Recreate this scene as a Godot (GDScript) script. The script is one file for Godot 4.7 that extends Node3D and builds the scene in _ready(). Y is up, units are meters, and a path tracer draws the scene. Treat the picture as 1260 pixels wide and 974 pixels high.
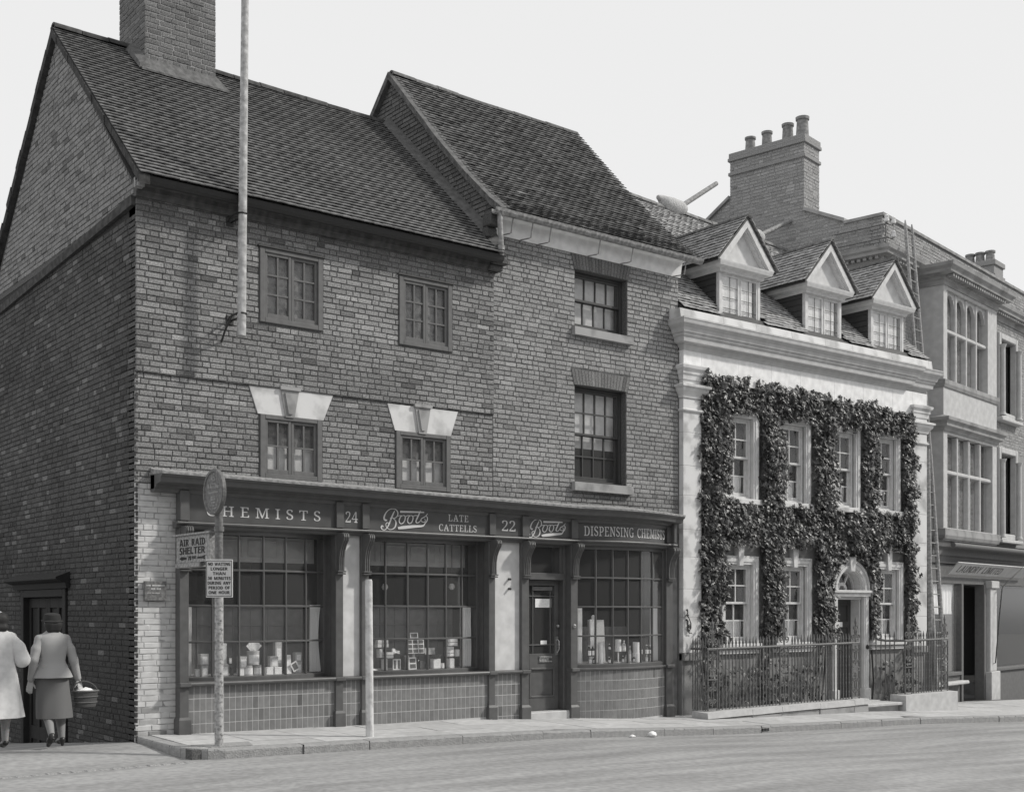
extends Node3D
# A chemist's shop, a taller house, an ivy-clad house and a bank in a sloping street. x runs along the fronts, +z towards the road, y up, metres.

const EYE := Vector3(-5.76, 1.58, 15.15)
const FACE := Transform3D(Basis.IDENTITY, Vector3.ZERO)                      # u = x, v = y, n = z
var SIDE := Transform3D(Basis(Vector3(0, 0, 1), Vector3(0, 1, 0), Vector3(-1, 0, 0)), Vector3.ZERO)   # u = z, n = -x
var rng := RandomNumberGenerator.new()
var M := {}
var names := {}
var tone_mats := {}
var comp := {}            # mean brightness of each pattern, so that a material keeps the base colour it is given
var pattern_mean := {}


class MB:
	var v := PackedVector3Array()
	var n := PackedVector3Array()
	var ix := PackedInt32Array()

	func tri(a: Vector3, b: Vector3, c: Vector3) -> void:
		var q := (b - a).cross(c - a)
		if q.length_squared() < 1e-18:
			return
		q = q.normalized()
		var k := v.size()
		v.append_array(PackedVector3Array([a, b, c]))
		n.append_array(PackedVector3Array([q, q, q]))
		ix.append_array(PackedInt32Array([k, k + 2, k + 1]))

	func quad(a: Vector3, b: Vector3, c: Vector3, d: Vector3) -> void:   # counter-clockwise from outside
		var q := (c - a).cross(d - b)
		if q.length_squared() < 1e-18:
			return
		q = q.normalized()
		var k := v.size()
		v.append_array(PackedVector3Array([a, b, c, d]))
		n.append_array(PackedVector3Array([q, q, q, q]))
		ix.append_array(PackedInt32Array([k, k + 2, k + 1, k, k + 3, k + 2]))

	func oquad(a: Vector3, b: Vector3, c: Vector3, d: Vector3, o: Vector3) -> void:   # turned away from o
		if (c - a).cross(d - b).dot((a + b + c + d) * 0.25 - o) < 0.0:
			quad(d, c, b, a)
		else:
			quad(a, b, c, d)

	func box(c: Vector3, s: Vector3, b := Basis.IDENTITY, bev := 0.0) -> void:
		var h := s * 0.5
		var g := minf(bev, minf(h.x, minf(h.y, h.z)) * 0.9)
		var P := func(sx: float, sy: float, sz: float, ax: int) -> Vector3:
			var p := Vector3(sx * h.x, sy * h.y, sz * h.z)
			if g > 0.0:
				if ax != 0:
					p.x -= sx * g
				if ax != 1:
					p.y -= sy * g
				if ax != 2:
					p.z -= sz * g
			return c + b * p
		for s1 in [-1.0, 1.0]:
			oquad(P.call(s1, -1, -1, 0), P.call(s1, 1, -1, 0), P.call(s1, 1, 1, 0), P.call(s1, -1, 1, 0), c)
			oquad(P.call(-1, s1, -1, 1), P.call(1, s1, -1, 1), P.call(1, s1, 1, 1), P.call(-1, s1, 1, 1), c)
			oquad(P.call(-1, -1, s1, 2), P.call(1, -1, s1, 2), P.call(1, 1, s1, 2), P.call(-1, 1, s1, 2), c)
			if g > 0.0:
				for s2 in [-1.0, 1.0]:
					oquad(P.call(s1, s2, -1, 0), P.call(s1, s2, 1, 0), P.call(s1, s2, 1, 1), P.call(s1, s2, -1, 1), c)
					oquad(P.call(s1, -1, s2, 0), P.call(s1, 1, s2, 0), P.call(s1, 1, s2, 2), P.call(s1, -1, s2, 2), c)
					oquad(P.call(-1, s1, s2, 1), P.call(1, s1, s2, 1), P.call(1, s1, s2, 2), P.call(-1, s1, s2, 2), c)
					for s3 in [-1.0, 1.0]:
						var t0: Vector3 = P.call(s1, s2, s3, 0)
						var t1: Vector3 = P.call(s1, s2, s3, 1)
						var t2: Vector3 = P.call(s1, s2, s3, 2)
						if (t1 - t0).cross(t2 - t0).dot(t0 - c) < 0.0:
							tri(t0, t2, t1)
						else:
							tri(t0, t1, t2)

	func span(a: Vector3, b: Vector3, bev := 0.0) -> void:   # box between two corners
		box((a + b) * 0.5, (b - a).abs(), Basis.IDENTITY, bev)

	func hexa(p: Array) -> void:   # bottom ring of four, top ring of four
		var o := Vector3.ZERO
		for q in p:
			o += q / 8.0
		oquad(p[0], p[1], p[2], p[3], o)
		oquad(p[4], p[5], p[6], p[7], o)
		for i in 4:
			var j := (i + 1) % 4
			oquad(p[i], p[j], p[j + 4], p[i + 4], o)

	func prism(poly: PackedVector2Array, t: Transform3D, d: float) -> void:
		if Geometry2D.is_polygon_clockwise(poly):
			poly.reverse()
		var f := Geometry2D.triangulate_polygon(poly)
		for i in range(0, f.size(), 3):
			var a := poly[f[i]]
			var b := poly[f[i + 1]]
			var c := poly[f[i + 2]]
			if (b - a).cross(c - a) < 0.0:
				var w := b
				b = c
				c = w
			tri(t * Vector3(a.x, a.y, d), t * Vector3(b.x, b.y, d), t * Vector3(c.x, c.y, d))
			tri(t * Vector3(a.x, a.y, 0), t * Vector3(c.x, c.y, 0), t * Vector3(b.x, b.y, 0))
		for i in poly.size():
			var a := poly[i]
			var b := poly[(i + 1) % poly.size()]
			quad(t * Vector3(a.x, a.y, 0), t * Vector3(b.x, b.y, 0), t * Vector3(b.x, b.y, d), t * Vector3(a.x, a.y, d))

	func sweep(prof: PackedVector2Array, path: PackedVector3Array, caps := true) -> void:   # profile (out, up), upwards on the outside
		var rows := []
		for i in path.size():
			var a := (path[i] - path[i - 1]) if i > 0 else (path[1] - path[0])
			var b := (path[i + 1] - path[i]) if i < path.size() - 1 else a
			a.y = 0
			b.y = 0
			var na := a.normalized().cross(Vector3.UP)
			var nb := b.normalized().cross(Vector3.UP)
			var m := (na + nb).normalized()
			m /= maxf(0.35, m.dot(na))
			var row := PackedVector3Array()
			for q in prof:
				row.append(path[i] + m * q.x + Vector3(0, q.y, 0))
			rows.append(row)
		for i in path.size() - 1:
			for j in prof.size() - 1:
				quad(rows[i][j], rows[i + 1][j], rows[i + 1][j + 1], rows[i][j + 1])
		if caps:
			var f := Geometry2D.triangulate_polygon(prof)
			for e in 2:
				var r: PackedVector3Array = rows[0] if e == 0 else rows[-1]
				var out: Vector3 = (path[0] - path[1]) if e == 0 else (path[-1] - path[-2])
				for i in range(0, f.size(), 3):
					if (r[f[i + 1]] - r[f[i]]).cross(r[f[i + 2]] - r[f[i]]).dot(out) < 0:
						tri(r[f[i]], r[f[i + 2]], r[f[i + 1]])
					else:
						tri(r[f[i]], r[f[i + 1]], r[f[i + 2]])

	func surf(rows: Array, wrap := false) -> void:   # smooth sheet through rows of points
		var w: int = rows[0].size()
		var k := v.size()
		for i in rows.size():
			for j in w:
				var up: Vector3 = rows[mini(i + 1, rows.size() - 1)][j] - rows[maxi(i - 1, 0)][j]
				var j0 := (j - 1 + w) % w if wrap else maxi(j - 1, 0)
				var j1 := (j + 1) % w if wrap else mini(j + 1, w - 1)
				var al: Vector3 = rows[i][j1] - rows[i][j0]
				var q := al.cross(up)
				v.append(rows[i][j])
				n.append(q.normalized() if q.length_squared() > 1e-16 else Vector3.UP)
		for i in rows.size() - 1:
			for j in (w if wrap else w - 1):
				var j1 := (j + 1) % w
				var a := k + i * w + j
				var b := k + i * w + j1
				var c := k + (i + 1) * w + j1
				var d := k + (i + 1) * w + j
				ix.append_array(PackedInt32Array([a, c, b, a, d, c]))

	func tube(path: PackedVector3Array, r, sides := 6, caps := true) -> void:
		var rows := []
		for i in path.size():
			var t := (path[mini(i + 1, path.size() - 1)] - path[maxi(i - 1, 0)]).normalized()
			var s := t.cross(Vector3(0.31, 0.2, 0.93) if absf(t.z) < 0.85 else Vector3.UP).normalized()
			var u := t.cross(s)
			var q: float = r[i] if r is Array or r is PackedFloat32Array else r
			var row := PackedVector3Array()
			for k in sides:
				var a := -TAU * k / sides
				row.append(path[i] + (s * cos(a) + u * sin(a)) * -q)
			rows.append(row)
		var flip := []
		for row in rows:
			var w := PackedVector3Array(row)
			w.reverse()
			flip.append(w)
		surf(flip, true)
		if caps:
			for e in 2:
				var row: PackedVector3Array = rows[0] if e == 0 else rows[-1]
				var o := path[0] if e == 0 else path[-1]
				var out := (path[0] - path[1]) if e == 0 else (path[-1] - path[-2])
				for k in sides:
					var a := row[k]
					var b := row[(k + 1) % sides]
					if (a - o).cross(b - o).dot(out) < 0:
						tri(o, b, a)
					else:
						tri(o, a, b)

	func lathe(prof: Array, t: Transform3D, seg := 12) -> void:   # (radius, height), upwards on the outside
		for j in prof.size() - 1:
			var p: Vector2 = prof[j]
			var q: Vector2 = prof[j + 1]
			var ra := []
			for w in [p, q]:
				var row := PackedVector3Array()
				for k in seg:
					var a := -TAU * k / seg
					row.append(t * Vector3(cos(a) * w.x, w.y, sin(a) * w.x))
				ra.append(row)
			if p.x < 1e-5 or q.x < 1e-5 or absf(p.y - q.y) < 1e-6:
				for k in seg:
					quad(ra[0][k], ra[0][(k + 1) % seg], ra[1][(k + 1) % seg], ra[1][k])
			else:
				surf(ra, true)

	func add(m: Mesh, t: Transform3D) -> void:
		for s in m.get_surface_count():
			var a := m.surface_get_arrays(s)
			var k := v.size()
			var av: PackedVector3Array = a[Mesh.ARRAY_VERTEX]
			var an: PackedVector3Array = a[Mesh.ARRAY_NORMAL]
			for i in av.size():
				v.append(t * av[i])
				n.append((t.basis * an[i]).normalized())
			if a[Mesh.ARRAY_INDEX] != null:
				for i in a[Mesh.ARRAY_INDEX]:
					ix.append(k + i)
			else:
				for i in av.size():
					ix.append(k + i)

	func wall(t: Transform3D, u0: float, u1: float, v0: float, v1: float, holes: Array, thick: float, n0 := 0.0) -> void:
		# holes: [u0, u1, v0, v1]; the front lies at n0, the back at n0 - thick
		var us := [u0, u1]
		var vs := [v0, v1]
		for h in holes:
			for k in 2:
				if h[k] > u0 and h[k] < u1:
					us.append(h[k])
				if h[k + 2] > v0 and h[k + 2] < v1:
					vs.append(h[k + 2])
		us.sort()
		vs.sort()
		var solid := func(i: int, j: int) -> bool:
			if i < 0 or j < 0 or i >= us.size() - 1 or j >= vs.size() - 1:
				return false
			var cu: float = (us[i] + us[i + 1]) * 0.5
			var cv: float = (vs[j] + vs[j + 1]) * 0.5
			for h in holes:
				if cu > h[0] and cu < h[1] and cv > h[2] and cv < h[3]:
					return false
			return true
		var nb := n0 - thick
		for i in us.size() - 1:
			for j in vs.size() - 1:
				if us[i + 1] - us[i] < 1e-5 or vs[j + 1] - vs[j] < 1e-5 or not solid.call(i, j):
					continue
				var a: float = us[i]
				var b: float = us[i + 1]
				var c: float = vs[j]
				var d: float = vs[j + 1]
				var o := t * Vector3((a + b) * 0.5, (c + d) * 0.5, (n0 + nb) * 0.5)
				oquad(t * Vector3(a, c, n0), t * Vector3(b, c, n0), t * Vector3(b, d, n0), t * Vector3(a, d, n0), o)
				oquad(t * Vector3(a, c, nb), t * Vector3(b, c, nb), t * Vector3(b, d, nb), t * Vector3(a, d, nb), o)
				if not solid.call(i - 1, j):
					oquad(t * Vector3(a, c, n0), t * Vector3(a, d, n0), t * Vector3(a, d, nb), t * Vector3(a, c, nb), o)
				if not solid.call(i + 1, j):
					oquad(t * Vector3(b, c, n0), t * Vector3(b, d, n0), t * Vector3(b, d, nb), t * Vector3(b, c, nb), o)
				if not solid.call(i, j - 1):
					oquad(t * Vector3(a, c, n0), t * Vector3(b, c, n0), t * Vector3(b, c, nb), t * Vector3(a, c, nb), o)
				if not solid.call(i, j + 1):
					oquad(t * Vector3(a, d, n0), t * Vector3(b, d, n0), t * Vector3(b, d, nb), t * Vector3(a, d, nb), o)

	func mesh() -> ArrayMesh:
		var a := []
		a.resize(Mesh.ARRAY_MAX)
		a[Mesh.ARRAY_VERTEX] = v
		a[Mesh.ARRAY_NORMAL] = n
		a[Mesh.ARRAY_INDEX] = ix
		var m := ArrayMesh.new()
		if ix.size():
			m.add_surface_from_arrays(Mesh.PRIMITIVE_TRIANGLES, a)
		return m


# ---------------------------------------------------------------- naming and parenting
func numbered(parent: Node, called: String) -> String:
	var key := str(parent.get_instance_id()) + called
	var k: int = names.get(key, 0)
	names[key] = k + 1
	return called if k == 0 else "%s_%03d" % [called, k]


func tag(o: Node3D, label: String, category: String, group := "") -> Node3D:
	o.set_meta("label", label)
	o.set_meta("category", category)
	if group:
		o.set_meta("group", group)
	return o


func thing(called: String, label: String, category: String, at := Vector3.ZERO, group := "") -> Node3D:
	var o := Node3D.new()
	o.name = numbered(self, called)
	add_child(o)
	o.position = at
	return tag(o, label, category, group)


func origin_of(p: Node) -> Vector3:
	var t := Vector3.ZERO
	while p != self:
		t += p.position
		p = p.get_parent()
	return t


func part(called: String, shape, mat: Material, parent: Node = self, label := "") -> MeshInstance3D:   # shapes are given in the scene's own metres
	var o := MeshInstance3D.new()
	o.name = numbered(parent, called)
	o.mesh = shape.mesh() if shape is MB else shape
	o.material_override = mat
	if parent != self:
		o.position = -origin_of(parent)
	parent.add_child(o)
	if label:
		o.set_meta("label", label)
	return o


func structure(called: String, shape, mat: Material) -> MeshInstance3D:
	var o := part(called, shape, mat)
	o.set_meta("kind", "structure")
	return o


func single(called: String, shape: MB, mat: Material, label: String, category: String, at: Vector3, group := "") -> MeshInstance3D:   # a thing of one mesh, its origin at its base
	for i in shape.v.size():
		shape.v[i] -= at
	var o := part(called, shape, mat)
	o.position = at
	tag(o, label, category, group)
	return o


func mb() -> MB:
	return MB.new()


func pv(a: Array) -> PackedVector2Array:
	var p := PackedVector2Array()
	for i in range(0, a.size(), 2):
		p.append(Vector2(a[i], a[i + 1]))
	return p


# ---------------------------------------------------------------- materials
func noise(seed_: int, freq: float, lo: float, hi: float, oct := 4, size := 512, kind := FastNoiseLite.TYPE_SIMPLEX_SMOOTH, mid := -1.0) -> NoiseTexture2D:
	var f := FastNoiseLite.new()
	f.seed = seed_
	f.noise_type = kind
	f.frequency = freq
	f.fractal_octaves = oct
	var t := NoiseTexture2D.new()
	t.width = size
	t.height = size
	t.seamless = true
	t.noise = f
	var g := Gradient.new()
	g.set_color(0, Color(lo, lo, lo))
	g.set_color(1, Color(hi, hi, hi))
	if mid >= 0.0:
		g.add_point(0.5, Color(mid, mid, mid))
	t.color_ramp = g
	var c: float = mid if mid >= 0.0 else (lo + hi) * 0.5
	pattern_mean[t] = (pow(lo, 2.2) + pow(hi, 2.2) + 4.0 * pow(c, 2.2)) / 6.0
	return t


func gray(v: float) -> Color:
	return Color(v, v, v).linear_to_srgb()


func mk(called: String, v: float, rough := 0.9, tex: Texture2D = null, per_m := 1.0, bump: Texture2D = null, bump_cm := 0.3, spec := 0.3, coloured := false) -> StandardMaterial3D:
	var m := StandardMaterial3D.new()
	m.resource_name = called
	comp[called] = pattern_mean[tex] if tex else 1.0
	m.albedo_color = gray(v if coloured else minf(0.95, v / comp[called]))
	m.roughness = rough
	m.metallic_specular = spec
	m.uv1_triplanar = true
	m.uv1_world_triplanar = true
	m.uv1_scale = Vector3.ONE * per_m
	if tex:
		m.albedo_texture = tex
	if bump:
		m.heightmap_enabled = true
		m.heightmap_texture = bump
		m.heightmap_scale = bump_cm * 0.2
	m.vertex_color_use_as_albedo = coloured
	M[called] = m
	return m


func toned(base: String, v: float) -> StandardMaterial3D:   # the material in one of its tones
	var k := clampi(int(round(v * 100.0)), 1, 90)
	var key := "%s%d" % [base, k]
	if not tone_mats.has(key):
		var m: StandardMaterial3D = M[base].duplicate()
		m.vertex_color_use_as_albedo = false
		m.albedo_color = gray(minf(0.95, k / 100.0 / comp[base]))
		m.resource_name = base
		tone_mats[key] = m
	return tone_mats[key]


func make_materials() -> void:
	var grain := noise(1, 0.03, 0.6, 1.0, 5)
	var mottle := noise(2, 0.012, 0.6, 1.0, 5)
	var soft := noise(3, 0.008, 0.88, 1.0, 3)
	var pit := noise(4, 0.09, 0.0, 1.0, 4)
	var lump := noise(5, 0.03, 0.0, 1.0, 4)
	var speck := noise(6, 0.2, 0.55, 1.0, 2)
	var stain := noise(7, 0.006, 0.72, 1.0, 5, 512, FastNoiseLite.TYPE_SIMPLEX_SMOOTH, 0.97)
	var dirt := noise(8, 0.006, 0.45, 1.0, 5, 512, FastNoiseLite.TYPE_SIMPLEX_SMOOTH, 0.95)
	mk("wood_soot", 0.025, 0.7, soft, 1.5)
	mk("board_white", 0.85, 0.8, soft, 1.0, pit, 0.03)
	mk("brick", 1.0, 0.95, grain, 2.2, pit, 0.5, 0.25, true)
	mk("paint", 1.0, 0.85, soft, 1.2, pit, 0.3, 0.3, true)
	mk("tile", 1.0, 0.9, mottle, 1.1, pit, 0.25, 0.3, true)
	mk("mortar_dark", 0.13, 0.95, grain, 2.0, pit, 0.5)
	mk("mortar_mid", 0.12, 0.95, grain, 2.0, pit, 0.5)
	mk("mortar_light", 0.3, 0.95, grain, 2.0, pit, 0.4)
	mk("mortar_soot_shade", 0.05, 0.95, grain, 2.0, pit, 0.5)  # dark from soot, with lane shade mixed into the colour
	mk("mortar_paint", 0.42, 0.9, mottle, 0.8, pit, 0.3)
	mk("fillet", 0.14, 0.95, mottle, 1.3, lump, 1.2)
	mk("stone", 0.5, 0.88, soft, 0.9, pit, 0.15)
	mk("stone_dull", 0.33, 0.9, stain, 0.6, pit, 0.2)
	mk("stone_white", 0.62, 0.85, stain, 0.5, pit, 0.12)
	mk("plaster", 0.6, 0.85, soft, 0.8, pit, 0.06)
	mk("plaster_grey", 0.24, 0.9, stain, 0.6, pit, 0.12)
	mk("wood_dark", 0.055, 0.5, soft, 1.5, null, 0.1, 0.45)
	mk("wood_shop", 0.105, 0.45, soft, 1.2, pit, 0.03, 0.45)
	mk("fascia", 0.085, 0.4, soft, 0.9, pit, 0.02, 0.5)
	mk("lead_top", 0.3, 0.7, mottle, 2.0, lump, 0.5)
	mk("wood_grey", 0.15, 0.7, soft, 1.5, pit, 0.08)
	mk("wood_eaves", 0.1, 0.8, mottle, 1.0, pit, 0.1)
	mk("wood_white", 0.62, 0.6, soft, 1.2, pit, 0.04)
	mk("wood_old", 0.34, 0.85, mottle, 2.5, pit, 0.15)
	mk("cove", 0.7, 0.85, stain, 0.5, pit, 0.08)
	mk("iron", 0.03, 0.5, soft, 3.0, null, 0.1, 0.5)
	mk("iron_grey", 0.15, 0.6, mottle, 3.0, pit, 0.08, 0.5)
	mk("pipe", 0.3, 0.6, mottle, 2.0)
	mk("letter", 0.62, 0.5)
	mk("black_paint", 0.02, 0.5)
	mk("letter_dim", 0.3, 0.6)
	mk("glaze", 1.0, 0.45, soft, 1.5, null, 0.1, 0.35, true)
	mk("grout", 0.5, 0.9)
	mk("paving", 1.0, 0.9, soft, 1.0, pit, 0.2, 0.25, true)
	mk("paving_bed", 0.12, 0.95, grain, 2.0)
	mk("kerb", 0.32, 0.9, soft, 2.0, lump, 3.5)
	mk("road", 0.37, 0.92, noise(11, 0.03, 0.84, 1.0, 6), 0.5, noise(12, 0.25, 0.0, 1.0, 3), 0.35, 0.3)
	M.road.detail_enabled = true
	M.road.detail_blend_mode = BaseMaterial3D.BLEND_MODE_MUL
	M.road.detail_albedo = noise(18, 0.012, 0.8, 1.0, 3)
	M.road.detail_uv_layer = BaseMaterial3D.DETAIL_UV_2
	M.road.uv2_triplanar = true
	M.road.uv2_world_triplanar = true
	M.road.uv2_scale = Vector3(0.035, 0.2, 0.22)
	mk("sett", 0.3, 0.85, grain, 2.0, lump, 0.6)
	mk("net", 0.92, 0.9)
	mk("blind", 0.6, 0.9, soft, 1.5)
	mk("blind_dark", 0.16, 0.9, dirt, 2.0)
	mk("blind_white", 0.72, 0.9, soft, 1.5)
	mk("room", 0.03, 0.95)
	mk("panel", 0.24, 0.6, soft, 1.0)
	mk("added_pelmet", 0.38, 0.7, soft, 1.0)  # for panels added in place of reflections; the display bed shares it
	mk("paper", 0.82, 0.8, soft, 6.0)
	mk("card", 0.5, 0.8, soft, 6.0)
	mk("card_dark", 0.12, 0.7, soft, 6.0)
	mk("photo", 0.16, 0.4, noise(13, 0.03, 0.15, 1.0, 3), 12.0)
	mk("bottle_dark", 0.03, 0.15, null, 1.0, null, 0.1, 0.6)
	mk("porcelain", 0.7, 0.25, null, 1.0, null, 0.1, 0.5)
	mk("brass", 0.5, 0.3, mottle, 4.0)
	M.brass.metallic = 0.7
	mk("jacket", 0.36, 0.95, noise(14, 0.2, 0.7, 1.0, 2), 4.0, speck, 0.3)
	mk("skirt", 0.14, 0.95, noise(15, 0.2, 0.75, 1.0, 2), 4.0, speck, 0.2)
	mk("felt", 0.04, 0.95)
	mk("hair", 0.035, 0.6, noise(16, 0.2, 0.5, 1.0, 2), 8.0)
	mk("skin", 0.33, 0.6, soft, 6.0)
	M.skin.subsurf_scatter_enabled = true
	M.skin.subsurf_scatter_strength = 0.1
	mk("glove", 0.5, 0.85)
	mk("coat", 0.6, 0.9, soft, 2.0, speck, 0.15)
	mk("leather", 0.02, 0.4, null, 1.0, null, 0.1, 0.5)
	mk("stocking", 0.24, 0.7)
	mk("wicker", 0.09, 0.8, grain, 6.0)
	mk("leaf", 1.0, 0.44, null, 1.0, null, 0.1, 0.5, true)
	M.leaf.backlight_enabled = true
	M.leaf.backlight = Color(0.25, 0.25, 0.25)
	mk("stem", 0.06, 0.9)
	mk("terracotta", 0.27, 0.9, mottle, 1.5, pit, 0.1)
	mk("pole_wood", 0.46, 0.8, mottle, 1.4, pit, 0.1)
	mk("sacking", 0.45, 0.95, mottle, 4.0, lump, 0.8)
	mk("sign_grey", 0.3, 0.5, mottle, 3.0, null, 0.1, 0.4)
	mk("sign_disc", 0.14, 0.5, mottle, 3.0, null, 0.1, 0.4)
	mk("sign_white", 0.62, 0.5, soft, 3.0)
	mk("pole_paint", 0.36, 0.6, noise(17, 0.02, 0.35, 1.0, 5, 512, FastNoiseLite.TYPE_SIMPLEX_SMOOTH, 0.9), 1.6, pit, 0.1)
	mk("post_white", 0.6, 0.7, stain, 1.6, pit, 0.1)
	var glass := StandardMaterial3D.new()
	glass.resource_name = "glass"
	glass.albedo_color = Color(0.9, 0.9, 0.9, 0.06)
	glass.transparency = BaseMaterial3D.TRANSPARENCY_ALPHA
	glass.roughness = 0.02
	M.glass = glass


# ---------------------------------------------------------------- bricks and tiles
var brick_meshes := []
var tile_meshes := []


func make_units() -> void:
	for k in 6:   # a unit brick: 1 x 1 face at z = 0, worn arrises, going back to -1
		var s := mb()
		var c := []
		for p in [[-1, -1], [1, -1], [1, 1], [-1, 1]]:
			c.append(Vector3(p[0] * (0.478 - rng.randf() * 0.03), p[1] * (0.43 - rng.randf() * 0.07), -rng.randf() * 0.16))
		var e := []
		for p in [[-1, -1], [1, -1], [1, 1], [-1, 1]]:
			e.append(Vector3(p[0] * (0.5 - rng.randf() * 0.012), p[1] * (0.5 - rng.randf() * 0.06), -0.24))
		s.quad(c[0], c[1], c[2], c[3])
		for i in 4:
			var j := (i + 1) % 4
			s.quad(e[i], e[j], c[j], c[i])
			s.quad(e[i] - Vector3(0, 0, 0.78), e[j] - Vector3(0, 0, 0.78), e[j], e[i])
		brick_meshes.append(s.mesh())
	for k in 6:   # a plain clay tile: 1 wide, real length up the slope, butt raised on the course below
		var s := mb()
		var x0 := -0.5 + rng.randf() * 0.02
		var x1 := 0.5 - rng.randf() * 0.02
		var b0 := -rng.randf() * 0.005
		var b1 := -rng.randf() * 0.005
		var za := 0.036 + rng.randf() * 0.003
		var zm := za + 0.004
		var l := 0.135
		var p := [Vector3(x0, b0, za), Vector3(0, (b0 + b1) * 0.5, zm), Vector3(x1, b1, za + rng.randf() * 0.003)]
		var q := [Vector3(x0, l, 0.006), Vector3(0, l, 0.009), Vector3(x1, l, 0.006)]
		for i in 2:
			s.quad(p[i], p[i + 1], q[i + 1], q[i])
			s.quad(p[i] - Vector3(0, 0, 0.016), p[i + 1] - Vector3(0, 0, 0.016), p[i + 1], p[i])
		s.quad(p[0] - Vector3(0, -l, 0.03), p[0] - Vector3(0, 0, 0.016), p[0], q[0])
		s.quad(p[2] - Vector3(0, 0, 0.016), p[2] - Vector3(0, -l, 0.03), q[2], p[2])
		tile_meshes.append(s.mesh())


func lay(list: Array, called: String, base: String, meshes: Array, rest: String, most := 300) -> void:
	# entries [owner, Transform3D, tone, apparent size]: the largest become pieces of their own, the others one mass per owner
	list.sort_custom(func(a, b): return a[3] > b[3])
	var left := {}
	for i in list.size():
		var e: Array = list[i]
		var k: int = rng.randi() % meshes.size()
		if i < most:
			var o := MeshInstance3D.new()
			o.name = numbered(e[0], called)
			o.mesh = meshes[k]
			o.material_override = toned(base, e[2])
			var t: Transform3D = e[1]
			t.origin -= origin_of(e[0])
			o.transform = t
			e[0].add_child(o)
		else:
			if not left.has(e[0]):
				left[e[0]] = []
				for q in meshes.size():
					left[e[0]].append([])
			left[e[0]][k].append(e)
	for owner_ in left:
		for k in meshes.size():
			var l: Array = left[owner_][k]
			if l.is_empty():
				continue
			var mm := MultiMesh.new()
			mm.transform_format = MultiMesh.TRANSFORM_3D
			mm.use_colors = true
			mm.mesh = meshes[k]
			mm.instance_count = l.size()
			for i in l.size():
				mm.set_instance_transform(i, l[i][1])
				var g: float = l[i][2] / comp[base]
				mm.set_instance_color(i, Color(g, g, g))
			var o := MultiMeshInstance3D.new()
			o.name = numbered(owner_, rest)
			o.multimesh = mm
			o.material_override = M[base]
			o.position = -origin_of(owner_)
			o.set_meta("kind", "stuff")
			owner_.add_child(o)


func courses(list: Array, owner_: Node, t: Transform3D, v0: float, v1: float, spans: Callable, tone: Callable, h := 0.075, proud := 0.0, joint := 0.011, bond := 0) -> void:
	# spans(v) gives the stretches of wall [[u0, u1], ...] at height v; tone(u, v) the brick's own grey
	var rows := int(round((v1 - v0) / h))
	h = (v1 - v0) / rows
	for r in rows:
		var v := v0 + (r + 0.5) * h
		for sp in spans.call(v):
			var u: float = floorf(sp[0] / 0.345) * 0.345 - 0.345 + (0.1725 if r % 2 else 0.0) + rng.randf_range(-0.02, 0.02)
			var k := 0
			var from: float = sp[0]
			while from < sp[1] - 0.02:
				var full := 0.23
				if bond == 0 and (k % 2 and rng.randf() < 0.82 or rng.randf() < 0.06) or bond == 1 and r % 4 == 3:
					full = 0.115
				elif bond == 2:
					full = 0.23 if rng.randf() < 0.72 else 0.115
				k += 1
				u += full * rng.randf_range(0.94, 1.06)
				if u <= from + 0.045:
					continue
				var to := minf(u, sp[1])
				if sp[1] - to < 0.05:
					to = sp[1]
				var w: float = to - from - joint
				var c := Vector3((from + to) * 0.5, v + rng.randf_range(-0.002, 0.002), proud + rng.randf_range(-0.003, 0.003))
				from = to
				if w < 0.02:
					continue
				var turn := Basis.from_euler(Vector3(rng.randf_range(-0.03, 0.03), rng.randf_range(-0.018, 0.018), rng.randf_range(-0.008, 0.008)))
				var b := t.basis * turn * Basis.from_scale(Vector3(w, h - joint * rng.randf_range(0.8, 1.2), 0.035))
				var at := t * c
				var to_eye := EYE - at
				list.append([owner_, Transform3D(b, at), tone.call(c.x, c.y), w * h * maxf(0.0, t.basis.z.dot(to_eye.normalized())) / to_eye.length_squared()])


func minus(a: float, b: float, cuts: Array) -> Array:   # [a, b] without the cuts [c0, c1]
	var out := [[a, b]]
	for c in cuts:
		var next := []
		for s in out:
			if c[1] <= s[0] or c[0] >= s[1]:
				next.append(s)
				continue
			if c[0] - s[0] > 0.03:
				next.append([s[0], c[0]])
			if s[1] - c[1] > 0.03:
				next.append([c[1], s[1]])
		out = next
	return out


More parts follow.
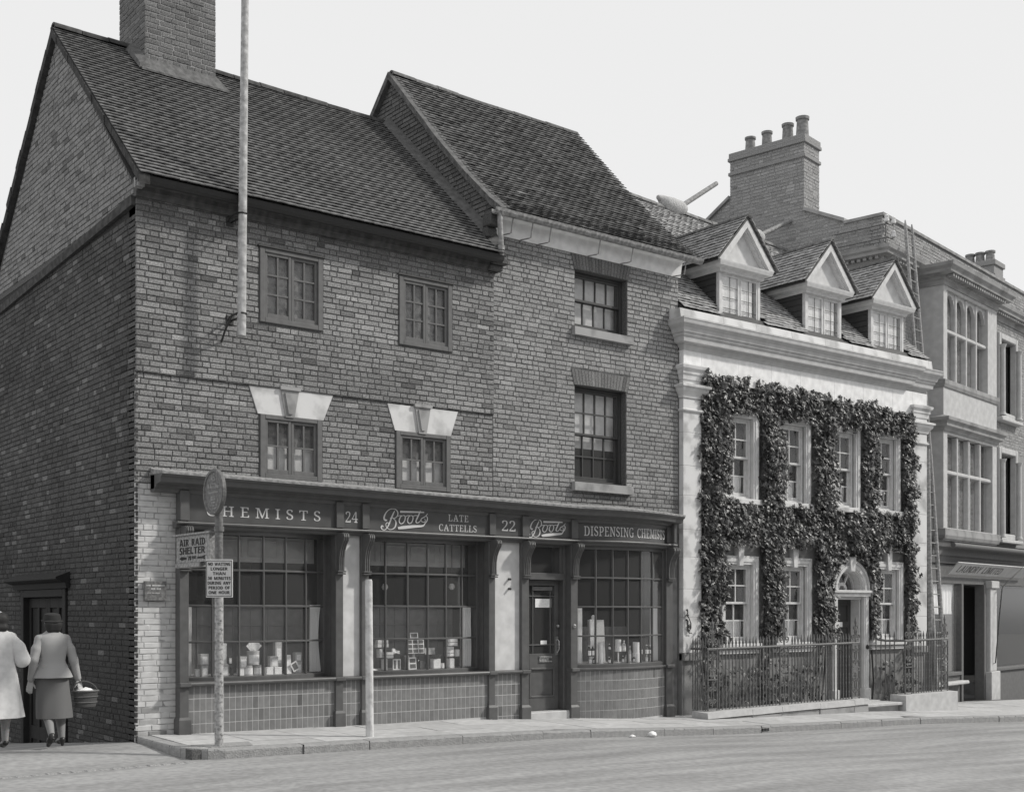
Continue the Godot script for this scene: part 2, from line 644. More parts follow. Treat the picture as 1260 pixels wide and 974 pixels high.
func tiling(list: Array, owner_: Node, t: Transform3D, prof: Array, u0: Callable, u1: Callable, tone: Callable, skip = null, gauge := 0.1, width := 0.168, rough := 1.0, warp = null) -> void:
	# t: u along the eaves, y up, z outwards; prof: points (out, up) from the eaves to the ridge
	var pts := []
	var i := 0
	var p: Vector2 = prof[0]
	pts.append(p)
	while i < prof.size() - 1:
		var d: Vector2 = prof[i + 1] - p
		var need := gauge
		while d.length() < need:
			need -= d.length()
			i += 1
			p = prof[i]
			if i >= prof.size() - 1:
				break
			d = prof[i + 1] - p
		if i >= prof.size() - 1:
			break
		p += d.normalized() * need
		pts.append(p)
	for r in pts.size() - 1:
		var a: Vector2 = pts[r]
		var s: Vector2 = (pts[r + 1] - a).normalized()
		var sl := Vector3(0, s.y, s.x)
		var lo: float = u0.call(a)
		var hi: float = u1.call(a)
		var u := lo - (width * 0.5 if r % 2 else 0.0)
		var wob := rng.randf_range(-0.004, 0.004) * rough
		while u < hi - 0.02:
			var ua := maxf(u, lo)
			var ub := minf(u + width, hi)
			u += width
			if ub - ua < 0.03:
				continue
			var c := Vector3((ua + ub) * 0.5, a.y, a.x)
			if skip != null and skip.call(c):
				continue
			var slip := rng.randf_range(-0.004, 0.004) * rough
			if rng.randf() < 0.02 * rough:
				slip -= rng.randf() * 0.025
			var yaw := rng.randf_range(-0.012, 0.012) * rough
			var b := Basis(Vector3(1, 0, 0), sl, Vector3(1, 0, 0).cross(sl)) * Basis.from_euler(Vector3(rng.randf_range(-0.03, 0.03) * rough, rng.randf_range(-0.02, 0.02) * rough, yaw))
			b = t.basis * b * Basis.from_scale(Vector3(ub - ua, gauge / 0.1, 1.0))
			if warp != null:
				c.y += warp.call(c)
			var at := t * (c + sl * (slip + wob) + Vector3(1, 0, 0).cross(sl) * rng.randf_range(-0.001, 0.004) * rough)
			var e := EYE - at
			list.append([owner_, Transform3D(b, at), tone.call(c.x, c.y), 0.016 / e.length_squared()])


# ---------------------------------------------------------------- windows
func bars(s: MB, x0: float, x1: float, y0: float, y1: float, z: float, cols: int, rows: int, w := 0.022, d := 0.03) -> void:
	for i in range(1, cols):
		var x := lerpf(x0, x1, float(i) / cols)
		s.box(Vector3(x, (y0 + y1) * 0.5, z), Vector3(w, y1 - y0, d))
	for j in range(1, rows):
		var y := lerpf(y0, y1, float(j) / rows)
		s.box(Vector3((x0 + x1) * 0.5, y, z + 0.002), Vector3(x1 - x0, w, d))


func panes(parent: Node, x0: float, x1: float, y0: float, y1: float, z: float, cols: int, rows: int) -> void:
	for j in rows:
		for i in cols:
			var s := mb()
			var a := lerpf(x0, x1, float(i) / cols)
			var b := lerpf(x0, x1, (i + 1.0) / cols)
			var c := lerpf(y0, y1, float(j) / rows)
			var d := lerpf(y0, y1, (j + 1.0) / rows)
			var e := []
			for k in 4:
				e.append(rng.randf_range(-0.0025, 0.0025))
			s.quad(Vector3(a, c, z + e[0]), Vector3(b, c, z + e[1]), Vector3(b, d, z + e[2]), Vector3(a, d, z + e[0] - e[1] + e[2]))
			part("pane", s, M.glass, parent)


func ring(s: MB, x0: float, x1: float, y0: float, y1: float, z0: float, z1: float, w: float, bev := 0.004, wb := -1.0, wt := -1.0) -> void:   # a frame of four members
	wb = w if wb < 0 else wb
	wt = w if wt < 0 else wt
	s.span(Vector3(x0, y0, z0), Vector3(x0 + w, y1, z1), bev)
	s.span(Vector3(x1 - w, y0, z0), Vector3(x1, y1, z1), bev)
	s.span(Vector3(x0 + w, y0, z0), Vector3(x1 - w, y0 + wb, z1 - 0.001), bev)
	s.span(Vector3(x0 + w, y1 - wt, z0), Vector3(x1 - w, y1, z1 - 0.001), bev)


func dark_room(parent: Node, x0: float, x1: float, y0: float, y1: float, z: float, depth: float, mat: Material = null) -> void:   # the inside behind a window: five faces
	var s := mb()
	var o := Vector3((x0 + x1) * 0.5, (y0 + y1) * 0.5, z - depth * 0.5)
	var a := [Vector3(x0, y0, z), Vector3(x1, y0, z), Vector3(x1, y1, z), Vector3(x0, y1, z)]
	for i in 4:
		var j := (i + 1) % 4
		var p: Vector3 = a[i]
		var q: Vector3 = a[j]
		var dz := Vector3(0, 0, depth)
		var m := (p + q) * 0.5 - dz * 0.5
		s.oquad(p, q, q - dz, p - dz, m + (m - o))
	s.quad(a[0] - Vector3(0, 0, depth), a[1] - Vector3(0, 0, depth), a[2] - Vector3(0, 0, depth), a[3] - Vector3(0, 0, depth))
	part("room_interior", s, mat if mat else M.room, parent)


func cloth(x0: float, x1: float, y0: float, y1: float, z: float, folds: float, amp: float, gather := 0.0, seed_ := 0.0) -> MB:   # a hanging curtain
	var rows := []
	for j in 9:
		var y := lerpf(y0, y1, j / 8.0)
		var row := PackedVector3Array()
		var k := int(folds * 6) + 1
		var pull := gather * sin(PI * j / 8.0)
		for i in k:
			var f := float(i) / (k - 1)
			var x := lerpf(x0, lerpf(x1, x0, pull), f)
			row.append(Vector3(x, y, z + amp * sin(f * folds * TAU + seed_ + 0.5 * sin(j * 0.7 + f * 3.0)) * (1.1 - 0.05 * j)))
		rows.append(row)
	var s := mb()
	s.surf(rows)
	return s


# ---------------------------------------------------------------- lettering
func font(serif: bool, bold := false) -> Font:
	var f := SystemFont.new()
	f.font_names = PackedStringArray(["Droid Serif" if serif else "Droid Sans"])
	f.font_weight = 700 if bold else 400
	return f


func letters(text: String, f: Font, height: float, width: float, place: Callable, depth := 0.004, spacing := 0.12, fat := 1.0) -> MB:
	# place(x, from 0 to width) gives the Transform3D on which a letter's foot stands
	var glyphs := []
	var total := 0.0
	for ch in text:
		if ch == " ":
			glyphs.append(null)
			total += 0.45
			continue
		var t := TextMesh.new()
		t.text = ch
		t.font = f
		t.font_size = 64
		t.pixel_size = 1.0 / 64.0
		t.depth = 0.05
		t.curve_step = 1.0
		var bb := t.get_aabb()
		glyphs.append([t, bb])
		total += bb.size.x + spacing
	var cap := TextMesh.new()
	cap.text = "H"
	cap.font = f
	cap.font_size = 64
	cap.pixel_size = 1.0 / 64.0
	var cb := cap.get_aabb()
	var sy := height / cb.size.y
	var sx := width / maxf(0.01, total - spacing)
	var s := mb()
	var x := 0.0
	for g in glyphs:
		if g == null:
			x += 0.45 * sx
			continue
		var bb: AABB = g[1]
		var w: float = bb.size.x * sx
		var t: Transform3D = place.call(x + w * 0.5)
		s.add(g[0], t * Transform3D(Basis.from_scale(Vector3(sx * fat, sy, depth / 0.05)), Vector3(-(bb.position.x + bb.size.x * 0.5) * sx * fat, -cb.position.y * sy, depth * 0.5)))
		x += w + spacing * sx
	return s


func flat_text(text: String, f: Font, height: float, x0: float, x1: float, y: float, z: float, spacing := 0.12, turn := 0.0, pivot := Vector3.ZERO) -> MB:
	return letters(text, f, height, x1 - x0, func(x: float) -> Transform3D:
		var b := Basis(Vector3.UP, turn)
		return Transform3D(b, pivot + b * (Vector3(x0 + x, y, z) - pivot)), 0.004, spacing)


func ribbon(s: MB, pts: Array, z: float, d := 0.004) -> void:   # a brush stroke: [x, y, width, ...]
	var c := []
	for i in range(0, pts.size(), 3):
		c.append(Vector3(pts[i], pts[i + 1], pts[i + 2]))
	var f := []
	for i in c.size() - 1:   # smooth the stroke
		var p0: Vector3 = c[maxi(i - 1, 0)]
		var p3: Vector3 = c[mini(i + 2, c.size() - 1)]
		for k in 5:
			f.append(c[i].cubic_interpolate(c[i + 1], p0, p3, k / 5.0))
	f.append(c[-1])
	var l := []
	var r := []
	for i in f.size():
		var t: Vector3 = f[mini(i + 1, f.size() - 1)] - f[maxi(i - 1, 0)]
		var q = Vector2(-t.y, t.x).normalized() * f[i].z * 0.5
		l.append(Vector3(f[i].x + q.x, f[i].y + q.y, z + d))
		r.append(Vector3(f[i].x - q.x, f[i].y - q.y, z + d))
	for i in f.size() - 1:
		s.quad(r[i], r[i + 1], l[i + 1], l[i])
		var dz := Vector3(0, 0, d)
		s.quad(l[i], l[i + 1], l[i + 1] - dz, l[i] - dz)
		s.quad(r[i + 1], r[i], r[i] - dz, r[i + 1] - dz)


# ---------------------------------------------------------------- ground
func pave(x: float) -> float:   # height of the pavement along the fronts
	var p := [-8.0, 0.02, 0.0, 0.0, 3.0, -0.035, 5.5, -0.08, 7.3, -0.16, 9.3, -0.245, 14.0, -0.345, 17.2, -0.47, 21.0, -0.56, 40.0, -1.0, 300.0, -4.0]
	for i in range(0, p.size() - 2, 2):
		if x <= p[i + 2]:
			return lerpf(p[i + 1], p[i + 3], clampf((x - p[i]) / (p[i + 2] - p[i]), 0, 1))
	return p[-1]


func kerb_z(x: float) -> float:
	return 1.72 + 0.0225 * x


func road_y(x: float, z: float) -> float:
	var y := pave(maxf(x, 0.0)) - 0.155
	if x < 0.0 or x < 0.3 and z < -0.2:
		if z < 1.7:
			y += 0.075 * smoothstep(1.7, 0.2, z)
		if z < 0.0:
			y -= 0.088 * minf(-z, 6.0)
	else:
		y += 0.05 * clampf((z - kerb_z(x)) / 5.0, 0.0, 1.0)
	return y


func _ready() -> void:
	rng.seed = 7
	var cam := Camera3D.new()
	cam.name = "camera"
	add_child(cam)
	cam.position = EYE
	cam.rotation_degrees = Vector3(0, -37.9, 0)
	cam.projection = Camera3D.PROJECTION_FRUSTUM
	cam.near = 0.1
	cam.far = 900.0
	cam.size = 0.1 * 974.0 / 1510.0                       # a plate camera: lens raised, plate upright
	cam.frustum_offset = Vector2(0.0, 0.1 * 264.0 / 1510.0)
	cam.current = true
	var we := WorldEnvironment.new()
	we.name = "world"
	var env := Environment.new()
	env.background_mode = Environment.BG_SKY
	var sm := ProceduralSkyMaterial.new()
	sm.sky_top_color = gray(0.73)
	sm.sky_horizon_color = gray(0.80)
	sm.sky_curve = 0.25
	sm.ground_horizon_color = gray(0.5)
	sm.ground_bottom_color = gray(0.2)
	sm.sun_angle_max = 8.0
	env.sky = Sky.new()
	env.sky.sky_material = sm
	env.tonemap_mode = Environment.TONE_MAPPER_LINEAR
	env.tonemap_exposure = 1.13
	env.sdfgi_enabled = true
	env.ssao_enabled = true
	env.ssil_enabled = true
	we.environment = env
	add_child(we)
	var sun := DirectionalLight3D.new()
	sun.name = "sun"
	add_child(sun)
	sun.look_at_from_position(Vector3(1.5, 1.5, 1.0) * 20.0, Vector3.ZERO)
	sun.light_energy = 0.85
	sun.light_angular_distance = 4.0
	sun.light_color = Color(1.0, 0.99, 0.97)
	sun.shadow_enabled = true
	sun.sky_mode = DirectionalLight3D.SKY_MODE_LIGHT_ONLY

	make_materials()
	make_units()
	ground()
	corner_house()
	tall_house()
	shopfront()
	ivy_house()
	bank()
	far_house()
	railings()
	street_things()
	window_goods()
	people()


func ground() -> void:
	var xs := [-300, -120, -60, -30, -16, -8, -6, -5, -4, -3.5, -3, -2.5, -2, -1.6, -1.2, -0.8, -0.4, -0.02, 0.02, 0.28, 0.32, 1.5, 3, 4.2, 5.5, 6.4, 7.3, 8.3, 9.3, 11, 12.5, 14, 15.6, 17.2, 19, 21, 25, 32, 40, 80, 300]
	var zs := [-60, -30, -14, -9, -6, -4.5, -3, -2.2, -1.5, -1, -0.5, -0.21, -0.19, 0, 0.4, 0.8, 1.2, 1.6, 1.8, 2.2, 3, 4, 5, 7, 9, 12, 16, 22, 40, 120, 300]
	zs.reverse()
	var rows := []
	for z in zs:
		var row := PackedVector3Array()
		for x in xs:
			row.append(Vector3(x, road_y(x, z), z))
		rows.append(row)
	var s := mb()
	s.surf(rows)
	structure("road", s, M.road)

	# pavement: a bed, slabs, kerb stones along the road and across the lane mouth
	s = mb()
	var px := [0.06, 1.5, 3.0, 4.2, 5.5, 6.4, 7.3, 8.3, 9.3, 11.5, 14.0, 17.2, 21.0, 26.0, 34.0]
	for i in px.size() - 1:
		var a: float = px[i]
		var b: float = px[i + 1]
		var za := kerb_z(a) - 0.1
		var zb := kerb_z(b) - 0.1
		s.hexa([Vector3(a, -1.4, -1.2), Vector3(b, -1.4, -1.2), Vector3(b, -1.4, zb), Vector3(a, -1.4, za), Vector3(a, pave(a) - 0.008, -1.2), Vector3(b, pave(b) - 0.008, -1.2), Vector3(b, pave(b) - 0.04, zb), Vector3(a, pave(a) - 0.04, za)])
	var pav := structure("pavement", s, M.paving_bed)
	var x := 0.2
	while x < 27.0:
		var wide := rng.randf_range(0.6, 0.92)
		var zz := 0.0 if x < 17.0 else -0.9
		var cuts := [zz, zz + (0.55 if rng.randf() < 0.5 else 0.75), 1.17]
		if x >= 17.0:
			cuts = [-0.9, -0.2, 0.5, 1.17]
		for k in cuts.size():
			var z0: float = cuts[k]
			var xa := x + 0.004
			var xb := x + wide - 0.004
			var f := func(q: float, z: float) -> float: return pave(q) - 0.02 * maxf(z, 0.0) + 0.0
			var e := func(q: float) -> float: return kerb_z(q) - 0.17
			var z1a: float = cuts[k + 1] - 0.008 if k < cuts.size() - 1 else e.call(xa)
			var z1b: float = cuts[k + 1] - 0.008 if k < cuts.size() - 1 else e.call(xb)
			var t := rng.randf_range(-0.003, 0.003)
			var sl := mb()
			sl.hexa([Vector3(xa, -1.0, z0), Vector3(xb, -1.0, z0), Vector3(xb, -1.0, z1b), Vector3(xa, -1.0, z1a),
				Vector3(xa, f.call(xa, z0) + t, z0), Vector3(xb, f.call(xb, z0) + t, z0), Vector3(xb, f.call(xb, z1b) + t, z1b), Vector3(xa, f.call(xa, z1a) + t, z1a)])
			part("paving_slab", sl, toned("paving", rng.randf_range(0.42, 0.5)), pav)
		x += wide
	x = 0.42
	while x < 27.0:
		var l := rng.randf_range(0.8, 1.5)
		var sl := mb()
		var xa := x + 0.006
		var xb := minf(x + l, 27.0) - 0.006
		var ya := pave(xa) - 0.034
		var yb := pave(xb) - 0.034
		var ka := kerb_z(xa)
		var kb := kerb_z(xb)
		var dz := rng.randf_range(-0.012, 0.012)
		kerb_stone(sl, Vector3(xa, ya, ka - 0.165), Vector3(xb, yb, kb - 0.165), Vector3(xb, yb - 0.008, kb + dz), Vector3(xa, ya - 0.008, ka + dz))
		part("kerb_stone", sl, M.kerb, pav)
		x += l
	# the kerb that closes the pavement towards the lane
	var q := [Vector3(0.02, -0.01, 0.02), Vector3(0.0, -0.015, 0.55), Vector3(0.005, -0.024, 1.08), Vector3(0.03, -0.028, 1.36), Vector3(0.11, -0.032, 1.56), Vector3(0.23, -0.036, 1.675), Vector3(0.42, -0.04, 1.73)]
	var inn := []
	for i in q.size():
		var t: Vector3 = q[mini(i + 1, q.size() - 1)] - q[maxi(i - 1, 0)]
		inn.append(q[i] + Vector3(t.z, 0, -t.x).normalized() * 0.165)
	for i in q.size() - 1:
		var sl := mb()
		kerb_stone(sl, inn[i + 1].lerp(inn[i], 0.01), inn[i].lerp(inn[i + 1], 0.01), q[i].lerp(q[i + 1], 0.01), q[i + 1].lerp(q[i], 0.01))
		part("kerb_stone", sl, M.kerb, pav)
	var gu := mb()
	for k in 5:
		gu.span(Vector3(9.66 + (9.84 - 9.66) * k / 5.0 + 0.01, pave(9.75) - 0.125, kerb_z(9.75) - 0.05), Vector3(9.66 + (9.84 - 9.66) * (k + 0.6) / 5.0, pave(9.75) - 0.075, kerb_z(9.75) + 0.014), 0.003)
	part("gully_grate", gu, M.iron, pav)
	# worn setts that carry the gutter across the lane mouth
	var road := get_node("road")
	var u := 0.0
	while u < 4.2:
		var at := Vector3(-0.05 - u, 0, 1.82 + 0.03 * u)
		at.y = road_y(at.x, at.z) - 0.042 + rng.randf_range(-0.004, 0.004)
		var sl := mb()
		var l := rng.randf_range(0.12, 0.17)
		sl.box(at, Vector3(l - 0.012, 0.1, 0.12), Basis(Vector3.UP, 0.03 + rng.randf_range(-0.04, 0.04)), 0.012)
		part("sett", sl, M.sett, road)
		u += l


func kerb_stone(s: MB, a: Vector3, b: Vector3, c: Vector3, d: Vector3) -> void:   # a b at the back, c d at the front, tops; rough rounded front arris
	var n := 5
	var dn := Vector3(0, -0.3, 0)
	for i in n:
		var f := float(i) / n
		var g := (i + 1.0) / n
		var w := [rng.randf_range(0.006, 0.018), rng.randf_range(0.006, 0.018)]
		var p := [a.lerp(b, f), a.lerp(b, g), d.lerp(c, g), d.lerp(c, f)]
		var out: Vector3 = (p[3] - p[0]).normalized()
		var t2: Vector3 = p[2] - out * w[1]
		var t3: Vector3 = p[3] - out * w[0]
		var e2: Vector3 = p[2] - Vector3(0, w[1] * 1.6, 0)
		var e3: Vector3 = p[3] - Vector3(0, w[0] * 1.6, 0)
		var o: Vector3 = (p[0] + p[2]) * 0.5 + dn * 0.5
		s.oquad(p[0], p[1], t2, t3, o)
		s.oquad(t3, t2, e2, e3, o)
		s.oquad(e3, e2, p[2] + dn, p[3] + dn, o)
		s.oquad(p[0], p[1], p[1] + dn, p[0] + dn, o)
	var mid := (a + b + c + d) * 0.25 + dn * 0.5
	s.oquad(a, d - Vector3(0, 0.02, 0), d + dn, a + dn, mid)
	s.oquad(b, c - Vector3(0, 0.02, 0), c + dn, b + dn, mid)


# ---------------------------------------------------------------- the corner house
const EAVE1 := Vector2(0.37, 6.985)
const RIDGE1 := Vector2(-3.06, 10.06)


func casement(house: Node, x0: float, x1: float, y0: float, y1: float, z: float, rows: int, low_blind: float, high_blind: float) -> void:
	var w := Node3D.new()
	w.name = numbered(house, "window")
	house.add_child(w)
	var s := mb()
	ring(s, x0, x1, y0, y1, z - 0.09, z, 0.075, 0.006, 0.07, 0.06)
	part("frame", s, M.wood_grey, w)
	var c := (x0 + x1) * 0.5
	for k in 2:
		var a: float = x0 + 0.075 if k == 0 else c + 0.004
		var b: float = c - 0.004 if k == 0 else x1 - 0.075
		s = mb()
		ring(s, a, b, y0 + 0.07, y1 - 0.06, z - 0.07, z - 0.016 - 0.012 * k, 0.042, 0.004, 0.06, 0.04)
		bars(s, a + 0.042, b - 0.042, y0 + 0.13, y1 - 0.1, z - 0.04 - 0.012 * k, 2, rows, 0.024, 0.03)
		part("sash", s, M.wood_grey, w)
		panes(w, a + 0.042, b - 0.042, y0 + 0.13, y1 - 0.1, z - 0.05 - 0.012 * k, 2, rows)
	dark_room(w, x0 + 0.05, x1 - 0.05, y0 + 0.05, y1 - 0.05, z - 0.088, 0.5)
	if low_blind > 0:
		part("blind", cloth(x0 + 0.06, x1 - 0.06, y0 + 0.07, lerpf(y0, y1, low_blind), z - 0.13, 3.0, 0.004), M.blind, w)
	if high_blind > 0:
		part("blind", cloth(x0 + 0.06, x1 - 0.06, lerpf(y0, y1, 1.0 - high_blind), y1 - 0.06, z - 0.16, 5.0, 0.012), M.blind_dark, w)


func corner_house() -> void:
	var h := thing("corner_house", "old brick corner house with steep tiled roof, bare gable and big chimney", "house", Vector3(2.83, 0, -3.0))
	var holes := [[1.70, 2.66, 5.47, 6.48], [3.92, 4.86, 5.46, 6.47], [1.72, 2.665, 3.37, 4.235], [3.885, 4.85, 3.36, 4.205]]
	var s := mb()
	s.wall(FACE, 0.012, 5.66, 3.18, 4.6, holes, 0.24, -0.012)
	s.wall(FACE, 0.012, 5.66, 4.6, 6.87, holes, 0.255, 0.021)
	var front := part("front_wall", s, M.mortar_dark, h)
	s = mb()
	s.wall(FACE, 0.012, 0.56, -0.5, 3.18, [], 0.24, -0.008)
	var pier := part("painted_wall", s, M.mortar_paint, h, "whitewashed brick pier at the foot of the corner")
	s = mb()
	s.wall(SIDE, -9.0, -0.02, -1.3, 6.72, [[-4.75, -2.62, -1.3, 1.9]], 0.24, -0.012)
	var side := part("side_wall", s, M.mortar_soot_shade, h)
	s = mb()
	s.prism(pv([-6.3, 6.7, -0.01, 6.7, -0.01, 6.95, -3.06, 9.98, -6.3, 6.95]), SIDE * Transform3D(Basis.IDENTITY, Vector3(0, 0, -0.25)), 0.244)
	var gable := part("gable_wall", s, M.mortar_mid, h)
	s = mb()
	s.span(Vector3(0.25, -1.3, -9.0), Vector3(5.6, 6.7, -8.8))
	s.prism(pv([-6.2, 6.9, -8.95, 5.6, -8.95, 5.4, -6.2, 6.7]), Transform3D(Basis(Vector3(0, 0, 1), Vector3.UP, Vector3(-1, 0, 0)), Vector3(5.6, 0, 0)), 5.5)
	part("rear_range", s, M.mortar_soot_shade, h)

	var list := []
	var arch := func(v: float, y0: float, y1: float, a0: float, a1: float, b0: float, b1: float) -> Array:
		var f := (v - y0) / (y1 - y0)
		return [lerpf(a0, b0, f), lerpf(a1, b1, f)]
	var spans := func(v: float) -> Array:
		var cuts := []
		for q in holes:
			if v > q[2] - 0.02 and v < q[3] + 0.02:
				cuts.append([q[0] - 0.006, q[1] + 0.006])
		if v > 4.23 and v < 4.6:
			cuts.append(arch.call(v, 4.23, 4.6, 1.69, 2.69, 1.56, 2.84))
		if v > 4.2 and v < 4.585:
			cuts.append(arch.call(v, 4.2, 4.585, 3.87, 4.86, 3.74, 4.99))
		return minus(-0.0015, 5.66, cuts)
	var patchy := noise_at(21, 0.55)
	var tone := func(u: float, v: float) -> float:
		var g := 0.26 + 0.06 * patchy.get_noise_2d(u, v) + rng.randfn(0.0, 0.028)
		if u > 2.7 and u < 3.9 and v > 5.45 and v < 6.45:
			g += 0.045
		if u < 0.4 and v > 4.6:
			g -= 0.015
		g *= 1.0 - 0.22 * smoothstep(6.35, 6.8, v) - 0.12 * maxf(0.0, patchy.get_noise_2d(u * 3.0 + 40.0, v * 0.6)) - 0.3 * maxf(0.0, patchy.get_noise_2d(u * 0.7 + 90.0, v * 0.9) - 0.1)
		if rng.randf() < 0.05:
			g *= 0.6
		if rng.randf() < 0.05:
			g += 0.09
		return clampf(g, 0.07, 0.42)
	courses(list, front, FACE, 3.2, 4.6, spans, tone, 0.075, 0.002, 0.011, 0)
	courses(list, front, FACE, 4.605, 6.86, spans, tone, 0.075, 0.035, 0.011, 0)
	var plist := []
	courses(plist, pier, FACE, -0.1, 3.2, func(_v: float) -> Array: return [[0.001, 0.555]], func(_u: float, v: float) -> float:
		var g := 0.55 + rng.randfn(0.0, 0.01)
		if v < 0.5 and rng.randf() < 0.5 - v:
			g = rng.randf_range(0.25, 0.42)
		return g, 0.075, 0.0, 0.007, 2)
	lay(plist, "brick", "paint", brick_meshes, "brick_courses", 60)
	var soot_shade := noise_at(22, 0.4)  # side wall bricks: soot, plus shade painted darker towards the foot
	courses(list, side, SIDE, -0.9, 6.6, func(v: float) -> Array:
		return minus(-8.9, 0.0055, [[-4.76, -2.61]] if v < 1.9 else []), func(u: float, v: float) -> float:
		var g := 0.1 + 0.03 * soot_shade.get_noise_2d(u, v) + rng.randfn(0.0, 0.013)
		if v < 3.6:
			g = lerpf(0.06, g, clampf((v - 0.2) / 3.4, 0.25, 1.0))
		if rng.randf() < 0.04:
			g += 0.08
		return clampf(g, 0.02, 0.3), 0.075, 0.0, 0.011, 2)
	courses(list, gable, SIDE, 6.78, 9.9, func(v: float) -> Array:
		var f := (v - 6.95) / 3.03
		return [[-6.15 + 3.09 * maxf(f, 0.0), -0.04 - 3.02 * maxf(f, 0.0)]], func(_u: float, _v: float) -> float:
		return clampf(0.26 + rng.randfn(0.0, 0.028) - (0.09 if rng.randf() < 0.06 else 0.0), 0.04, 0.3), 0.075, 0.008, 0.011, 2)
	# the dark string course below the gable, sagging towards the back
	s = mb()
	s.hexa([Vector3(-0.045, 6.70, -0.01), Vector3(0.05, 6.70, -0.01), Vector3(0.05, 6.43, -6.2), Vector3(-0.045, 6.43, -6.2), Vector3(-0.05, 6.82, -0.01), Vector3(0.05, 6.82, -0.01), Vector3(0.05, 6.55, -6.2), Vector3(-0.05, 6.55, -6.2)])
	part("string_course", s, toned("tile", 0.07), h)

	# chimney
	s = mb()
	s.span(Vector3(1.142, 8.9, -3.64), Vector3(2.258, 13.3, -2.612))
	var ch := part("chimney", s, M.mortar_light, h)
	var ct := func(_u: float, _v: float) -> float: return clampf(0.17 + rng.randfn(0.0, 0.02), 0.07, 0.25)
	courses(list, ch, Transform3D(Basis.IDENTITY, Vector3(0, 0, -2.6)), 9.55, 13.3, func(_v: float) -> Array: return [[1.13, 2.27]], ct, 0.08, 0.0, 0.013, 1)
	courses(list, ch, Transform3D(SIDE.basis, Vector3(1.13, 0, 0)), 9.3, 13.3, func(_v: float) -> Array: return [[-3.652, -2.6]], ct, 0.08, 0.0, 0.012, 1)
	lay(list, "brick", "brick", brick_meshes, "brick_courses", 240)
	s = mb()   # lead and mortar skirt where the stack leaves the roof
	s.hexa([Vector3(1.02, 9.53, -2.40), Vector3(2.40, 9.53, -2.40), Vector3(2.40, 9.62, -2.6), Vector3(1.02, 9.62, -2.6), Vector3(1.02, 9.56, -2.40), Vector3(2.40, 9.56, -2.40), Vector3(2.27, 9.80, -2.585), Vector3(1.13, 9.80, -2.585)])
	s.hexa([Vector3(0.98, 9.56, -2.42), Vector3(1.14, 9.6, -2.42), Vector3(1.14, 10.04, -2.98), Vector3(0.98, 10.02, -2.98), Vector3(1.0, 9.62, -2.42), Vector3(1.14, 9.76, -2.52), Vector3(1.14, 10.16, -2.98), Vector3(1.02, 10.1, -2.98)])
	part("flashing", s, M.fillet, h)

	# eaves, gutter, roof
	s = mb()
	s.sweep(pv([0.0, 6.80, 0.05, 6.80, 0.07, 6.85, 0.10, 6.86, 0.11, 6.92, 0.19, 6.93, 0.20, 6.99, 0.0, 7.0]), PackedVector3Array([Vector3(-0.02, 0, 0.02), Vector3(5.72, 0, 0.02)]))
	part("eaves_board", s, M.wood_eaves, h)
	s = mb()
	s.sweep(pv([0.20, 6.95, 0.24, 6.905, 0.29, 6.90, 0.33, 6.93, 0.35, 6.985, 0.335, 6.985, 0.29, 6.925, 0.24, 6.93, 0.22, 6.98]), PackedVector3Array([Vector3(-0.08, 0, 0), Vector3(2.5, -0.01, 0), Vector3(5.62, -0.02, 0)]))
	part("gutter", s, M.iron, h)
	s = mb()
	s.hexa([Vector3(-0.06, 6.96, 0.33), Vector3(5.66, 6.96, 0.33), Vector3(5.66, 10.0, -3.06), Vector3(-0.06, 10.0, -3.06), Vector3(-0.06, 6.99, 0.34), Vector3(5.66, 6.99, 0.34), Vector3(5.66, 10.05, -3.06), Vector3(-0.06, 10.05, -3.06)])
	s.hexa([Vector3(-0.06, 10.0, -3.06), Vector3(5.66, 10.0, -3.06), Vector3(5.66, 6.9, -6.5), Vector3(-0.06, 6.9, -6.5), Vector3(-0.06, 10.06, -3.06), Vector3(5.66, 10.06, -3.06), Vector3(5.66, 6.97, -6.5), Vector3(-0.06, 6.97, -6.5)])
	var roof := part("roof", s, M.wood_dark, h)
	list = []
	var streak := noise_at(23, 0.35)
	tiling(list, roof, FACE, [EAVE1, RIDGE1], func(_a) -> float: return -0.075, func(_a) -> float: return 5.6, func(u: float, v: float) -> float:
		return clampf(0.17 + 0.03 * streak.get_noise_2d(u * 1.5, v) + rng.randfn(0.0, 0.008), 0.02, 0.3), func(c: Vector3) -> bool:
		return c.x > 1.13 and c.x < 2.27 and c.y > 9.62, 0.1, 0.168, 0.4)
	lay(list, "tile", "tile", tile_meshes, "tile_courses")
	ridge_tiles(h, [Vector3(-0.07, 10.09, -3.06), Vector3(1.13, 10.09, -3.06)], 0.1)
	ridge_tiles(h, [Vector3(2.27, 10.09, -3.06), Vector3(3.2, 10.07, -3.06), Vector3(5.68, 10.06, -3.06)], 0.1)
	s = mb()   # mortared verge over the gable
	for e in [[EAVE1, RIDGE1], [Vector2(-6.5, 6.95), RIDGE1]]:
		var a := Vector3(0, e[0].y - 0.02, e[0].x)
		var b := Vector3(0, e[1].y - 0.02, e[1].x)
		for k in 14:
			var p := a.lerp(b, k / 14.0)
			var q := a.lerp(b, (k + 0.97) / 14.0)
			var w := rng.randf_range(0.0, 0.02)
			s.hexa([p + Vector3(-0.075 - w, -0.1, 0), p + Vector3(0.05, -0.1, 0), q + Vector3(0.05, -0.1, 0), q + Vector3(-0.075 - w, -0.1, 0), p + Vector3(-0.085 - w, 0.02, 0), p + Vector3(0.05, 0.03, 0), q + Vector3(0.05, 0.03, 0), q + Vector3(-0.085 - w, 0.02, 0)])
	part("verge", s, toned("tile", 0.06), h)
	s = mb()
	s.tube(PackedVector3Array([Vector3(-0.03, 6.95, 0.28), Vector3(-0.03, 6.86, 0.26)]), 0.05, 8)
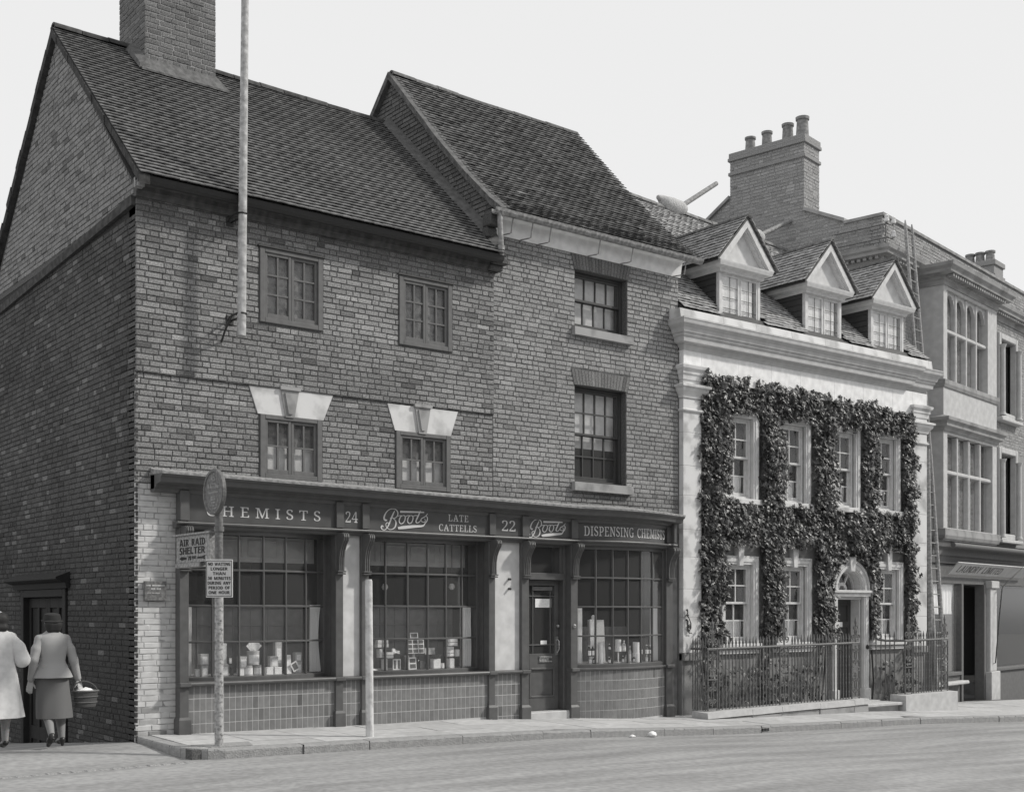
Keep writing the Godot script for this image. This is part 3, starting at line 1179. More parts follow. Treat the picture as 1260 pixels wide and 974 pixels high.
	s.span(Vector3(-0.08, 6.86, 0.16), Vector3(0.02, 6.98, 0.22))
	part("gutter_end", s, M.pipe, h)

	# windows, painted lintels
	casement(h, 1.70, 2.66, 5.47, 6.48, 0.05, 3, 0, 1.0)
	casement(h, 3.92, 4.86, 5.46, 6.47, 0.05, 3, 0, 1.0)
	casement(h, 1.72, 2.665, 3.37, 4.235, 0.02, 2, 0.52, 0.48)
	casement(h, 3.885, 4.85, 3.36, 4.205, 0.02, 2, 0.52, 0.48)
	for q in [[1.70, 2.655, 6.48], [3.92, 4.855, 6.47]]:
		s = mb()
		s.span(Vector3(q[0] - 0.03, q[2], -0.05), Vector3(q[1] + 0.03, q[2] + 0.025, 0.07), 0.004)
		part("window_drip", s, M.wood_dark, h)
	for q in [[1.69, 2.69, 1.56, 2.84, 4.235, 4.6, 2.16], [3.87, 4.86, 3.74, 4.99, 4.205, 4.585, 4.34]]:
		s = mb()
		s.prism(pv([q[0], q[4], q[6] - 0.06, q[4], q[6] - 0.13, q[5], q[2], q[5]]), Transform3D(Basis.IDENTITY, Vector3(0, 0, -0.05)), 0.06)
		s.prism(pv([q[6] + 0.06, q[4], q[1], q[4], q[3], q[5], q[6] + 0.13, q[5]]), Transform3D(Basis.IDENTITY, Vector3(0, 0, -0.05)), 0.06)
		var li := part("lintel", s, M.stone_white, h)
		s = mb()
		s.prism(pv([q[6] - 0.065, q[4] - 0.015, q[6] + 0.065, q[4] - 0.015, q[6] + 0.135, q[5] - 0.01, q[6] - 0.135, q[5] - 0.01]), Transform3D(Basis.IDENTITY, Vector3(0, 0, -0.05)), 0.085)
		s.prism(pv([q[6] - 0.03, q[4] + 0.03, q[6] + 0.03, q[4] + 0.03, q[6] + 0.085, q[5] - 0.05, q[6] - 0.085, q[5] - 0.05]), Transform3D(Basis.IDENTITY, Vector3(0, 0, 0.034)), 0.02)
		s.prism(pv([q[6] - 0.15, q[5] - 0.01, q[6] + 0.15, q[5] - 0.01, q[6] + 0.16, q[5] + 0.035, q[6] - 0.16, q[5] + 0.035]), Transform3D(Basis.IDENTITY, Vector3(0, 0, -0.05)), 0.11)
		part("keystone", s, M.stone_dull, li)

	# the double door in the lane, with its hood
	var d := Node3D.new()
	d.name = "lane_door"
	h.add_child(d)
	s = mb()
	s.span(Vector3(-0.03, -1.2, -2.75), Vector3(0.18, 1.9, -2.62), 0.01)
	s.span(Vector3(-0.03, -1.2, -4.75), Vector3(0.18, 1.9, -4.62), 0.01)
	s.span(Vector3(-0.03, 1.78, -4.62), Vector3(0.18, 1.9, -2.75), 0.01)
	part("frame", s, M.wood_soot, d)
	for k in 2:
		var z0 := -4.62 + 0.935 * k
		s = mb()
		s.span(Vector3(0.09, -1.2, z0 + 0.004), Vector3(0.13, 1.78, z0 + 0.931))
		for b in [[0.0, 0.1], [0.42, 0.52], [0.835, 0.935]]:
			s.span(Vector3(0.06, -1.2, z0 + b[0] + 0.006), Vector3(0.09, 1.77, z0 + b[1] - 0.006), 0.006)
		for b in [[-0.4, -0.2], [0.55, 0.72], [1.62, 1.77]]:
			s.span(Vector3(0.062, b[0], z0 + 0.1), Vector3(0.092, b[1], z0 + 0.835), 0.006)
		part("door_leaf", s, M.wood_soot, d)
	s = mb()
	s.sweep(pv([0.0, 1.9, 0.05, 1.9, 0.07, 1.98, 0.14, 2.0, 0.2, 2.03, 0.2, 2.06, 0.0, 2.14]), PackedVector3Array([Vector3(-0.0, 0, -5.07), Vector3(-0.0, 0, -2.5)]))
	part("hood", s, M.wood_soot, d)


func noise_at(seed_: int, f: float) -> FastNoiseLite:
	var n := FastNoiseLite.new()
	n.seed = seed_
	n.frequency = f
	n.fractal_octaves = 3
	return n


func ridge_tiles(parent: Node, path: Array, r: float, base := "tile", tone := 0.075) -> void:
	for i in path.size() - 1:
		var a: Vector3 = path[i]
		var b: Vector3 = path[i + 1]
		var n := maxi(1, int(round(a.distance_to(b) / 0.42)))
		var dir := (b - a).normalized()
		var side := dir.cross(Vector3.UP).normalized()
		for k in n:
			var p := a.lerp(b, float(k) / n) + dir * 0.006
			var q := a.lerp(b, (k + 1.0) / n) - dir * 0.006
			var j := Vector3(0, rng.randf_range(-0.012, 0.012), 0)
			var s := mb()
			for ring_ in [0, 1]:
				var rows := []
				for e in [p + j, q + j * 0.5]:
					var row := PackedVector3Array()
					for m in 8:
						var t := PI * (m / 7.0)
						var rr = r - 0.018 * ring_
						row.append(e + side * cos(t) * rr * 1.15 + Vector3.UP * (sin(t) * rr - 0.05))
					rows.append(row)
				if ring_:
					rows.reverse()
				s.surf(rows)
			for e in [p + j, q + j * 0.5]:
				for m in 7:
					var t := PI * m / 7.0
					var t2 := PI * (m + 1) / 7.0
					s.oquad(e + side * cos(t) * r * 1.15 + Vector3.UP * (sin(t) * r - 0.05), e + side * cos(t2) * r * 1.15 + Vector3.UP * (sin(t2) * r - 0.05), e + side * cos(t2) * (r - 0.03) + Vector3.UP * (sin(t2) * (r - 0.03) - 0.05), e + side * cos(t) * (r - 0.03) + Vector3.UP * (sin(t) * (r - 0.03) - 0.05), (p + q) * 0.5)
			part("ridge_tile", s, toned(base, clampf(tone + rng.randf_range(-0.02, 0.03), 0.02, 0.6)), parent)


# ---------------------------------------------------------------- the taller house
func sash(house: Node, x0: float, x1: float, y0: float, y1: float, z: float, cols: int, rows: int, mat: Material, up_blind := 0.0, low_blind := 0.0, bm: Material = null, lm: Material = null, horns := 0.05) -> Node3D:
	# a box sash: upper light in front, lower one behind
	var w := Node3D.new()
	w.name = numbered(house, "window")
	house.add_child(w)
	var s := mb()
	ring(s, x0, x1, y0, y1, z - 0.13, z, horns, 0.005, 0.05, horns)
	part("frame", s, mat, w)
	var m := (y0 + y1) * 0.5
	var a := x0 + horns
	var b := x1 - horns
	for k in 2:
		var c := m if k == 0 else y0 + 0.05
		var d := y1 - horns if k == 0 else m + 0.035
		var zz := z - 0.02 - 0.045 * k
		s = mb()
		ring(s, a, b, c, d, zz - 0.038, zz, 0.04, 0.004, 0.04 if k == 0 else 0.07, 0.04)
		bars(s, a + 0.04, b - 0.04, c + (0.04 if k == 0 else 0.07), d - 0.04, zz - 0.018, cols, rows, 0.022, 0.03)
		part("sash", s, mat, w)
		panes(w, a + 0.04, b - 0.04, c + (0.04 if k == 0 else 0.07), d - 0.04, zz - 0.024, cols, rows)
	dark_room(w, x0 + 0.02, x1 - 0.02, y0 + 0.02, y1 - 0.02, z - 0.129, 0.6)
	if up_blind > 0:
		part("blind", cloth(x0 + 0.03, x1 - 0.03, lerpf(y1, y0, up_blind), y1 - 0.03, z - 0.17, 1.0, 0.004), bm, w)
	if low_blind > 0:
		part("net_curtain", cloth(x0 + 0.03, x1 - 0.03, y0 + 0.04, lerpf(y0, y1, low_blind), z - 0.2, 9.0, 0.014), lm, w)
	return w


func tall_house() -> void:
	var h := thing("tall_brick_house", "taller pale brick house with two sash windows, flared tiled roof and white plaster cove", "house", Vector3(7.7, 0, -2.5))
	var holes := [[7.34, 8.50, 6.2, 7.15], [7.34, 8.48, 3.68, 5.265]]
	var s := mb()
	s.wall(FACE, 5.67, 9.72, 3.18, 7.44, holes, 0.3, -0.012)
	var front := part("front_wall", s, M.mortar_dark, h)
	s = mb()
	s.span(Vector3(9.42, -0.8, -5.8), Vector3(9.725, 7.42, -0.31))
	s.span(Vector3(9.46, -0.8, -0.3), Vector3(9.725, 3.18, -0.02), 0.006)
	s.span(Vector3(5.7, 3.0, -5.9), Vector3(9.7, 7.4, -5.81))
	part("party_wall", s, M.plaster_grey, h)
	var prof := [Vector2(0.36, 7.685), Vector2(0.02, 7.945), Vector2(-0.55, 8.45), Vector2(-1.4, 9.28), Vector2(-2.9, 10.86)]
	var on := func(v: float) -> float:
		for i in prof.size() - 1:
			if v <= prof[i + 1].y:
				return lerpf(prof[i].x, prof[i + 1].x, (v - prof[i].y) / (prof[i + 1].y - prof[i].y))
		return -2.9
	# gables
	var gp := PackedVector2Array()
	for p in prof:
		gp.append(Vector2(p.x - 0.05, p.y - 0.03))
	gp.append_array(pv([-6.0, 7.7, -6.0, 6.9, -0.05, 6.9]))
	gp[0] = Vector2(-0.02, 7.9)
	s = mb()
	s.prism(gp, SIDE * Transform3D(Basis.IDENTITY, Vector3(0, 0, -5.92)), 0.24)
	var gable := part("gable_wall", s, M.mortar_mid, h)
	s = mb()
	s.prism(gp, SIDE * Transform3D(Basis.IDENTITY, Vector3(0, 0, -9.725)), 0.24)
	part("gable_wall", s, M.mortar_mid, h)

	var list := []
	var patchy := noise_at(31, 0.5)
	var tone := func(u: float, v: float) -> float:
		var g := 0.325 + 0.035 * patchy.get_noise_2d(u, v) + rng.randfn(0.0, 0.022)
		g *= 1.0 - 0.15 * maxf(0.0, patchy.get_noise_2d(u * 3.0 + 40.0, v * 0.6)) - 0.25 * maxf(0.0, patchy.get_noise_2d(u * 0.7 + 90.0, v * 0.9) - 0.1)
		if v < 3.55:
			g *= 0.8
		if rng.randf() < 0.04:
			g *= 0.7
		return clampf(g, 0.1, 0.45)
	var spans := func(v: float) -> Array:
		var cuts := []
		for q in holes:
			if v > q[2] - 0.14 and v < q[2]:
				cuts.append([q[0] - 0.07, q[1] + 0.07])
			elif v >= q[2] and v < q[3] + 0.01:
				cuts.append([q[0] - 0.004, q[1] + 0.004])
			elif v >= q[3] and v < q[3] + 0.25:
				var f: float = (v - q[3]) / 0.25
				cuts.append([q[0] - 0.02 - 0.07 * f, q[1] + 0.02 + 0.07 * f])
		return minus(5.66, 9.73, cuts)
	courses(list, front, FACE, 3.2, 7.43, spans, tone, 0.075, 0.0, 0.011, 0)
	courses(list, gable, Transform3D(SIDE.basis, Vector3(5.66, 0, 0)), 7.0, 10.8, func(v: float) -> Array:
		var z1: float = on.call(v) - 0.06
		if v > 10.06:
			return [[-2.9 - (10.86 - v) * 0.95, z1]]
		var z0 := 0.37 - (v - 6.985) / 0.9 - 0.05
		return [[z0, minf(z1, -0.02)]] if minf(z1, -0.02) - z0 > 0.03 else [], func(_u: float, _v: float) -> float:
		return clampf(0.16 + rng.randfn(0.0, 0.02), 0.05, 0.25), 0.075, 0.0, 0.011, 2)
	# gauged flat arches of rubbed brick on edge
	for q in holes:
		var n := 18
		for i in n:
			var a := lerpf(q[0] - 0.02, q[1] + 0.02, (i + 0.06) / n)
			var b := lerpf(q[0] - 0.02, q[1] + 0.02, (i + 0.94) / n)
			var c := lerpf(q[0] - 0.09, q[1] + 0.09, (i + 0.06) / n)
			var d := lerpf(q[0] - 0.09, q[1] + 0.09, (i + 0.94) / n)
			var y := 0.03 * (1.0 - pow((i + 0.5) / n * 2.0 - 1.0, 2.0))
			s = mb()
			s.prism(pv([a, q[3] + y * 0.4, b, q[3] + y * 0.4, d, q[3] + 0.25, c, q[3] + 0.25]), Transform3D(Basis.IDENTITY, Vector3(0, 0, -0.11)), 0.113)
			part("arch_brick", s, toned("brick", clampf(0.19 + rng.randfn(0, 0.02), 0.1, 0.3)), front)
	lay(list, "brick", "brick", brick_meshes, "brick_courses")

	sash(h, 7.34, 8.50, 6.2, 7.15, -0.13, 4, 1, M.wood_dark, 1.0, 0.0, M.blind)
	sash(h, 7.34, 8.48, 3.68, 5.265, -0.13, 4, 2, M.wood_dark, 0.62, 0.0, M.blind)
	for q in [[7.27, 8.575, 6.065, 6.205], [7.27, 8.57, 3.535, 3.685]]:
		s = mb()
		s.hexa([Vector3(q[0], q[2], -0.2), Vector3(q[1], q[2] - 0.005, -0.2), Vector3(q[1], q[2] - 0.005, 0.085), Vector3(q[0], q[2], 0.085), Vector3(q[0], q[3] + 0.01, -0.2), Vector3(q[1], q[3] + 0.005, -0.2), Vector3(q[1], q[3] - 0.015, 0.08), Vector3(q[0], q[3] - 0.01, 0.08)])
		part("window_sill", s, M.stone_dull, h)

	# cove, gutter, brackets, downpipe
	s = mb()
	s.sweep(pv([0.0, 7.40, 0.014, 7.40, 0.02, 7.42, 0.045, 7.56, 0.06, 7.64, 0.12, 7.66, 0.24, 7.67, 0.24, 7.70, 0.0, 7.72]), PackedVector3Array([Vector3(5.64, 0, 0.0), Vector3(9.76, 0, 0.0)]))
	part("cove", s, M.board_white, h)
	s = mb()
	s.sweep(pv([0.235, 7.67, 0.25, 7.625, 0.29, 7.60, 0.335, 7.61, 0.365, 7.645, 0.375, 7.69, 0.355, 7.69, 0.335, 7.65, 0.29, 7.625, 0.26, 7.645, 0.25, 7.685]), PackedVector3Array([Vector3(5.45, 0.0, 0), Vector3(9.98, 0.0, 0)]))
	part("gutter", s, M.pipe, h)
	for x in [5.83, 6.22, 6.59, 7.63, 8.36, 9.62]:
		s = mb()
		s.tube(PackedVector3Array([Vector3(x, 7.64, 0.30), Vector3(x, 7.39, 0.24), Vector3(x - 0.01, 7.385, 0.2), Vector3(x - 0.03, 7.40, 0.0)]), 0.011, 5)
		part("gutter_bracket", s, M.pipe, h)
	s = mb()
	s.tube(PackedVector3Array([Vector3(5.56, 7.64, 0.31), Vector3(5.56, 7.52, 0.31), Vector3(5.57, 7.10, 0.33), Vector3(5.57, 6.98, 0.32)]), 0.042, 10)
	s.tube(PackedVector3Array([Vector3(5.57, 7.12, 0.33), Vector3(5.57, 7.06, 0.33)]), 0.055, 10)
	part("downpipe", s, M.pipe, h)
	s = mb()   # broken brick corbel that carries the end of the lower eaves
	s.span(Vector3(5.5, 6.80, 0.0), Vector3(5.74, 6.88, 0.16), 0.012)
	s.span(Vector3(5.52, 6.885, 0.0), Vector3(5.78, 6.96, 0.26), 0.012)
	part("corbel", s, toned("brick", 0.12), h)
	s = mb()
	s.span(Vector3(5.45, 7.46, 0.0), Vector3(5.655, 7.66, 0.22), 0.015)
	s.span(Vector3(5.45, 7.30, 0.0), Vector3(5.655, 7.455, 0.12), 0.015)
	part("corbel", s, toned("brick", 0.1), h)

	# roof
	s = mb()
	for i in prof.size() - 1:
		var a: Vector2 = prof[i]
		var b: Vector2 = prof[i + 1]
		s.hexa([Vector3(5.6, a.y - 0.06, a.x - 0.02), Vector3(9.84, a.y - 0.06, a.x - 0.02), Vector3(9.84, b.y - 0.06, b.x), Vector3(5.6, b.y - 0.06, b.x), Vector3(5.6, a.y - 0.004, a.x - 0.02), Vector3(9.84, a.y - 0.004, a.x - 0.02), Vector3(9.84, b.y - 0.004, b.x), Vector3(5.6, b.y - 0.004, b.x)])
	s.hexa([Vector3(5.6, 10.8, -2.9), Vector3(9.84, 10.8, -2.9), Vector3(9.84, 7.6, -6.3), Vector3(5.6, 7.6, -6.3), Vector3(5.6, 10.86, -2.9), Vector3(9.84, 10.86, -2.9), Vector3(9.84, 7.66, -6.3), Vector3(5.6, 7.66, -6.3)])
	var roof := part("roof", s, M.wood_dark, h)
	list = []
	var streak := noise_at(33, 0.4)
	tiling(list, roof, FACE, prof, func(_a) -> float: return 5.66, func(_a) -> float: return 9.86, func(u: float, v: float) -> float:
		return clampf(0.135 + 0.03 * streak.get_noise_2d(u, v) + rng.randfn(0.0, 0.018) + (0.12 if rng.randf() < 0.006 else 0.0), 0.02, 0.3), null, 0.1, 0.168, 1.1)
	lay(list, "tile", "tile", tile_meshes, "tile_courses")
	ridge_tiles(h, [Vector3(5.62, 10.89, -2.9), Vector3(7.5, 10.84, -2.9), Vector3(9.86, 10.83, -2.9)], 0.09, "tile", 0.12)
	s = mb()
	for i in prof.size() - 1:
		for k in 5:
			var a: Vector2 = prof[i].lerp(prof[i + 1], k / 5.0)
			var b: Vector2 = prof[i].lerp(prof[i + 1], (k + 0.98) / 5.0)
			var w := rng.randf_range(0.0, 0.02)
			s.hexa([Vector3(5.575 - w, a.y - 0.1, a.x), Vector3(5.68, a.y - 0.1, a.x), Vector3(5.68, b.y - 0.1, b.x), Vector3(5.575 - w, b.y - 0.1, b.x), Vector3(5.57 - w, a.y + 0.02, a.x), Vector3(5.73, a.y + 0.045, a.x), Vector3(5.73, b.y + 0.045, b.x), Vector3(5.57 - w, b.y + 0.02, b.x)])
	var q0 := Vector2(-2.9, 10.86)
	var q1 := Vector2(-6.3, 7.66)
	s.hexa([Vector3(5.57, q1.y - 0.1, q1.x), Vector3(5.7, q1.y - 0.1, q1.x), Vector3(5.7, q0.y - 0.1, q0.x), Vector3(5.57, q0.y - 0.1, q0.x), Vector3(5.57, q1.y + 0.03, q1.x), Vector3(5.7, q1.y + 0.03, q1.x), Vector3(5.7, q0.y + 0.03, q0.x), Vector3(5.57, q0.y + 0.03, q0.x)])
	part("verge", s, M.fillet, h)
	s = mb()   # mortar fillet where the lower roof meets this gable
	for k in 12:
		var a := EAVE1.lerp(RIDGE1, 0.03 + 0.95 * k / 12.0)
		var b := EAVE1.lerp(RIDGE1, 0.03 + 0.95 * (k + 0.99) / 12.0)
		var w := rng.randf_range(0.0, 0.02)
		s.hexa([Vector3(5.50 - w, a.y + 0.02, a.x), Vector3(5.66, a.y + 0.02, a.x), Vector3(5.66, b.y + 0.02, b.x), Vector3(5.50 - w, b.y + 0.02, b.x), Vector3(5.50 - w, a.y + 0.045, a.x), Vector3(5.66, a.y + 0.15, a.x), Vector3(5.66, b.y + 0.15, b.x), Vector3(5.50 - w, b.y + 0.045, b.x)])
	part("mortar_fillet", s, M.fillet, h)


# ---------------------------------------------------------------- the shopfront
func bow_z(x: float, a: float, b: float, sag: float, z: float) -> float:
	var f := (x - (a + b) * 0.5) / ((b - a) * 0.5)
	return z + sag * (1.0 - minf(f * f, 1.0))


func bow_path(a: float, b: float, sag: float, z: float, n := 16) -> PackedVector3Array:
	var p := PackedVector3Array()
	for i in n + 1:
		var x := lerpf(a, b, float(i) / n)
		p.append(Vector3(x, 0, bow_z(x, a, b, sag, z)))
	return p


func shift(prof: PackedVector2Array, dx: float) -> PackedVector2Array:
	var q := PackedVector2Array()
	for p in prof:
		q.append(p + Vector2(dx, 0))
	return q


func shopfront() -> void:
	var h := thing("shopfront", "long dark painted chemist's shopfront with gilt fascia lettering and three bow windows", "shopfront", Vector3(4.9, -0.1, 0.1))
	var pil := [[0.53, 0.655], [2.81, 2.93], [3.23, 3.345], [5.48, 5.60], [6.12, 6.26], [7.13, 7.27], [9.29, 9.45]]
	var s := mb()
	for p in pil:
		var c: float = (p[0] + p[1]) * 0.5
		s = mb()
		s.span(Vector3(p[0], 0.0 + pave(c), 0.0), Vector3(p[1], 2.66, 0.14), 0.006)
		var pi_ := part("pilaster", s, M.wood_shop, h)
		s = mb()
		s.span(Vector3(p[0] - 0.022, -0.5, 0.0), Vector3(p[1] + 0.022, pave(c) + 0.18, 0.175), 0.004)
		s.hexa([Vector3(p[0] - 0.022, pave(c) + 0.18, 0.0), Vector3(p[1] + 0.022, pave(c) + 0.18, 0.0), Vector3(p[1] + 0.022, pave(c) + 0.18, 0.175), Vector3(p[0] - 0.022, pave(c) + 0.18, 0.175), Vector3(p[0], pave(c) + 0.215, 0.0), Vector3(p[1], pave(c) + 0.215, 0.0), Vector3(p[1], pave(c) + 0.215, 0.145), Vector3(p[0], pave(c) + 0.215, 0.145)])
		part("plinth", s, M.wood_shop, pi_)
		s = mb()   # scrolled bracket
		var pr := pv([0.0, 2.13, 0.06, 2.13, 0.055, 2.22, 0.06, 2.32, 0.085, 2.42, 0.13, 2.5, 0.175, 2.55, 0.195, 2.6, 0.185, 2.64, 0.15, 2.66, 0.0, 2.66])
		var t := Transform3D(Basis(Vector3(0, 0, 1), Vector3.UP, Vector3(-1, 0, 0)), Vector3(p[1] - 0.012, 0, 0.135))
		s.prism(pr, t, p[1] - p[0] - 0.024)
		var br := part("bracket", s, M.wood_shop, pi_)
		s = mb()
		for k in 3:
			var inner := PackedVector2Array()
			for q in pr:
				inner.append(Vector2(q.x + (0.012 if q.x > 0.01 else 0.0), q.y))
			s.prism(inner, Transform3D(t.basis, Vector3(p[1] - 0.024 - 0.03 * k, 0, 0.136)), 0.016)
		s.span(Vector3(p[0] - 0.006, 2.085, 0.13), Vector3(p[1] + 0.006, 2.105, 0.205), 0.003)
		s.span(Vector3(p[0] - 0.006, 2.115, 0.13), Vector3(p[1] + 0.006, 2.135, 0.215), 0.003)
		part("bracket_reed", s, M.wood_shop, pi_)
		s = mb()   # the block that divides the fascia
		s.span(Vector3(p[0], 2.735, 0.02), Vector3(p[1], 3.13 - 0.012 * c, 0.165), 0.004)
		part("fascia_block", s, M.wood_shop, pi_)
	# fascia boards
	var fb := func(a: float, b: float) -> MeshInstance3D:
		var q := mb()
		q.span(Vector3(a, 2.73, 0.03), Vector3(b, 3.14, 0.12), 0.0)
		return part("fascia", q, M.fascia, h)
	var f1: Node = fb.call(0.655, 2.81)
	var f2: Node = fb.call(2.93, 3.23)
	var f3: Node = fb.call(3.345, 5.48)
	var f4: Node = fb.call(5.60, 6.12)
	var f5: Node = fb.call(6.26, 7.13)
	s = mb()
	s.sweep(pv([-0.2, 2.73, 0.0, 2.73, 0.0, 3.1, -0.2, 3.1]), bow_path(7.27, 9.29, 0.19, 0.12))
	var f6 := part("fascia", s, M.fascia, h)
	var serif := font(true)
	part("lettering", flat_text("CHEMISTS", serif, 0.135, 0.905, 2.575, 2.815, 0.121, 0.42), M.letter, f1)
	part("lettering", flat_text("24", serif, 0.15, 2.975, 3.175, 2.82, 0.121, 0.1), M.letter, f2)
	part("lettering", flat_text("LATE", serif, 0.1, 4.735, 5.10, 2.915, 0.121, 0.14), M.letter, f3)
	part("lettering", flat_text("CATTELLS", serif, 0.1, 4.565, 5.255, 2.765, 0.121, 0.1), M.letter, f3)
	part("lettering", flat_text("22", serif, 0.16, 5.74, 6.005, 2.81, 0.121, 0.1), M.letter, f4)
	part("lettering", letters("DISPENSING CHEMISTS", serif, 0.155, 1.86, func(x: float) -> Transform3D:
		var z := bow_z(7.385 + x, 7.27, 9.29, 0.19, 0.121)
		var dz := bow_z(7.386 + x, 7.27, 9.29, 0.19, 0.121) - z
		return Transform3D(Basis(Vector3(1, 0, dz * 1000.0).normalized(), Vector3.UP, Vector3(1, 0, dz * 1000.0).normalized().cross(Vector3.UP)), Vector3(7.385 + x, 2.795, z)), 0.004, 0.1), M.letter, f6)
	var logo := [
		[-0.313, -0.02, 0.011, -0.344, -0.027, 0.0268, -0.366, 0.001, 0.0268, -0.353, 0.048, 0.0205, -0.316, 0.1, 0.0126, -0.262, 0.135, 0.0095, -0.202, 0.144, 0.0095, -0.155, 0.127, 0.0142, -0.133, 0.092, 0.0173, -0.139, 0.048, 0.0142, -0.171, 0.016, 0.011, -0.206, 0.003, 0.0095, -0.179, -0.017, 0.0142, -0.164, -0.06, 0.0205, -0.179, -0.115, 0.0189, -0.218, -0.148, 0.0126, -0.265, -0.158, 0.011, -0.309, -0.14, 0.011, -0.334, -0.108, 0.011, -0.333, -0.074, 0.011, -0.303, -0.06, 0.011, -0.28, -0.079, 0.0079],
		[-0.185, 0.116, 0.0079, -0.217, 0.061, 0.0205, -0.254, -0.017, 0.0221, -0.28, -0.075, 0.0205, -0.313, -0.13, 0.0158, -0.352, -0.165, 0.0126, -0.391, -0.162, 0.0142, -0.414, -0.136, 0.0236, -0.4, -0.112, 0.0236, -0.379, -0.123, 0.0142],
		[-0.269, 0.003, 0.0095, -0.238, 0.015, 0.011, -0.202, 0.004, 0.0095], [-0.143, 0.041, 0.0079, -0.099, 0.05, 0.0095, -0.048, 0.052, 0.011],
		[-0.044, 0.055, 0.011, -0.083, 0.037, 0.0142, -0.109, -0.011, 0.0205, -0.103, -0.051, 0.0173, -0.074, -0.067, 0.011, -0.037, -0.047, 0.0142, -0.01, 0.0, 0.0189, -0.008, 0.041, 0.0158, -0.032, 0.057, 0.011, -0.056, 0.051, 0.011],
		[-0.013, 0.035, 0.0079, 0.032, 0.056, 0.011, 0.085, 0.06, 0.011],
		[0.086, 0.062, 0.011, 0.051, 0.037, 0.0142, 0.032, -0.011, 0.0205, 0.043, -0.045, 0.0173, 0.073, -0.057, 0.011, 0.105, -0.035, 0.0142, 0.125, 0.006, 0.0173, 0.125, 0.044, 0.0158, 0.105, 0.062, 0.011, 0.077, 0.057, 0.011],
		[0.121, 0.05, 0.0079, 0.161, 0.064, 0.011, 0.206, 0.064, 0.0095], [0.257, 0.142, 0.0095, 0.23, 0.083, 0.0205, 0.191, 0.013, 0.0221, 0.178, -0.024, 0.0205, 0.196, -0.042, 0.0126, 0.232, -0.03, 0.011, 0.271, 0.01, 0.0095],
		[0.384, 0.102, 0.0079, 0.338, 0.056, 0.011, 0.292, 0.034, 0.0126, 0.265, 0.009, 0.0126, 0.279, -0.019, 0.011, 0.32, -0.026, 0.011, 0.342, -0.003, 0.011, 0.328, 0.026, 0.0079],
		[0.357, 0.072, 0.0063, 0.379, 0.035, 0.0158, 0.368, -0.008, 0.0173, 0.338, -0.04, 0.0158, 0.316, -0.07, 0.0189, 0.275, -0.086, 0.0284, 0.125, -0.099, 0.041, -0.036, -0.119, 0.0457, -0.135, -0.132, 0.0315],
		[-0.099, 0.107, 0.0315, 0.045, 0.111, 0.0284, 0.206, 0.116, 0.0252, 0.32, 0.118, 0.0173]]
	for q in [[3.975, 2.905, 1.0, 1.0, f3], [6.655, 2.885, 0.95, 0.92, f5]]:
		s = mb()
		for k in logo.size():
			var st: Array = logo[k].duplicate()
			for i in range(0, st.size(), 3):
				st[i] = q[0] + st[i] * q[2]
				st[i + 1] = q[1] + st[i + 1] * q[3]
			ribbon(s, st, 0.121 + 0.0006 * k)
		part("script_lettering", s, M.letter, q[4])
	# ledge below the fascia, cornice above it
	var ledge := pv([-0.1, 2.635, 0.0, 2.635, 0.02, 2.65, 0.025, 2.68, 0.07, 2.69, 0.075, 2.708, 0.07, 2.72, -0.1, 2.732])
	var line := PackedVector3Array([Vector3(0.48, 0, 0.13), Vector3(7.26, 0, 0.13)])
	line.append_array(bow_path(7.3, 9.26, 0.19, 0.135))
	line.append(Vector3(9.29, 0, 0.13))
	line.append(Vector3(9.5, 0, 0.13))
	s = mb()
	s.sweep(ledge, line)
	part("fascia_ledge", s, M.wood_shop, h)
	var top := PackedVector3Array([Vector3(0.22, 0.0, 0.02), Vector3(0.23, -0.0, 0.12), Vector3(0.3, 0.0, 0.12)])
	line = PackedVector3Array([Vector3(0.2, 0.0, 0.12), Vector3(3.5, -0.035, 0.12), Vector3(7.1, -0.085, 0.12)])
	for i in 17:
		var x := lerpf(7.2, 9.3, i / 16.0)
		line.append(Vector3(x, -0.012 * x, bow_z(x, 7.2, 9.3, 0.19, 0.125)))
	line.append(Vector3(9.5, -0.115, 0.12))
	s = mb()
	s.sweep(pv([-0.12, 3.09, 0.01, 3.09, 0.02, 3.13, 0.06, 3.15, 0.065, 3.175, 0.2, 3.2, 0.215, 3.255, 0.25, 3.275, 0.255, 3.30, -0.12, 3.31]), line)
	var co := part("cornice", s, M.wood_shop, h)
	s = mb()
	s.sweep(pv([-0.12, 3.312, 0.268, 3.296, 0.272, 3.325, 0.255, 3.335, 0.1, 3.352, -0.07, 3.38, -0.12, 3.40]), line)
	part("cornice_flashing", s, M.lead_top, co)
	s = mb()
	s.span(Vector3(0.2, 3.12, -0.0), Vector3(0.24, 3.30, 0.13), 0.004)
	s.span(Vector3(9.38, 2.74, 0.0), Vector3(9.44, 3.16, 0.24), 0.01)
	part("cornice_end", s, M.wood_shop, co)

	# windows
	var wins := [[0.66, 2.806, 0.24, -0.15, 0.09], [3.35, 5.476, 0.2, -0.15, 0.09], [7.274, 9.286, 0.19, 0.06, 0.28]]
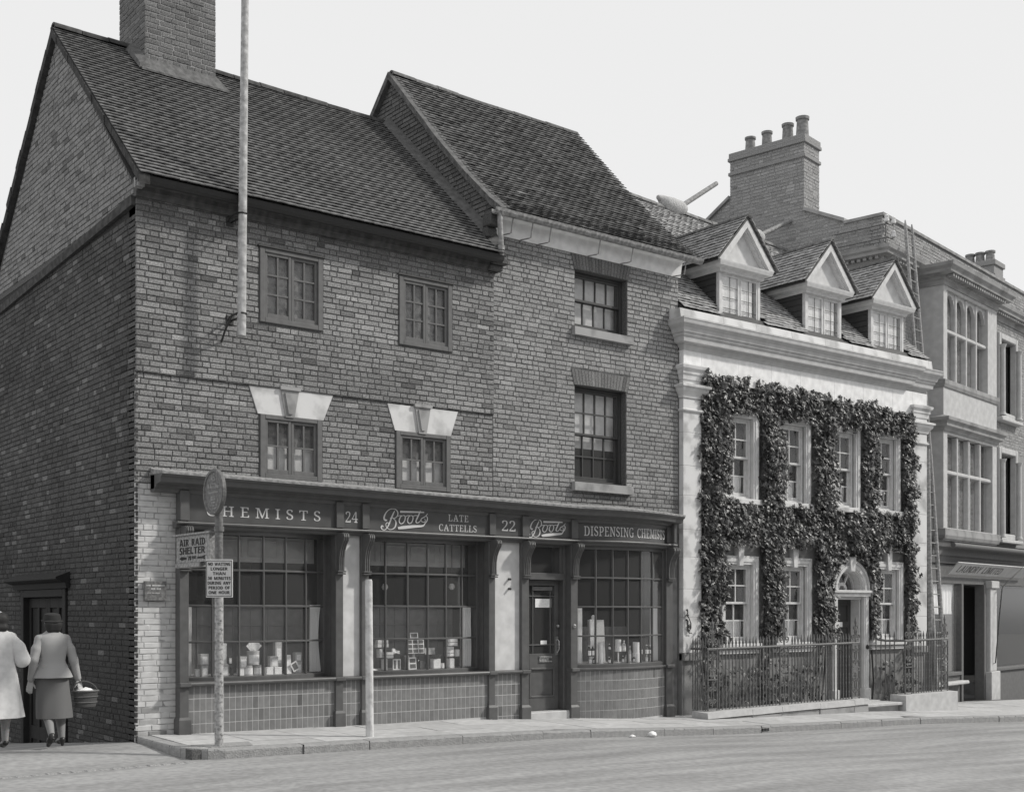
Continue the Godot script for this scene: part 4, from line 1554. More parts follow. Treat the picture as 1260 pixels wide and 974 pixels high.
	for n in 3:
		var a: float = wins[n][0]
		var b: float = wins[n][1]
		var sag: float = wins[n][2]
		var ze: float = wins[n][3]
		var w := Node3D.new()
		w.name = numbered(h, "shop_window")
		h.add_child(w)
		var path := bow_path(a + 0.03, b - 0.03, sag, ze, 18)
		s = mb()
		s.sweep(pv([-0.07, 0.645, 0.03, 0.645, 0.03, 0.70, 0.0, 0.712, -0.07, 0.712]), path)
		s.sweep(pv([-0.05, 2.58, 0.012, 2.58, 0.016, 2.60, 0.02, 2.656, -0.05, 2.656]), path)
		for x in [a + 0.02, b - 0.02]:
			s.span(Vector3(x - 0.025, 0.645, ze - 0.07), Vector3(x + 0.025, 2.656, ze + 0.03), 0.004)
		part("frame", s, M.wood_shop, w)
		var ys := [0.712, 1.165, 1.64, 2.115, 2.58]
		for i in range(1, 6):
			var x := lerpf(a + 0.04, b - 0.04, i / 6.0)
			s = mb()
			s.box(Vector3(x, 1.646, bow_z(x, a, b, sag, ze) - 0.008), Vector3(0.022, 1.87, 0.04), Basis.IDENTITY, 0.004)
			part("glazing_bar", s, M.wood_shop, w)
		for y in [1.165, 1.64, 2.115]:
			s = mb()
			s.sweep(pv([-0.028, y - 0.013, 0.012, y - 0.013, 0.015, y + 0.006, 0.008, y + 0.013, -0.028, y + 0.013]), path)
			part("glazing_bar", s, M.wood_shop, w)
		for j in 4:
			for i in 6:
				var x0 := lerpf(a + 0.04, b - 0.04, i / 6.0)
				var x1 := lerpf(a + 0.04, b - 0.04, (i + 1) / 6.0)
				var e := rng.randf_range(-0.003, 0.003)
				var z0 := bow_z(x0, a, b, sag, ze) - 0.012
				var z1 := bow_z(x1, a, b, sag, ze) - 0.012
				s = mb()
				s.quad(Vector3(x0, ys[j], z0 + e), Vector3(x1, ys[j], z1 - e), Vector3(x1, ys[j + 1], z1 + e), Vector3(x0, ys[j + 1], z0))
				part("pane", s, M.glass, w)
		# sill board, soffit, side reveals
		s = mb()
		if n < 2:
			s.sweep(pv([-0.5, 0.60, 0.005, 0.60, 0.03, 0.615, 0.035, 0.635, 0.025, 0.65, -0.02, 0.655, -0.5, 0.66]), PackedVector3Array([Vector3(a, 0, 0.15), Vector3(b, 0, 0.15)]))
			s.span(Vector3(a, 2.657, -0.4), Vector3(b, 2.73, 0.1))
			s.span(Vector3(a - 0.1, 0.655, -0.4), Vector3(a - 0.002, 2.657, -0.005))
			s.span(Vector3(b + 0.002, 0.655, -0.4), Vector3(b + 0.1, 2.657, -0.005))
		else:
			s.sweep(pv([-0.4, 0.60, 0.02, 0.60, 0.04, 0.615, 0.04, 0.635, 0.02, 0.648, -0.4, 0.65]), bow_path(a, b, sag, 0.10))
			s.sweep(pv([-0.5, 2.657, 0.03, 2.657, 0.035, 2.70, -0.5, 2.73]), bow_path(a, b, sag, 0.06))
			s.span(Vector3(a - 0.1, 0.65, -0.4), Vector3(a - 0.002, 2.657, -0.005))
			s.span(Vector3(b + 0.002, 0.65, -0.4), Vector3(b + 0.1, 2.657, -0.005))
		part("sill", s, M.wood_shop, w)
		# display bed, back screen with battens, pale panels added in place of reflections, dark shop behind
		s = mb()
		s.span(Vector3(a, 0.62, -0.85), Vector3(b, 0.705, ze - 0.07 if n == 2 else -0.2))
		s.sweep(pv([-0.4, 0.655, -0.075, 0.655, -0.075, 0.705, -0.4, 0.705]), path)
		part("display_bed", s, M.added_pelmet, w)
		s = mb()
		s.span(Vector3(a, 0.70, -0.88), Vector3(b, 1.66 if n < 2 else 1.3, -0.85))
		for k in 9:
			var x := lerpf(a, b, k / 8.0)
			s.span(Vector3(x - 0.012, 0.70, -0.85), Vector3(x + 0.012, 1.66 if n < 2 else 1.3, -0.838), 0.003)
		if n < 2:
			s.span(Vector3(a, 1.36, -0.85), Vector3(b, 1.375, -0.836), 0.003)
			s.span(Vector3(a, 1.63, -0.85), Vector3(b, 1.665, -0.83), 0.003)
		part("back_screen", s, M.panel, w)
		s = mb()
		if n < 2:
			s.span(Vector3(a, 2.25, -0.5), Vector3(b, 2.6, -0.48))
			for k in 4:
				var x0 := lerpf(a, b, k / 4.0) + 0.04
				ring(s, x0, x0 + (b - a) / 4.0 - 0.08, 2.31, 2.56, -0.48, -0.468, 0.02, 0.004)
			part("added_pelmet", s, M.added_pelmet, w)
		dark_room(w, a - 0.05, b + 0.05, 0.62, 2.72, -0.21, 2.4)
	# stall risers of glazed tiles
	var gm := []
	for k in 3:
		s = mb()
		var c := [Vector3(-0.475, -0.485, 0), Vector3(0.475, -0.485, 0), Vector3(0.475, 0.485, 0), Vector3(-0.475, 0.485, 0)]
		var e := [Vector3(-0.5, -0.5, -0.25), Vector3(0.5, -0.5, -0.25), Vector3(0.5, 0.5, -0.25), Vector3(-0.5, 0.5, -0.25)]
		for q in c:
			q.z = rng.randf_range(-0.05, 0.0)
		s.quad(c[0], c[1], c[2], c[3])
		for i in 4:
			s.quad(e[i], e[(i + 1) % 4], c[(i + 1) % 4], c[i])
		gm.append(s.mesh())
	var list := []
	var riser := func(a: float, b: float, sag: float, z: float, cols: int) -> void:
		var q := mb()
		q.sweep(pv([-0.15, -0.6, -0.002, -0.6, -0.002, 0.61, -0.15, 0.61]), bow_path(a, b, sag, z, 18 if sag > 0 else 1))
		var o := part("stall_riser", q, M.grout, h)
		var w := (b - a) / cols
		for i in cols:
			var x := a + (i + 0.5) * w
			var y1 := 0.603
			var g := pave(x)
			var hh := 0.163
			var zz := bow_z(x, a, b, sag, z)
			var dz := (bow_z(x + 0.001, a, b, sag, z) - bow_z(x - 0.001, a, b, sag, z)) / 0.002 if sag > 0 else 0.0
			var tx := Vector3(1, 0, dz).normalized()
			while y1 > g + 0.03:
				var y0 := maxf(y1 - hh, g - 0.01)
				var l := w * sqrt(1.0 + dz * dz) - 0.009
				var b3 := Basis(tx * l, Vector3(0, y1 - y0 - 0.009, 0), tx.cross(Vector3.UP) * 0.006) * Basis.from_euler(Vector3(0, 0, rng.randf_range(-0.003, 0.003)))
				var at := Vector3(x, (y0 + y1) * 0.5, zz + 0.001)
				list.append([o, Transform3D(b3, at), clampf(0.2 + rng.randfn(0.0, 0.014) - (0.05 if rng.randf() < 0.04 else 0.0), 0.1, 0.3), 1.0 / (EYE - at).length_squared()])
				y1 = y0
	riser.call(0.66, 2.81, 0.0, 0.10, 26)
	riser.call(2.93, 3.23, 0.0, 0.10, 4)
	riser.call(3.345, 5.48, 0.0, 0.10, 26)
	riser.call(5.60, 6.12, 0.0, 0.10, 6)
	riser.call(7.27, 9.29, 0.19, 0.10, 25)
	lay(list, "tile", "glaze", gm, "tile_rows")
	# rendered piers between the pilasters, with the ledge carried across
	for q in [[2.93, 3.23], [5.60, 6.12]]:
		s = mb()
		s.span(Vector3(q[0], 0.64, -0.1), Vector3(q[1], 2.66, 0.075))
		part("rendered_pier", s, M.plaster, h)
		s = mb()
		s.sweep(pv([-0.1, 0.60, 0.0, 0.60, 0.03, 0.615, 0.035, 0.635, 0.02, 0.65, -0.1, 0.66]), PackedVector3Array([Vector3(q[0], 0, 0.15), Vector3(q[1], 0, 0.15)]))
		part("ledge", s, M.wood_shop, h)
	for p in pil:
		s = mb()
		s.span(Vector3(p[0] - 0.015, 0.598, 0.05), Vector3(p[1] + 0.015, 0.652, 0.19), 0.008)
		part("ledge", s, M.wood_shop, h)
	s = mb()
	for y in [2.07, 1.92]:
		s.tube(PackedVector3Array([Vector3(5.91, y, 0.06), Vector3(5.905, y - 0.005, 0.13)]), 0.018, 8)
	part("cut_off_bolts", s, M.iron, h)
	# walls that close the shop behind
	s = mb()
	s.span(Vector3(0.56, -0.6, -2.9), Vector3(9.5, 3.2, -2.75))
	s.span(Vector3(0.6, 2.74, -0.3), Vector3(9.4, 3.15, 0.02))
	part("shop_back_wall", s, M.room, h)

	# the door
	var d := Node3D.new()
	d.name = "door"
	h.add_child(d)
	s = mb()
	var gy := pave(6.7)
	s.span(Vector3(6.26, gy, -0.14), Vector3(6.36, 2.655, 0.02), 0.006)
	s.span(Vector3(7.075, gy, -0.14), Vector3(7.13, 2.655, 0.02), 0.006)
	s.span(Vector3(6.36, 2.07, -0.13), Vector3(7.075, 2.18, 0.03), 0.008)
	s.span(Vector3(6.36, 2.60, -0.13), Vector3(7.075, 2.655, 0.02), 0.006)
	s.span(Vector3(6.36, 2.18, -0.12), Vector3(6.42, 2.6, 0.0), 0.004)
	s.span(Vector3(7.01, 2.18, -0.12), Vector3(7.075, 2.6, 0.0), 0.004)
	part("door_frame", s, M.wood_shop, d)
	s = mb()
	s.quad(Vector3(6.42, 2.18, -0.05), Vector3(7.01, 2.18, -0.052), Vector3(7.01, 2.6, -0.049), Vector3(6.42, 2.6, -0.05))
	part("fanlight", s, M.glass, d)
	var x0 := 6.365
	var x1 := 7.07
	s = mb()
	s.span(Vector3(x0, -0.02, -0.14), Vector3(x0 + 0.09, 2.065, -0.095), 0.004)
	s.span(Vector3(x1 - 0.09, -0.02, -0.14), Vector3(x1, 2.065, -0.095), 0.004)
	s.span(Vector3(x0 + 0.09, 1.98, -0.139), Vector3(x1 - 0.09, 2.065, -0.096), 0.004)
	s.span(Vector3(x0 + 0.09, 0.66, -0.139), Vector3(x1 - 0.09, 0.89, -0.096), 0.004)
	s.span(Vector3(x0 + 0.09, -0.02, -0.139), Vector3(x1 - 0.09, 0.19, -0.096), 0.004)
	part("door_leaf", s, M.wood_shop, d)
	s = mb()
	s.span(Vector3(x0 + 0.09, 0.19, -0.13), Vector3(x1 - 0.09, 0.66, -0.118))
	ring(s, x0 + 0.085, x1 - 0.085, 0.185, 0.665, -0.13, -0.085, 0.035, 0.008)
	part("door_panel", s, M.wood_shop, d)
	s = mb()
	for y in [1.81, 1.03]:
		s.span(Vector3(x0 + 0.09, y - 0.01, -0.13), Vector3(x1 - 0.09, y + 0.01, -0.1), 0.003)
	for x in [x0 + 0.17, x1 - 0.17]:
		s.span(Vector3(x - 0.01, 0.89, -0.129), Vector3(x + 0.01, 1.98, -0.101), 0.003)
	part("glazing_bars", s, M.wood_shop, d)
	s = mb()
	s.quad(Vector3(x0 + 0.09, 0.89, -0.118), Vector3(x1 - 0.09, 0.89, -0.118), Vector3(x1 - 0.09, 1.98, -0.116), Vector3(x0 + 0.09, 1.98, -0.118))
	part("pane", s, M.glass, d)
	s = mb()
	s.span(Vector3(6.655, 0.75, -0.1), Vector3(6.915, 0.775, -0.075), 0.004)
	s.span(Vector3(6.655, 0.815, -0.1), Vector3(6.915, 0.85, -0.075), 0.004)
	s.span(Vector3(6.655, 0.776, -0.098), Vector3(6.86, 0.814, -0.088))
	part("letter_plate", s, M.brass, d)
	s = mb()
	s.lathe([Vector2(0, -0.02), Vector2(0.018, 0), Vector2(0.03, 0.03), Vector2(0.024, 0.05), Vector2(0, 0.06)], Transform3D(Basis(Vector3.RIGHT, PI / 2), Vector3(7.03, 1.33, -0.1)), 10)
	s.tube(PackedVector3Array([Vector3(7.03, 1.12, -0.09), Vector3(7.035, 1.08, -0.045), Vector3(7.035, 0.96, -0.045), Vector3(7.03, 0.9, -0.09)]), 0.012, 6)
	s.span(Vector3(7.005, 0.86, -0.098), Vector3(7.055, 1.16, -0.088), 0.003)
	part("door_handle", s, M.brass, d)
	s = mb()
	s.lathe([Vector2(0.035, 0), Vector2(0.03, 0.015), Vector2(0.012, 0.02), Vector2(0.01, 0.03), Vector2(0, 0.03)], Transform3D(Basis(Vector3.RIGHT, PI / 2), Vector3(7.2, 1.33, 0.141)), 12)
	part("bell_push", s, M.brass, d)
	s = mb()
	s.span(Vector3(6.51, 1.9, -0.098), Vector3(6.93, 1.965, -0.085), 0.01)
	part("blind_roller", s, M.wood_grey, d)
	s = mb()
	s.span(Vector3(6.26, gy - 0.4, -0.15), Vector3(7.13, -0.025, 0.13), 0.012)
	part("doorstep", s, M.stone, d)
	dark_room(d, 6.2, 7.2, -0.05, 2.65, -0.142, 2.4)
	for q in [[6.59, 6.92, 1.63, 1.77, "white paper notice on the glass of the shop door"], [6.70, 6.83, 1.02, 1.10, "small white card low on the glass of the shop door"]]:
		s = mb()
		s.span(Vector3(q[0], q[2], -0.113), Vector3(q[1], q[3], -0.109))
		single("notice", s, M.paper, q[4], "notice", Vector3((q[0] + q[1]) * 0.5, q[2], -0.11))


# ---------------------------------------------------------------- the ivy-clad house
func place(called: String, m: Mesh, mat: Material, parent: Node, at: Vector3, turn := 0.0) -> MeshInstance3D:
	var o := MeshInstance3D.new()
	o.name = numbered(parent, called)
	o.mesh = m
	o.material_override = mat
	o.position = at - origin_of(parent)
	o.rotation.y = turn
	parent.add_child(o)
	return o


const UP_WIN := [[10.87, 11.62, 3.62, 5.1], [12.38, 13.13, 3.62, 5.1], [13.93, 14.68, 3.62, 5.1], [15.29, 16.03, 3.62, 5.1]]
const LOW_WIN := [[10.87, 11.62, 0.98, 2.42], [12.40, 13.16, 0.98, 2.42], [15.37, 16.13, 0.98, 2.42]]


func ivy_house() -> void:
	var h := thing("ivy_house", "stone-trimmed town house with three pedimented dormers, heavy cornice and arched doorway", "house", Vector3(13.4, -0.3, -2.5))
	var holes := []
	for q in UP_WIN + LOW_WIN:
		holes.append(q)
	holes.append([14.1, 14.94, -1.0, 2.4])
	var s := mb()
	s.wall(FACE, 9.74, 17.08, -1.0, 6.1, holes, 0.3, 0.0)
	part("front_wall", s, M.plaster_grey, h)
	s = mb()
	s.span(Vector3(16.8, -1.0, -6.0), Vector3(17.08, 6.7, -0.31))
	s.prism(pv([-6.6, 6.7, 0.1, 6.7, -3.3, 9.8]), SIDE * Transform3D(Basis.IDENTITY, Vector3(0, 0, -17.08)), 0.25)
	s.span(Vector3(9.8, -1.0, -6.3), Vector3(16.8, 6.7, -6.05))
	part("rear_walls", s, M.plaster_grey, h)
	# fanlight arch filling
	s = mb()
	var pl := pv([14.1, 1.97])
	for k in 13:
		var a := PI * (1.0 - k / 12.0)
		pl.append(Vector2(14.52 + 0.40 * cos(a), 1.99 + 0.40 * sin(a)))
	pl.append_array(pv([14.94, 1.97, 14.94, 2.42, 14.1, 2.42]))
	s.prism(pl, Transform3D(Basis.IDENTITY, Vector3(0, 0, -0.3)), 0.29)
	part("arch_wall", s, M.stone_white, h)
	# pilasters and entablature
	for x in [[9.745, 10.2, -0.0], [16.56, 17.06, 0.0]]:
		s = mb()
		var yy := 0.84
		for hh in [0.62, 0.5, 0.56, 0.48, 0.6, 0.52, 0.58, 0.6]:
			s.span(Vector3(x[0], yy, -0.1), Vector3(x[1], minf(yy + hh - 0.003, 5.6), 0.1), 0.004)
			yy += hh
		var p := part("pilaster", s, M.stone_white, h)
		s = mb()
		var path := PackedVector3Array([Vector3(x[0], 0, 0.004), Vector3(x[0], 0, 0.1), Vector3(x[1], 0, 0.1), Vector3(x[1], 0, 0.0)])
		s.sweep(pv([0.0, 5.06, 0.02, 5.06, 0.035, 5.08, 0.035, 5.10, 0.0, 5.12]), path)
		s.sweep(pv([0.0, 5.30, 0.02, 5.30, 0.03, 5.35, 0.09, 5.42, 0.10, 5.47, 0.13, 5.48, 0.13, 5.52, 0.0, 5.56]), path)
		s.sweep(pv([0.0, 5.62, 0.02, 5.62, 0.03, 5.70, 0.05, 5.72, 0.05, 5.78, 0.09, 5.81, 0.10, 5.86, 0.0, 5.90]), path)
		s.span(Vector3(x[0], 5.56, -0.1), Vector3(x[1], 5.9, 0.1))
		part("capital", s, M.stone_white, p)
		s = mb()
		s.span(Vector3(x[0] - 0.0, -1.0, -0.1), Vector3(x[1] + 0.0, 0.835, 0.07), 0.006)
		s.span(Vector3(x[0] - 0.0, 0.70, -0.1), Vector3(x[1] + 0.01, 0.834, 0.13), 0.01)
		part("pilaster_base", s, M.plaster_grey, p)
	s = mb()
	var xx := 9.75
	while xx < 17.05:
		var w := minf(rng.randf_range(0.75, 1.1), 17.06 - xx)
		if xx < 10.0:
			w = 0.46
		elif xx < 16.5 and xx + w > 16.3:
			w = 16.55 - xx
		s.span(Vector3(xx, 5.901 if xx < 10.2 or xx > 16.2 else 5.66, -0.1), Vector3(xx + w - 0.003, 6.14, 0.1), 0.003)
		xx += w
	part("frieze", s, M.board_white, h)
	var run := PackedVector3Array([Vector3(9.755, 0, 0.004), Vector3(9.755, 0, 0.1), Vector3(16.28, 0, 0.1), Vector3(16.28, 0, 0.02), Vector3(17.05, 0, 0.02), Vector3(17.05, 0, -0.4)])
	s = mb()
	s.sweep(pv([-0.08, 6.13, 0.01, 6.13, 0.02, 6.17, 0.05, 6.2, 0.06, 6.235, 0.14, 6.25, 0.145, 6.335, 0.17, 6.35, 0.18, 6.39, -0.08, 6.4]), run)
	s.sweep(pv([-0.08, 6.4, 0.18, 6.392, 0.20, 6.40, 0.22, 6.47, 0.28, 6.53, 0.29, 6.59, 0.30, 6.60, 0.30, 6.625, -0.08, 6.66]), run)
	part("cornice", s, M.stone, h)
	xx = 9.5
	while xx < 16.9:
		var w := minf(rng.randf_range(0.8, 1.3), 17.0 - xx)
		s = mb()
		s.hexa([Vector3(xx + 0.003, 6.63, -0.06), Vector3(xx + w - 0.003, 6.63, -0.06), Vector3(xx + w - 0.003, 6.63, 0.28), Vector3(xx + 0.003, 6.63, 0.28), Vector3(xx + 0.003, 6.83, -0.06), Vector3(xx + w - 0.003, 6.83, -0.06), Vector3(xx + w - 0.003, 6.80, 0.25), Vector3(xx + 0.003, 6.80, 0.25)])
		part("gutter_stone", s, M.stone_white, h)
		xx += w
	# windows with stone surrounds
	for k in 7:
		var q: Array = (UP_WIN + LOW_WIN)[k]
		var low := k > 3
		var w := sash(h, q[0], q[1], q[2], q[3], -0.015, 2, 2, M.wood_white, 0.0, 0.30, null, M.net, 0.045)
		s = mb()
		for e in [[0.0, 0.045, 0.065], [0.045, 0.11, 0.08], [0.11, 0.16, 0.06]]:
			var r0: float = e[0]
			var r1: float = e[1]
			s.span(Vector3(q[0] - r1, q[2], -0.02), Vector3(q[0] - r0, q[3] + r1, e[2]), 0.006)
			s.span(Vector3(q[1] + r0, q[2], -0.02), Vector3(q[1] + r1, q[3] + r1, e[2]), 0.006)
			s.span(Vector3(q[0] - r0, q[3] + r0, -0.02), Vector3(q[1] + r0, q[3] + r1, e[2] - 0.001), 0.006)
		part("surround", s, M.plaster, w)
		s = mb()
		s.span(Vector3(q[0] - 0.2, q[2] - 0.1, -0.15), Vector3(q[1] + 0.2, q[2] - 0.001, 0.12), 0.01)
		if low:
			s.span(Vector3(q[0] - 0.16, q[2] - 0.19, -0.05), Vector3(q[1] + 0.16, q[2] - 0.11, 0.07), 0.01)
		part("window_sill", s, M.stone_white, w)
		if low:
			var c: float = (q[0] + q[1]) * 0.5
			s = mb()
			s.prism(pv([c - 0.05, q[3] - 0.02, c + 0.05, q[3] - 0.02, c + 0.085, q[3] + 0.36, c - 0.085, q[3] + 0.36]), Transform3D(Basis.IDENTITY, Vector3(0, 0, -0.02)), 0.13)
			s.span(Vector3(c - 0.28, q[3] + 0.361, -0.02), Vector3(c + 0.28, q[3] + 0.44, 0.12), 0.01)
			part("keystone", s, M.plaster, w)
	# doorway
	var d := Node3D.new()
	d.name = "doorway"
	h.add_child(d)
	s = mb()
	for side in [[13.94, 14.1], [14.94, 15.1]]:
		s.span(Vector3(side[0], -0.6, -0.02), Vector3(side[1], 1.93, 0.07), 0.008)
		s.span(Vector3(side[0] + 0.03, -0.6, 0.0), Vector3(side[1] - 0.03, 1.93, 0.085), 0.008)
		s.span(Vector3(side[0] - 0.02, -0.6, -0.02), Vector3(side[1] + 0.02, 0.02, 0.1), 0.01)
	s.span(Vector3(13.92, 1.86, -0.2), Vector3(15.12, 1.93, 0.1), 0.006)
	s.span(Vector3(13.9, 1.93, -0.2), Vector3(15.14, 1.985, 0.14), 0.008)
	s.span(Vector3(14.1, 1.80, -0.22), Vector3(14.94, 1.86, 0.0), 0.006)
	s.span(Vector3(14.1, -0.6, -0.26), Vector3(14.14, 1.8, -0.02), 0.004)
	s.span(Vector3(14.9, -0.6, -0.26), Vector3(14.94, 1.8, -0.02), 0.004)
	part("door_surround", s, M.plaster, d)
	s = mb()
	for e in [[0.42, 0.56, 0.06], [0.45, 0.50, 0.08], [0.55, 0.60, 0.085]]:
		for k in 16:
			var a0 := PI * k / 16.0
			var a1 := PI * (k + 1) / 16.0
			var P := func(r: float, a: float, z: float) -> Vector3: return Vector3(14.52 + r * cos(a), 1.985 + r * sin(a), z)
			s.hexa([P.call(e[0], a0, -0.05), P.call(e[1], a0, -0.05), P.call(e[1], a1, -0.05), P.call(e[0], a1, -0.05), P.call(e[0], a0, e[2]), P.call(e[1], a0, e[2]), P.call(e[1], a1, e[2]), P.call(e[0], a1, e[2])])
	s.prism(pv([14.46, 2.36, 14.58, 2.36, 14.62, 2.64, 14.42, 2.64]), Transform3D(Basis.IDENTITY, Vector3(0, 0, -0.05)), 0.17)
	part("arch_moulding", s, M.plaster, d)
	s = mb()
	for e in [[0.36, 0.42], [0.10, 0.16]]:
		for k in 16:
			var a0 := PI * k / 16.0
			var a1 := PI * (k + 1) / 16.0
			var P := func(r: float, a: float, z: float) -> Vector3: return Vector3(14.52 + r * cos(a), 1.985 + r * sin(a), z)
			s.hexa([P.call(e[0], a0, -0.2), P.call(e[1], a0, -0.2), P.call(e[1], a1, -0.2), P.call(e[0], a1, -0.2), P.call(e[0], a0, -0.15), P.call(e[1], a0, -0.15), P.call(e[1], a1, -0.15), P.call(e[0], a1, -0.15)])
	for a in [PI * 0.32, PI * 0.68]:
		var dir := Vector3(cos(a), sin(a), 0)
		s.box(Vector3(14.52, 1.985, -0.175) + dir * 0.26, Vector3(0.24, 0.035, 0.045), Basis(Vector3(0, 0, 1), a))
	part("fanlight_bars", s, M.wood_white, d)
	s = mb()
	s.quad(Vector3(14.1, 1.98, -0.18), Vector3(14.94, 1.98, -0.18), Vector3(14.94, 2.42, -0.18), Vector3(14.1, 2.42, -0.18))
	part("fanlight", s, M.glass, d)
	s = mb()
	s.span(Vector3(14.14, -0.2, -0.3), Vector3(14.9, 1.8, -0.25))
	for e in [[14.14, 14.24], [14.47, 14.57], [14.8, 14.9]]:
		s.span(Vector3(e[0], -0.2, -0.25), Vector3(e[1], 1.8, -0.225), 0.005)
	for e in [[-0.2, 0.02], [0.62, 0.82], [1.24, 1.36], [1.68, 1.8]]:
		s.span(Vector3(14.24, e[0], -0.25), Vector3(14.8, e[1], -0.226), 0.005)
	part("door_leaf", s, M.wood_dark, d)
	s = mb()
	s.span(Vector3(14.42, 1.25, -0.226), Vector3(14.62, 1.35, -0.215), 0.003)
	part("door_plate", s, M.paper, d)
	s = mb()
	s.lathe([Vector2(0.05, 0), Vector2(0.045, 0.012), Vector2(0.025, 0.015), Vector2(0.02, 0.03), Vector2(0, 0.032)], Transform3D(Basis(Vector3.RIGHT, PI / 2), Vector3(15.02, 0.85, 0.085)), 12)
	part("bell_push", s, M.iron, d)
	dark_room(d, 14.0, 15.0, -0.2, 2.5, -0.301, 1.0)
	s = mb()
	s.span(Vector3(13.95, -1.0, -0.2), Vector3(15.1, -0.2, 0.35), 0.01)
	part("doorstep", s, M.stone, d)
	# roof
	var RZ := Vector2(0.12, 6.86)
	var RR := Vector2(-3.3, 10.12)
	var drop := func(c: Vector3) -> float: return -0.052 * maxf(c.x - 11.5, 0.0) * (c.y - 6.86) / 3.26
	s = mb()
	for sgn in [1, -1]:
		var z0 := 0.12 if sgn == 1 else -6.8
		s.hexa([Vector3(9.75, 6.74, z0), Vector3(17.1, 6.74, z0), Vector3(17.1, 9.74, -3.3), Vector3(9.75, 10.03, -3.3), Vector3(9.75, 6.84, z0), Vector3(17.1, 6.84, z0), Vector3(17.1, 9.81, -3.3), Vector3(9.75, 10.1, -3.3)])
	var roof := part("roof", s, M.wood_dark, h)
	var DX := [11.36, 13.78, 15.86]
	var list := []
	var rt := func(_u: float, _v: float) -> float: return clampf(0.4 + rng.randfn(0.0, 0.03), 0.03, 0.6)
	tiling(list, roof, FACE, [RZ, RR], func(_a) -> float: return 9.74, func(_a) -> float: return 17.12, rt, func(c: Vector3) -> bool:
		for x in DX:
			if absf(c.x - x) < 0.5 and c.z > -1.0:
				return true
			if absf(c.x - x) < 0.62 and c.z > -0.05:
				return true
		return false, 0.1, 0.168, 1.2, drop)
	var zm := func(y: float) -> float: return 0.12 - (y - 6.86) / 0.953
	for k in 3:
		var x: float = DX[k]
		var dm := Node3D.new()
		dm.name = numbered(h, "dormer")
		h.add_child(dm)
		s = mb()
		for sg in [-1.0, 1.0]:
			s.span(Vector3(x + sg * 0.53 - 0.03, 6.6, -1.3), Vector3(x + sg * 0.53 + 0.03, 7.75, -0.1))
			for b in 8:
				s.box(Vector3(x + sg * 0.565, 6.86 + b * 0.115, -0.68), Vector3(0.016, 0.11, 1.16), Basis(Vector3(0, 0, 1), sg * 0.09))
		part("cheek_boards", s, M.wood_dark, dm)
		s = mb()
		ring(s, x - 0.56, x + 0.56, 6.80, 7.73, -0.14, -0.03, 0.075, 0.006, 0.05, 0.05)
		s.span(Vector3(x - 0.02, 6.85, -0.12), Vector3(x + 0.02, 7.68, -0.05), 0.004)
		s.span(Vector3(x - 0.6, 6.775, -0.14), Vector3(x + 0.6, 6.80, 0.01), 0.006)
		part("frame", s, M.wood_white, dm)
		for sg in [0, 1]:
			var a := x - 0.485 if sg == 0 else x + 0.02
			var b := x - 0.02 if sg == 0 else x + 0.485
			s = mb()
			ring(s, a, b, 6.85, 7.68, -0.085, -0.04, 0.03, 0.003)
			part("casement", s, M.wood_white, dm)
			s = mb()
			bars(s, a + 0.03, b - 0.03, 6.88, 7.65, -0.052, 2, 4, 0.008, 0.01)
			part("lead_bars", s, M.wood_grey, dm)
			panes(dm, a + 0.03, b - 0.03, 6.88, 7.65, -0.056, 2, 4)
			part("blind", cloth(a + 0.01, b - 0.035 - 0.08 * sg, 6.86, 7.67, -0.072, 3.0, 0.004), M.blind_white, dm)
		dark_room(dm, x - 0.5, x + 0.5, 6.82, 7.7, -0.141, 0.7)
		s = mb()
		s.sweep(pv([-0.1, 7.70, 0.0, 7.70, 0.02, 7.70, 0.035, 7.75, 0.13, 7.78, 0.15, 7.84, 0.155, 7.865, -0.1, 7.87]), PackedVector3Array([Vector3(x - 0.57, 0, -1.1), Vector3(x - 0.57, 0, 0.0), Vector3(x + 0.57, 0, 0.0), Vector3(x + 0.57, 0, -1.1)]))
		part("dormer_cornice", s, M.wood_white, dm)
		s = mb()
		s.prism(pv([x - 0.58, 7.87, x + 0.58, 7.87, x, 8.55]), Transform3D(Basis.IDENTITY, Vector3(0, 0, -0.1)), 0.11)
		part("tympanum", s, M.plaster, dm)
		s = mb()
		for sg in [-1.0, 1.0]:
			s.prism(pv([x + sg * 0.76, 7.868, x + sg * 0.60, 7.868, x, 8.56, x, 8.745]), Transform3D(Basis.IDENTITY, Vector3(0, 0, -0.1)), 0.25)
			s.prism(pv([x + sg * 0.60, 7.868, x + sg * 0.55, 7.868, x, 8.50, x, 8.56]), Transform3D(Basis.IDENTITY, Vector3(0, 0, -0.1)), 0.19)
		part("raking_cornice", s, M.wood_white, dm)
		s = mb()
		for sg in [-1.0, 1.0]:
			s.hexa([Vector3(x, 8.70, 0.155), Vector3(x + sg * 0.79, 7.83, 0.155), Vector3(x + sg * 0.79, 7.83, -1.3), Vector3(x, 8.70, -2.1), Vector3(x, 8.75, 0.155), Vector3(x + sg * 0.79, 7.88, 0.155), Vector3(x + sg * 0.79, 7.88, -1.3), Vector3(x, 8.75, -2.1)])
		var rf := part("dormer_roof", s, M.wood_dark, dm)
		for sg in [-1, 1]:
			var t := Transform3D(SIDE.basis, Vector3(x, 0, 0)) if sg == -1 else Transform3D(Basis(Vector3(0, 0, -1), Vector3.UP, Vector3(1, 0, 0)), Vector3(x, 0, 0))
			var e: Array = []
			tiling(e, rf, t, [Vector2(0.82, 7.865), Vector2(0.0, 8.765)], func(a: Vector2) -> float: return zm.call(a.y) - 0.12 if sg == -1 else -0.19, func(a: Vector2) -> float: return 0.19 if sg == -1 else 0.12 - zm.call(a.y), rt, null, 0.1)
			list.append_array(e)
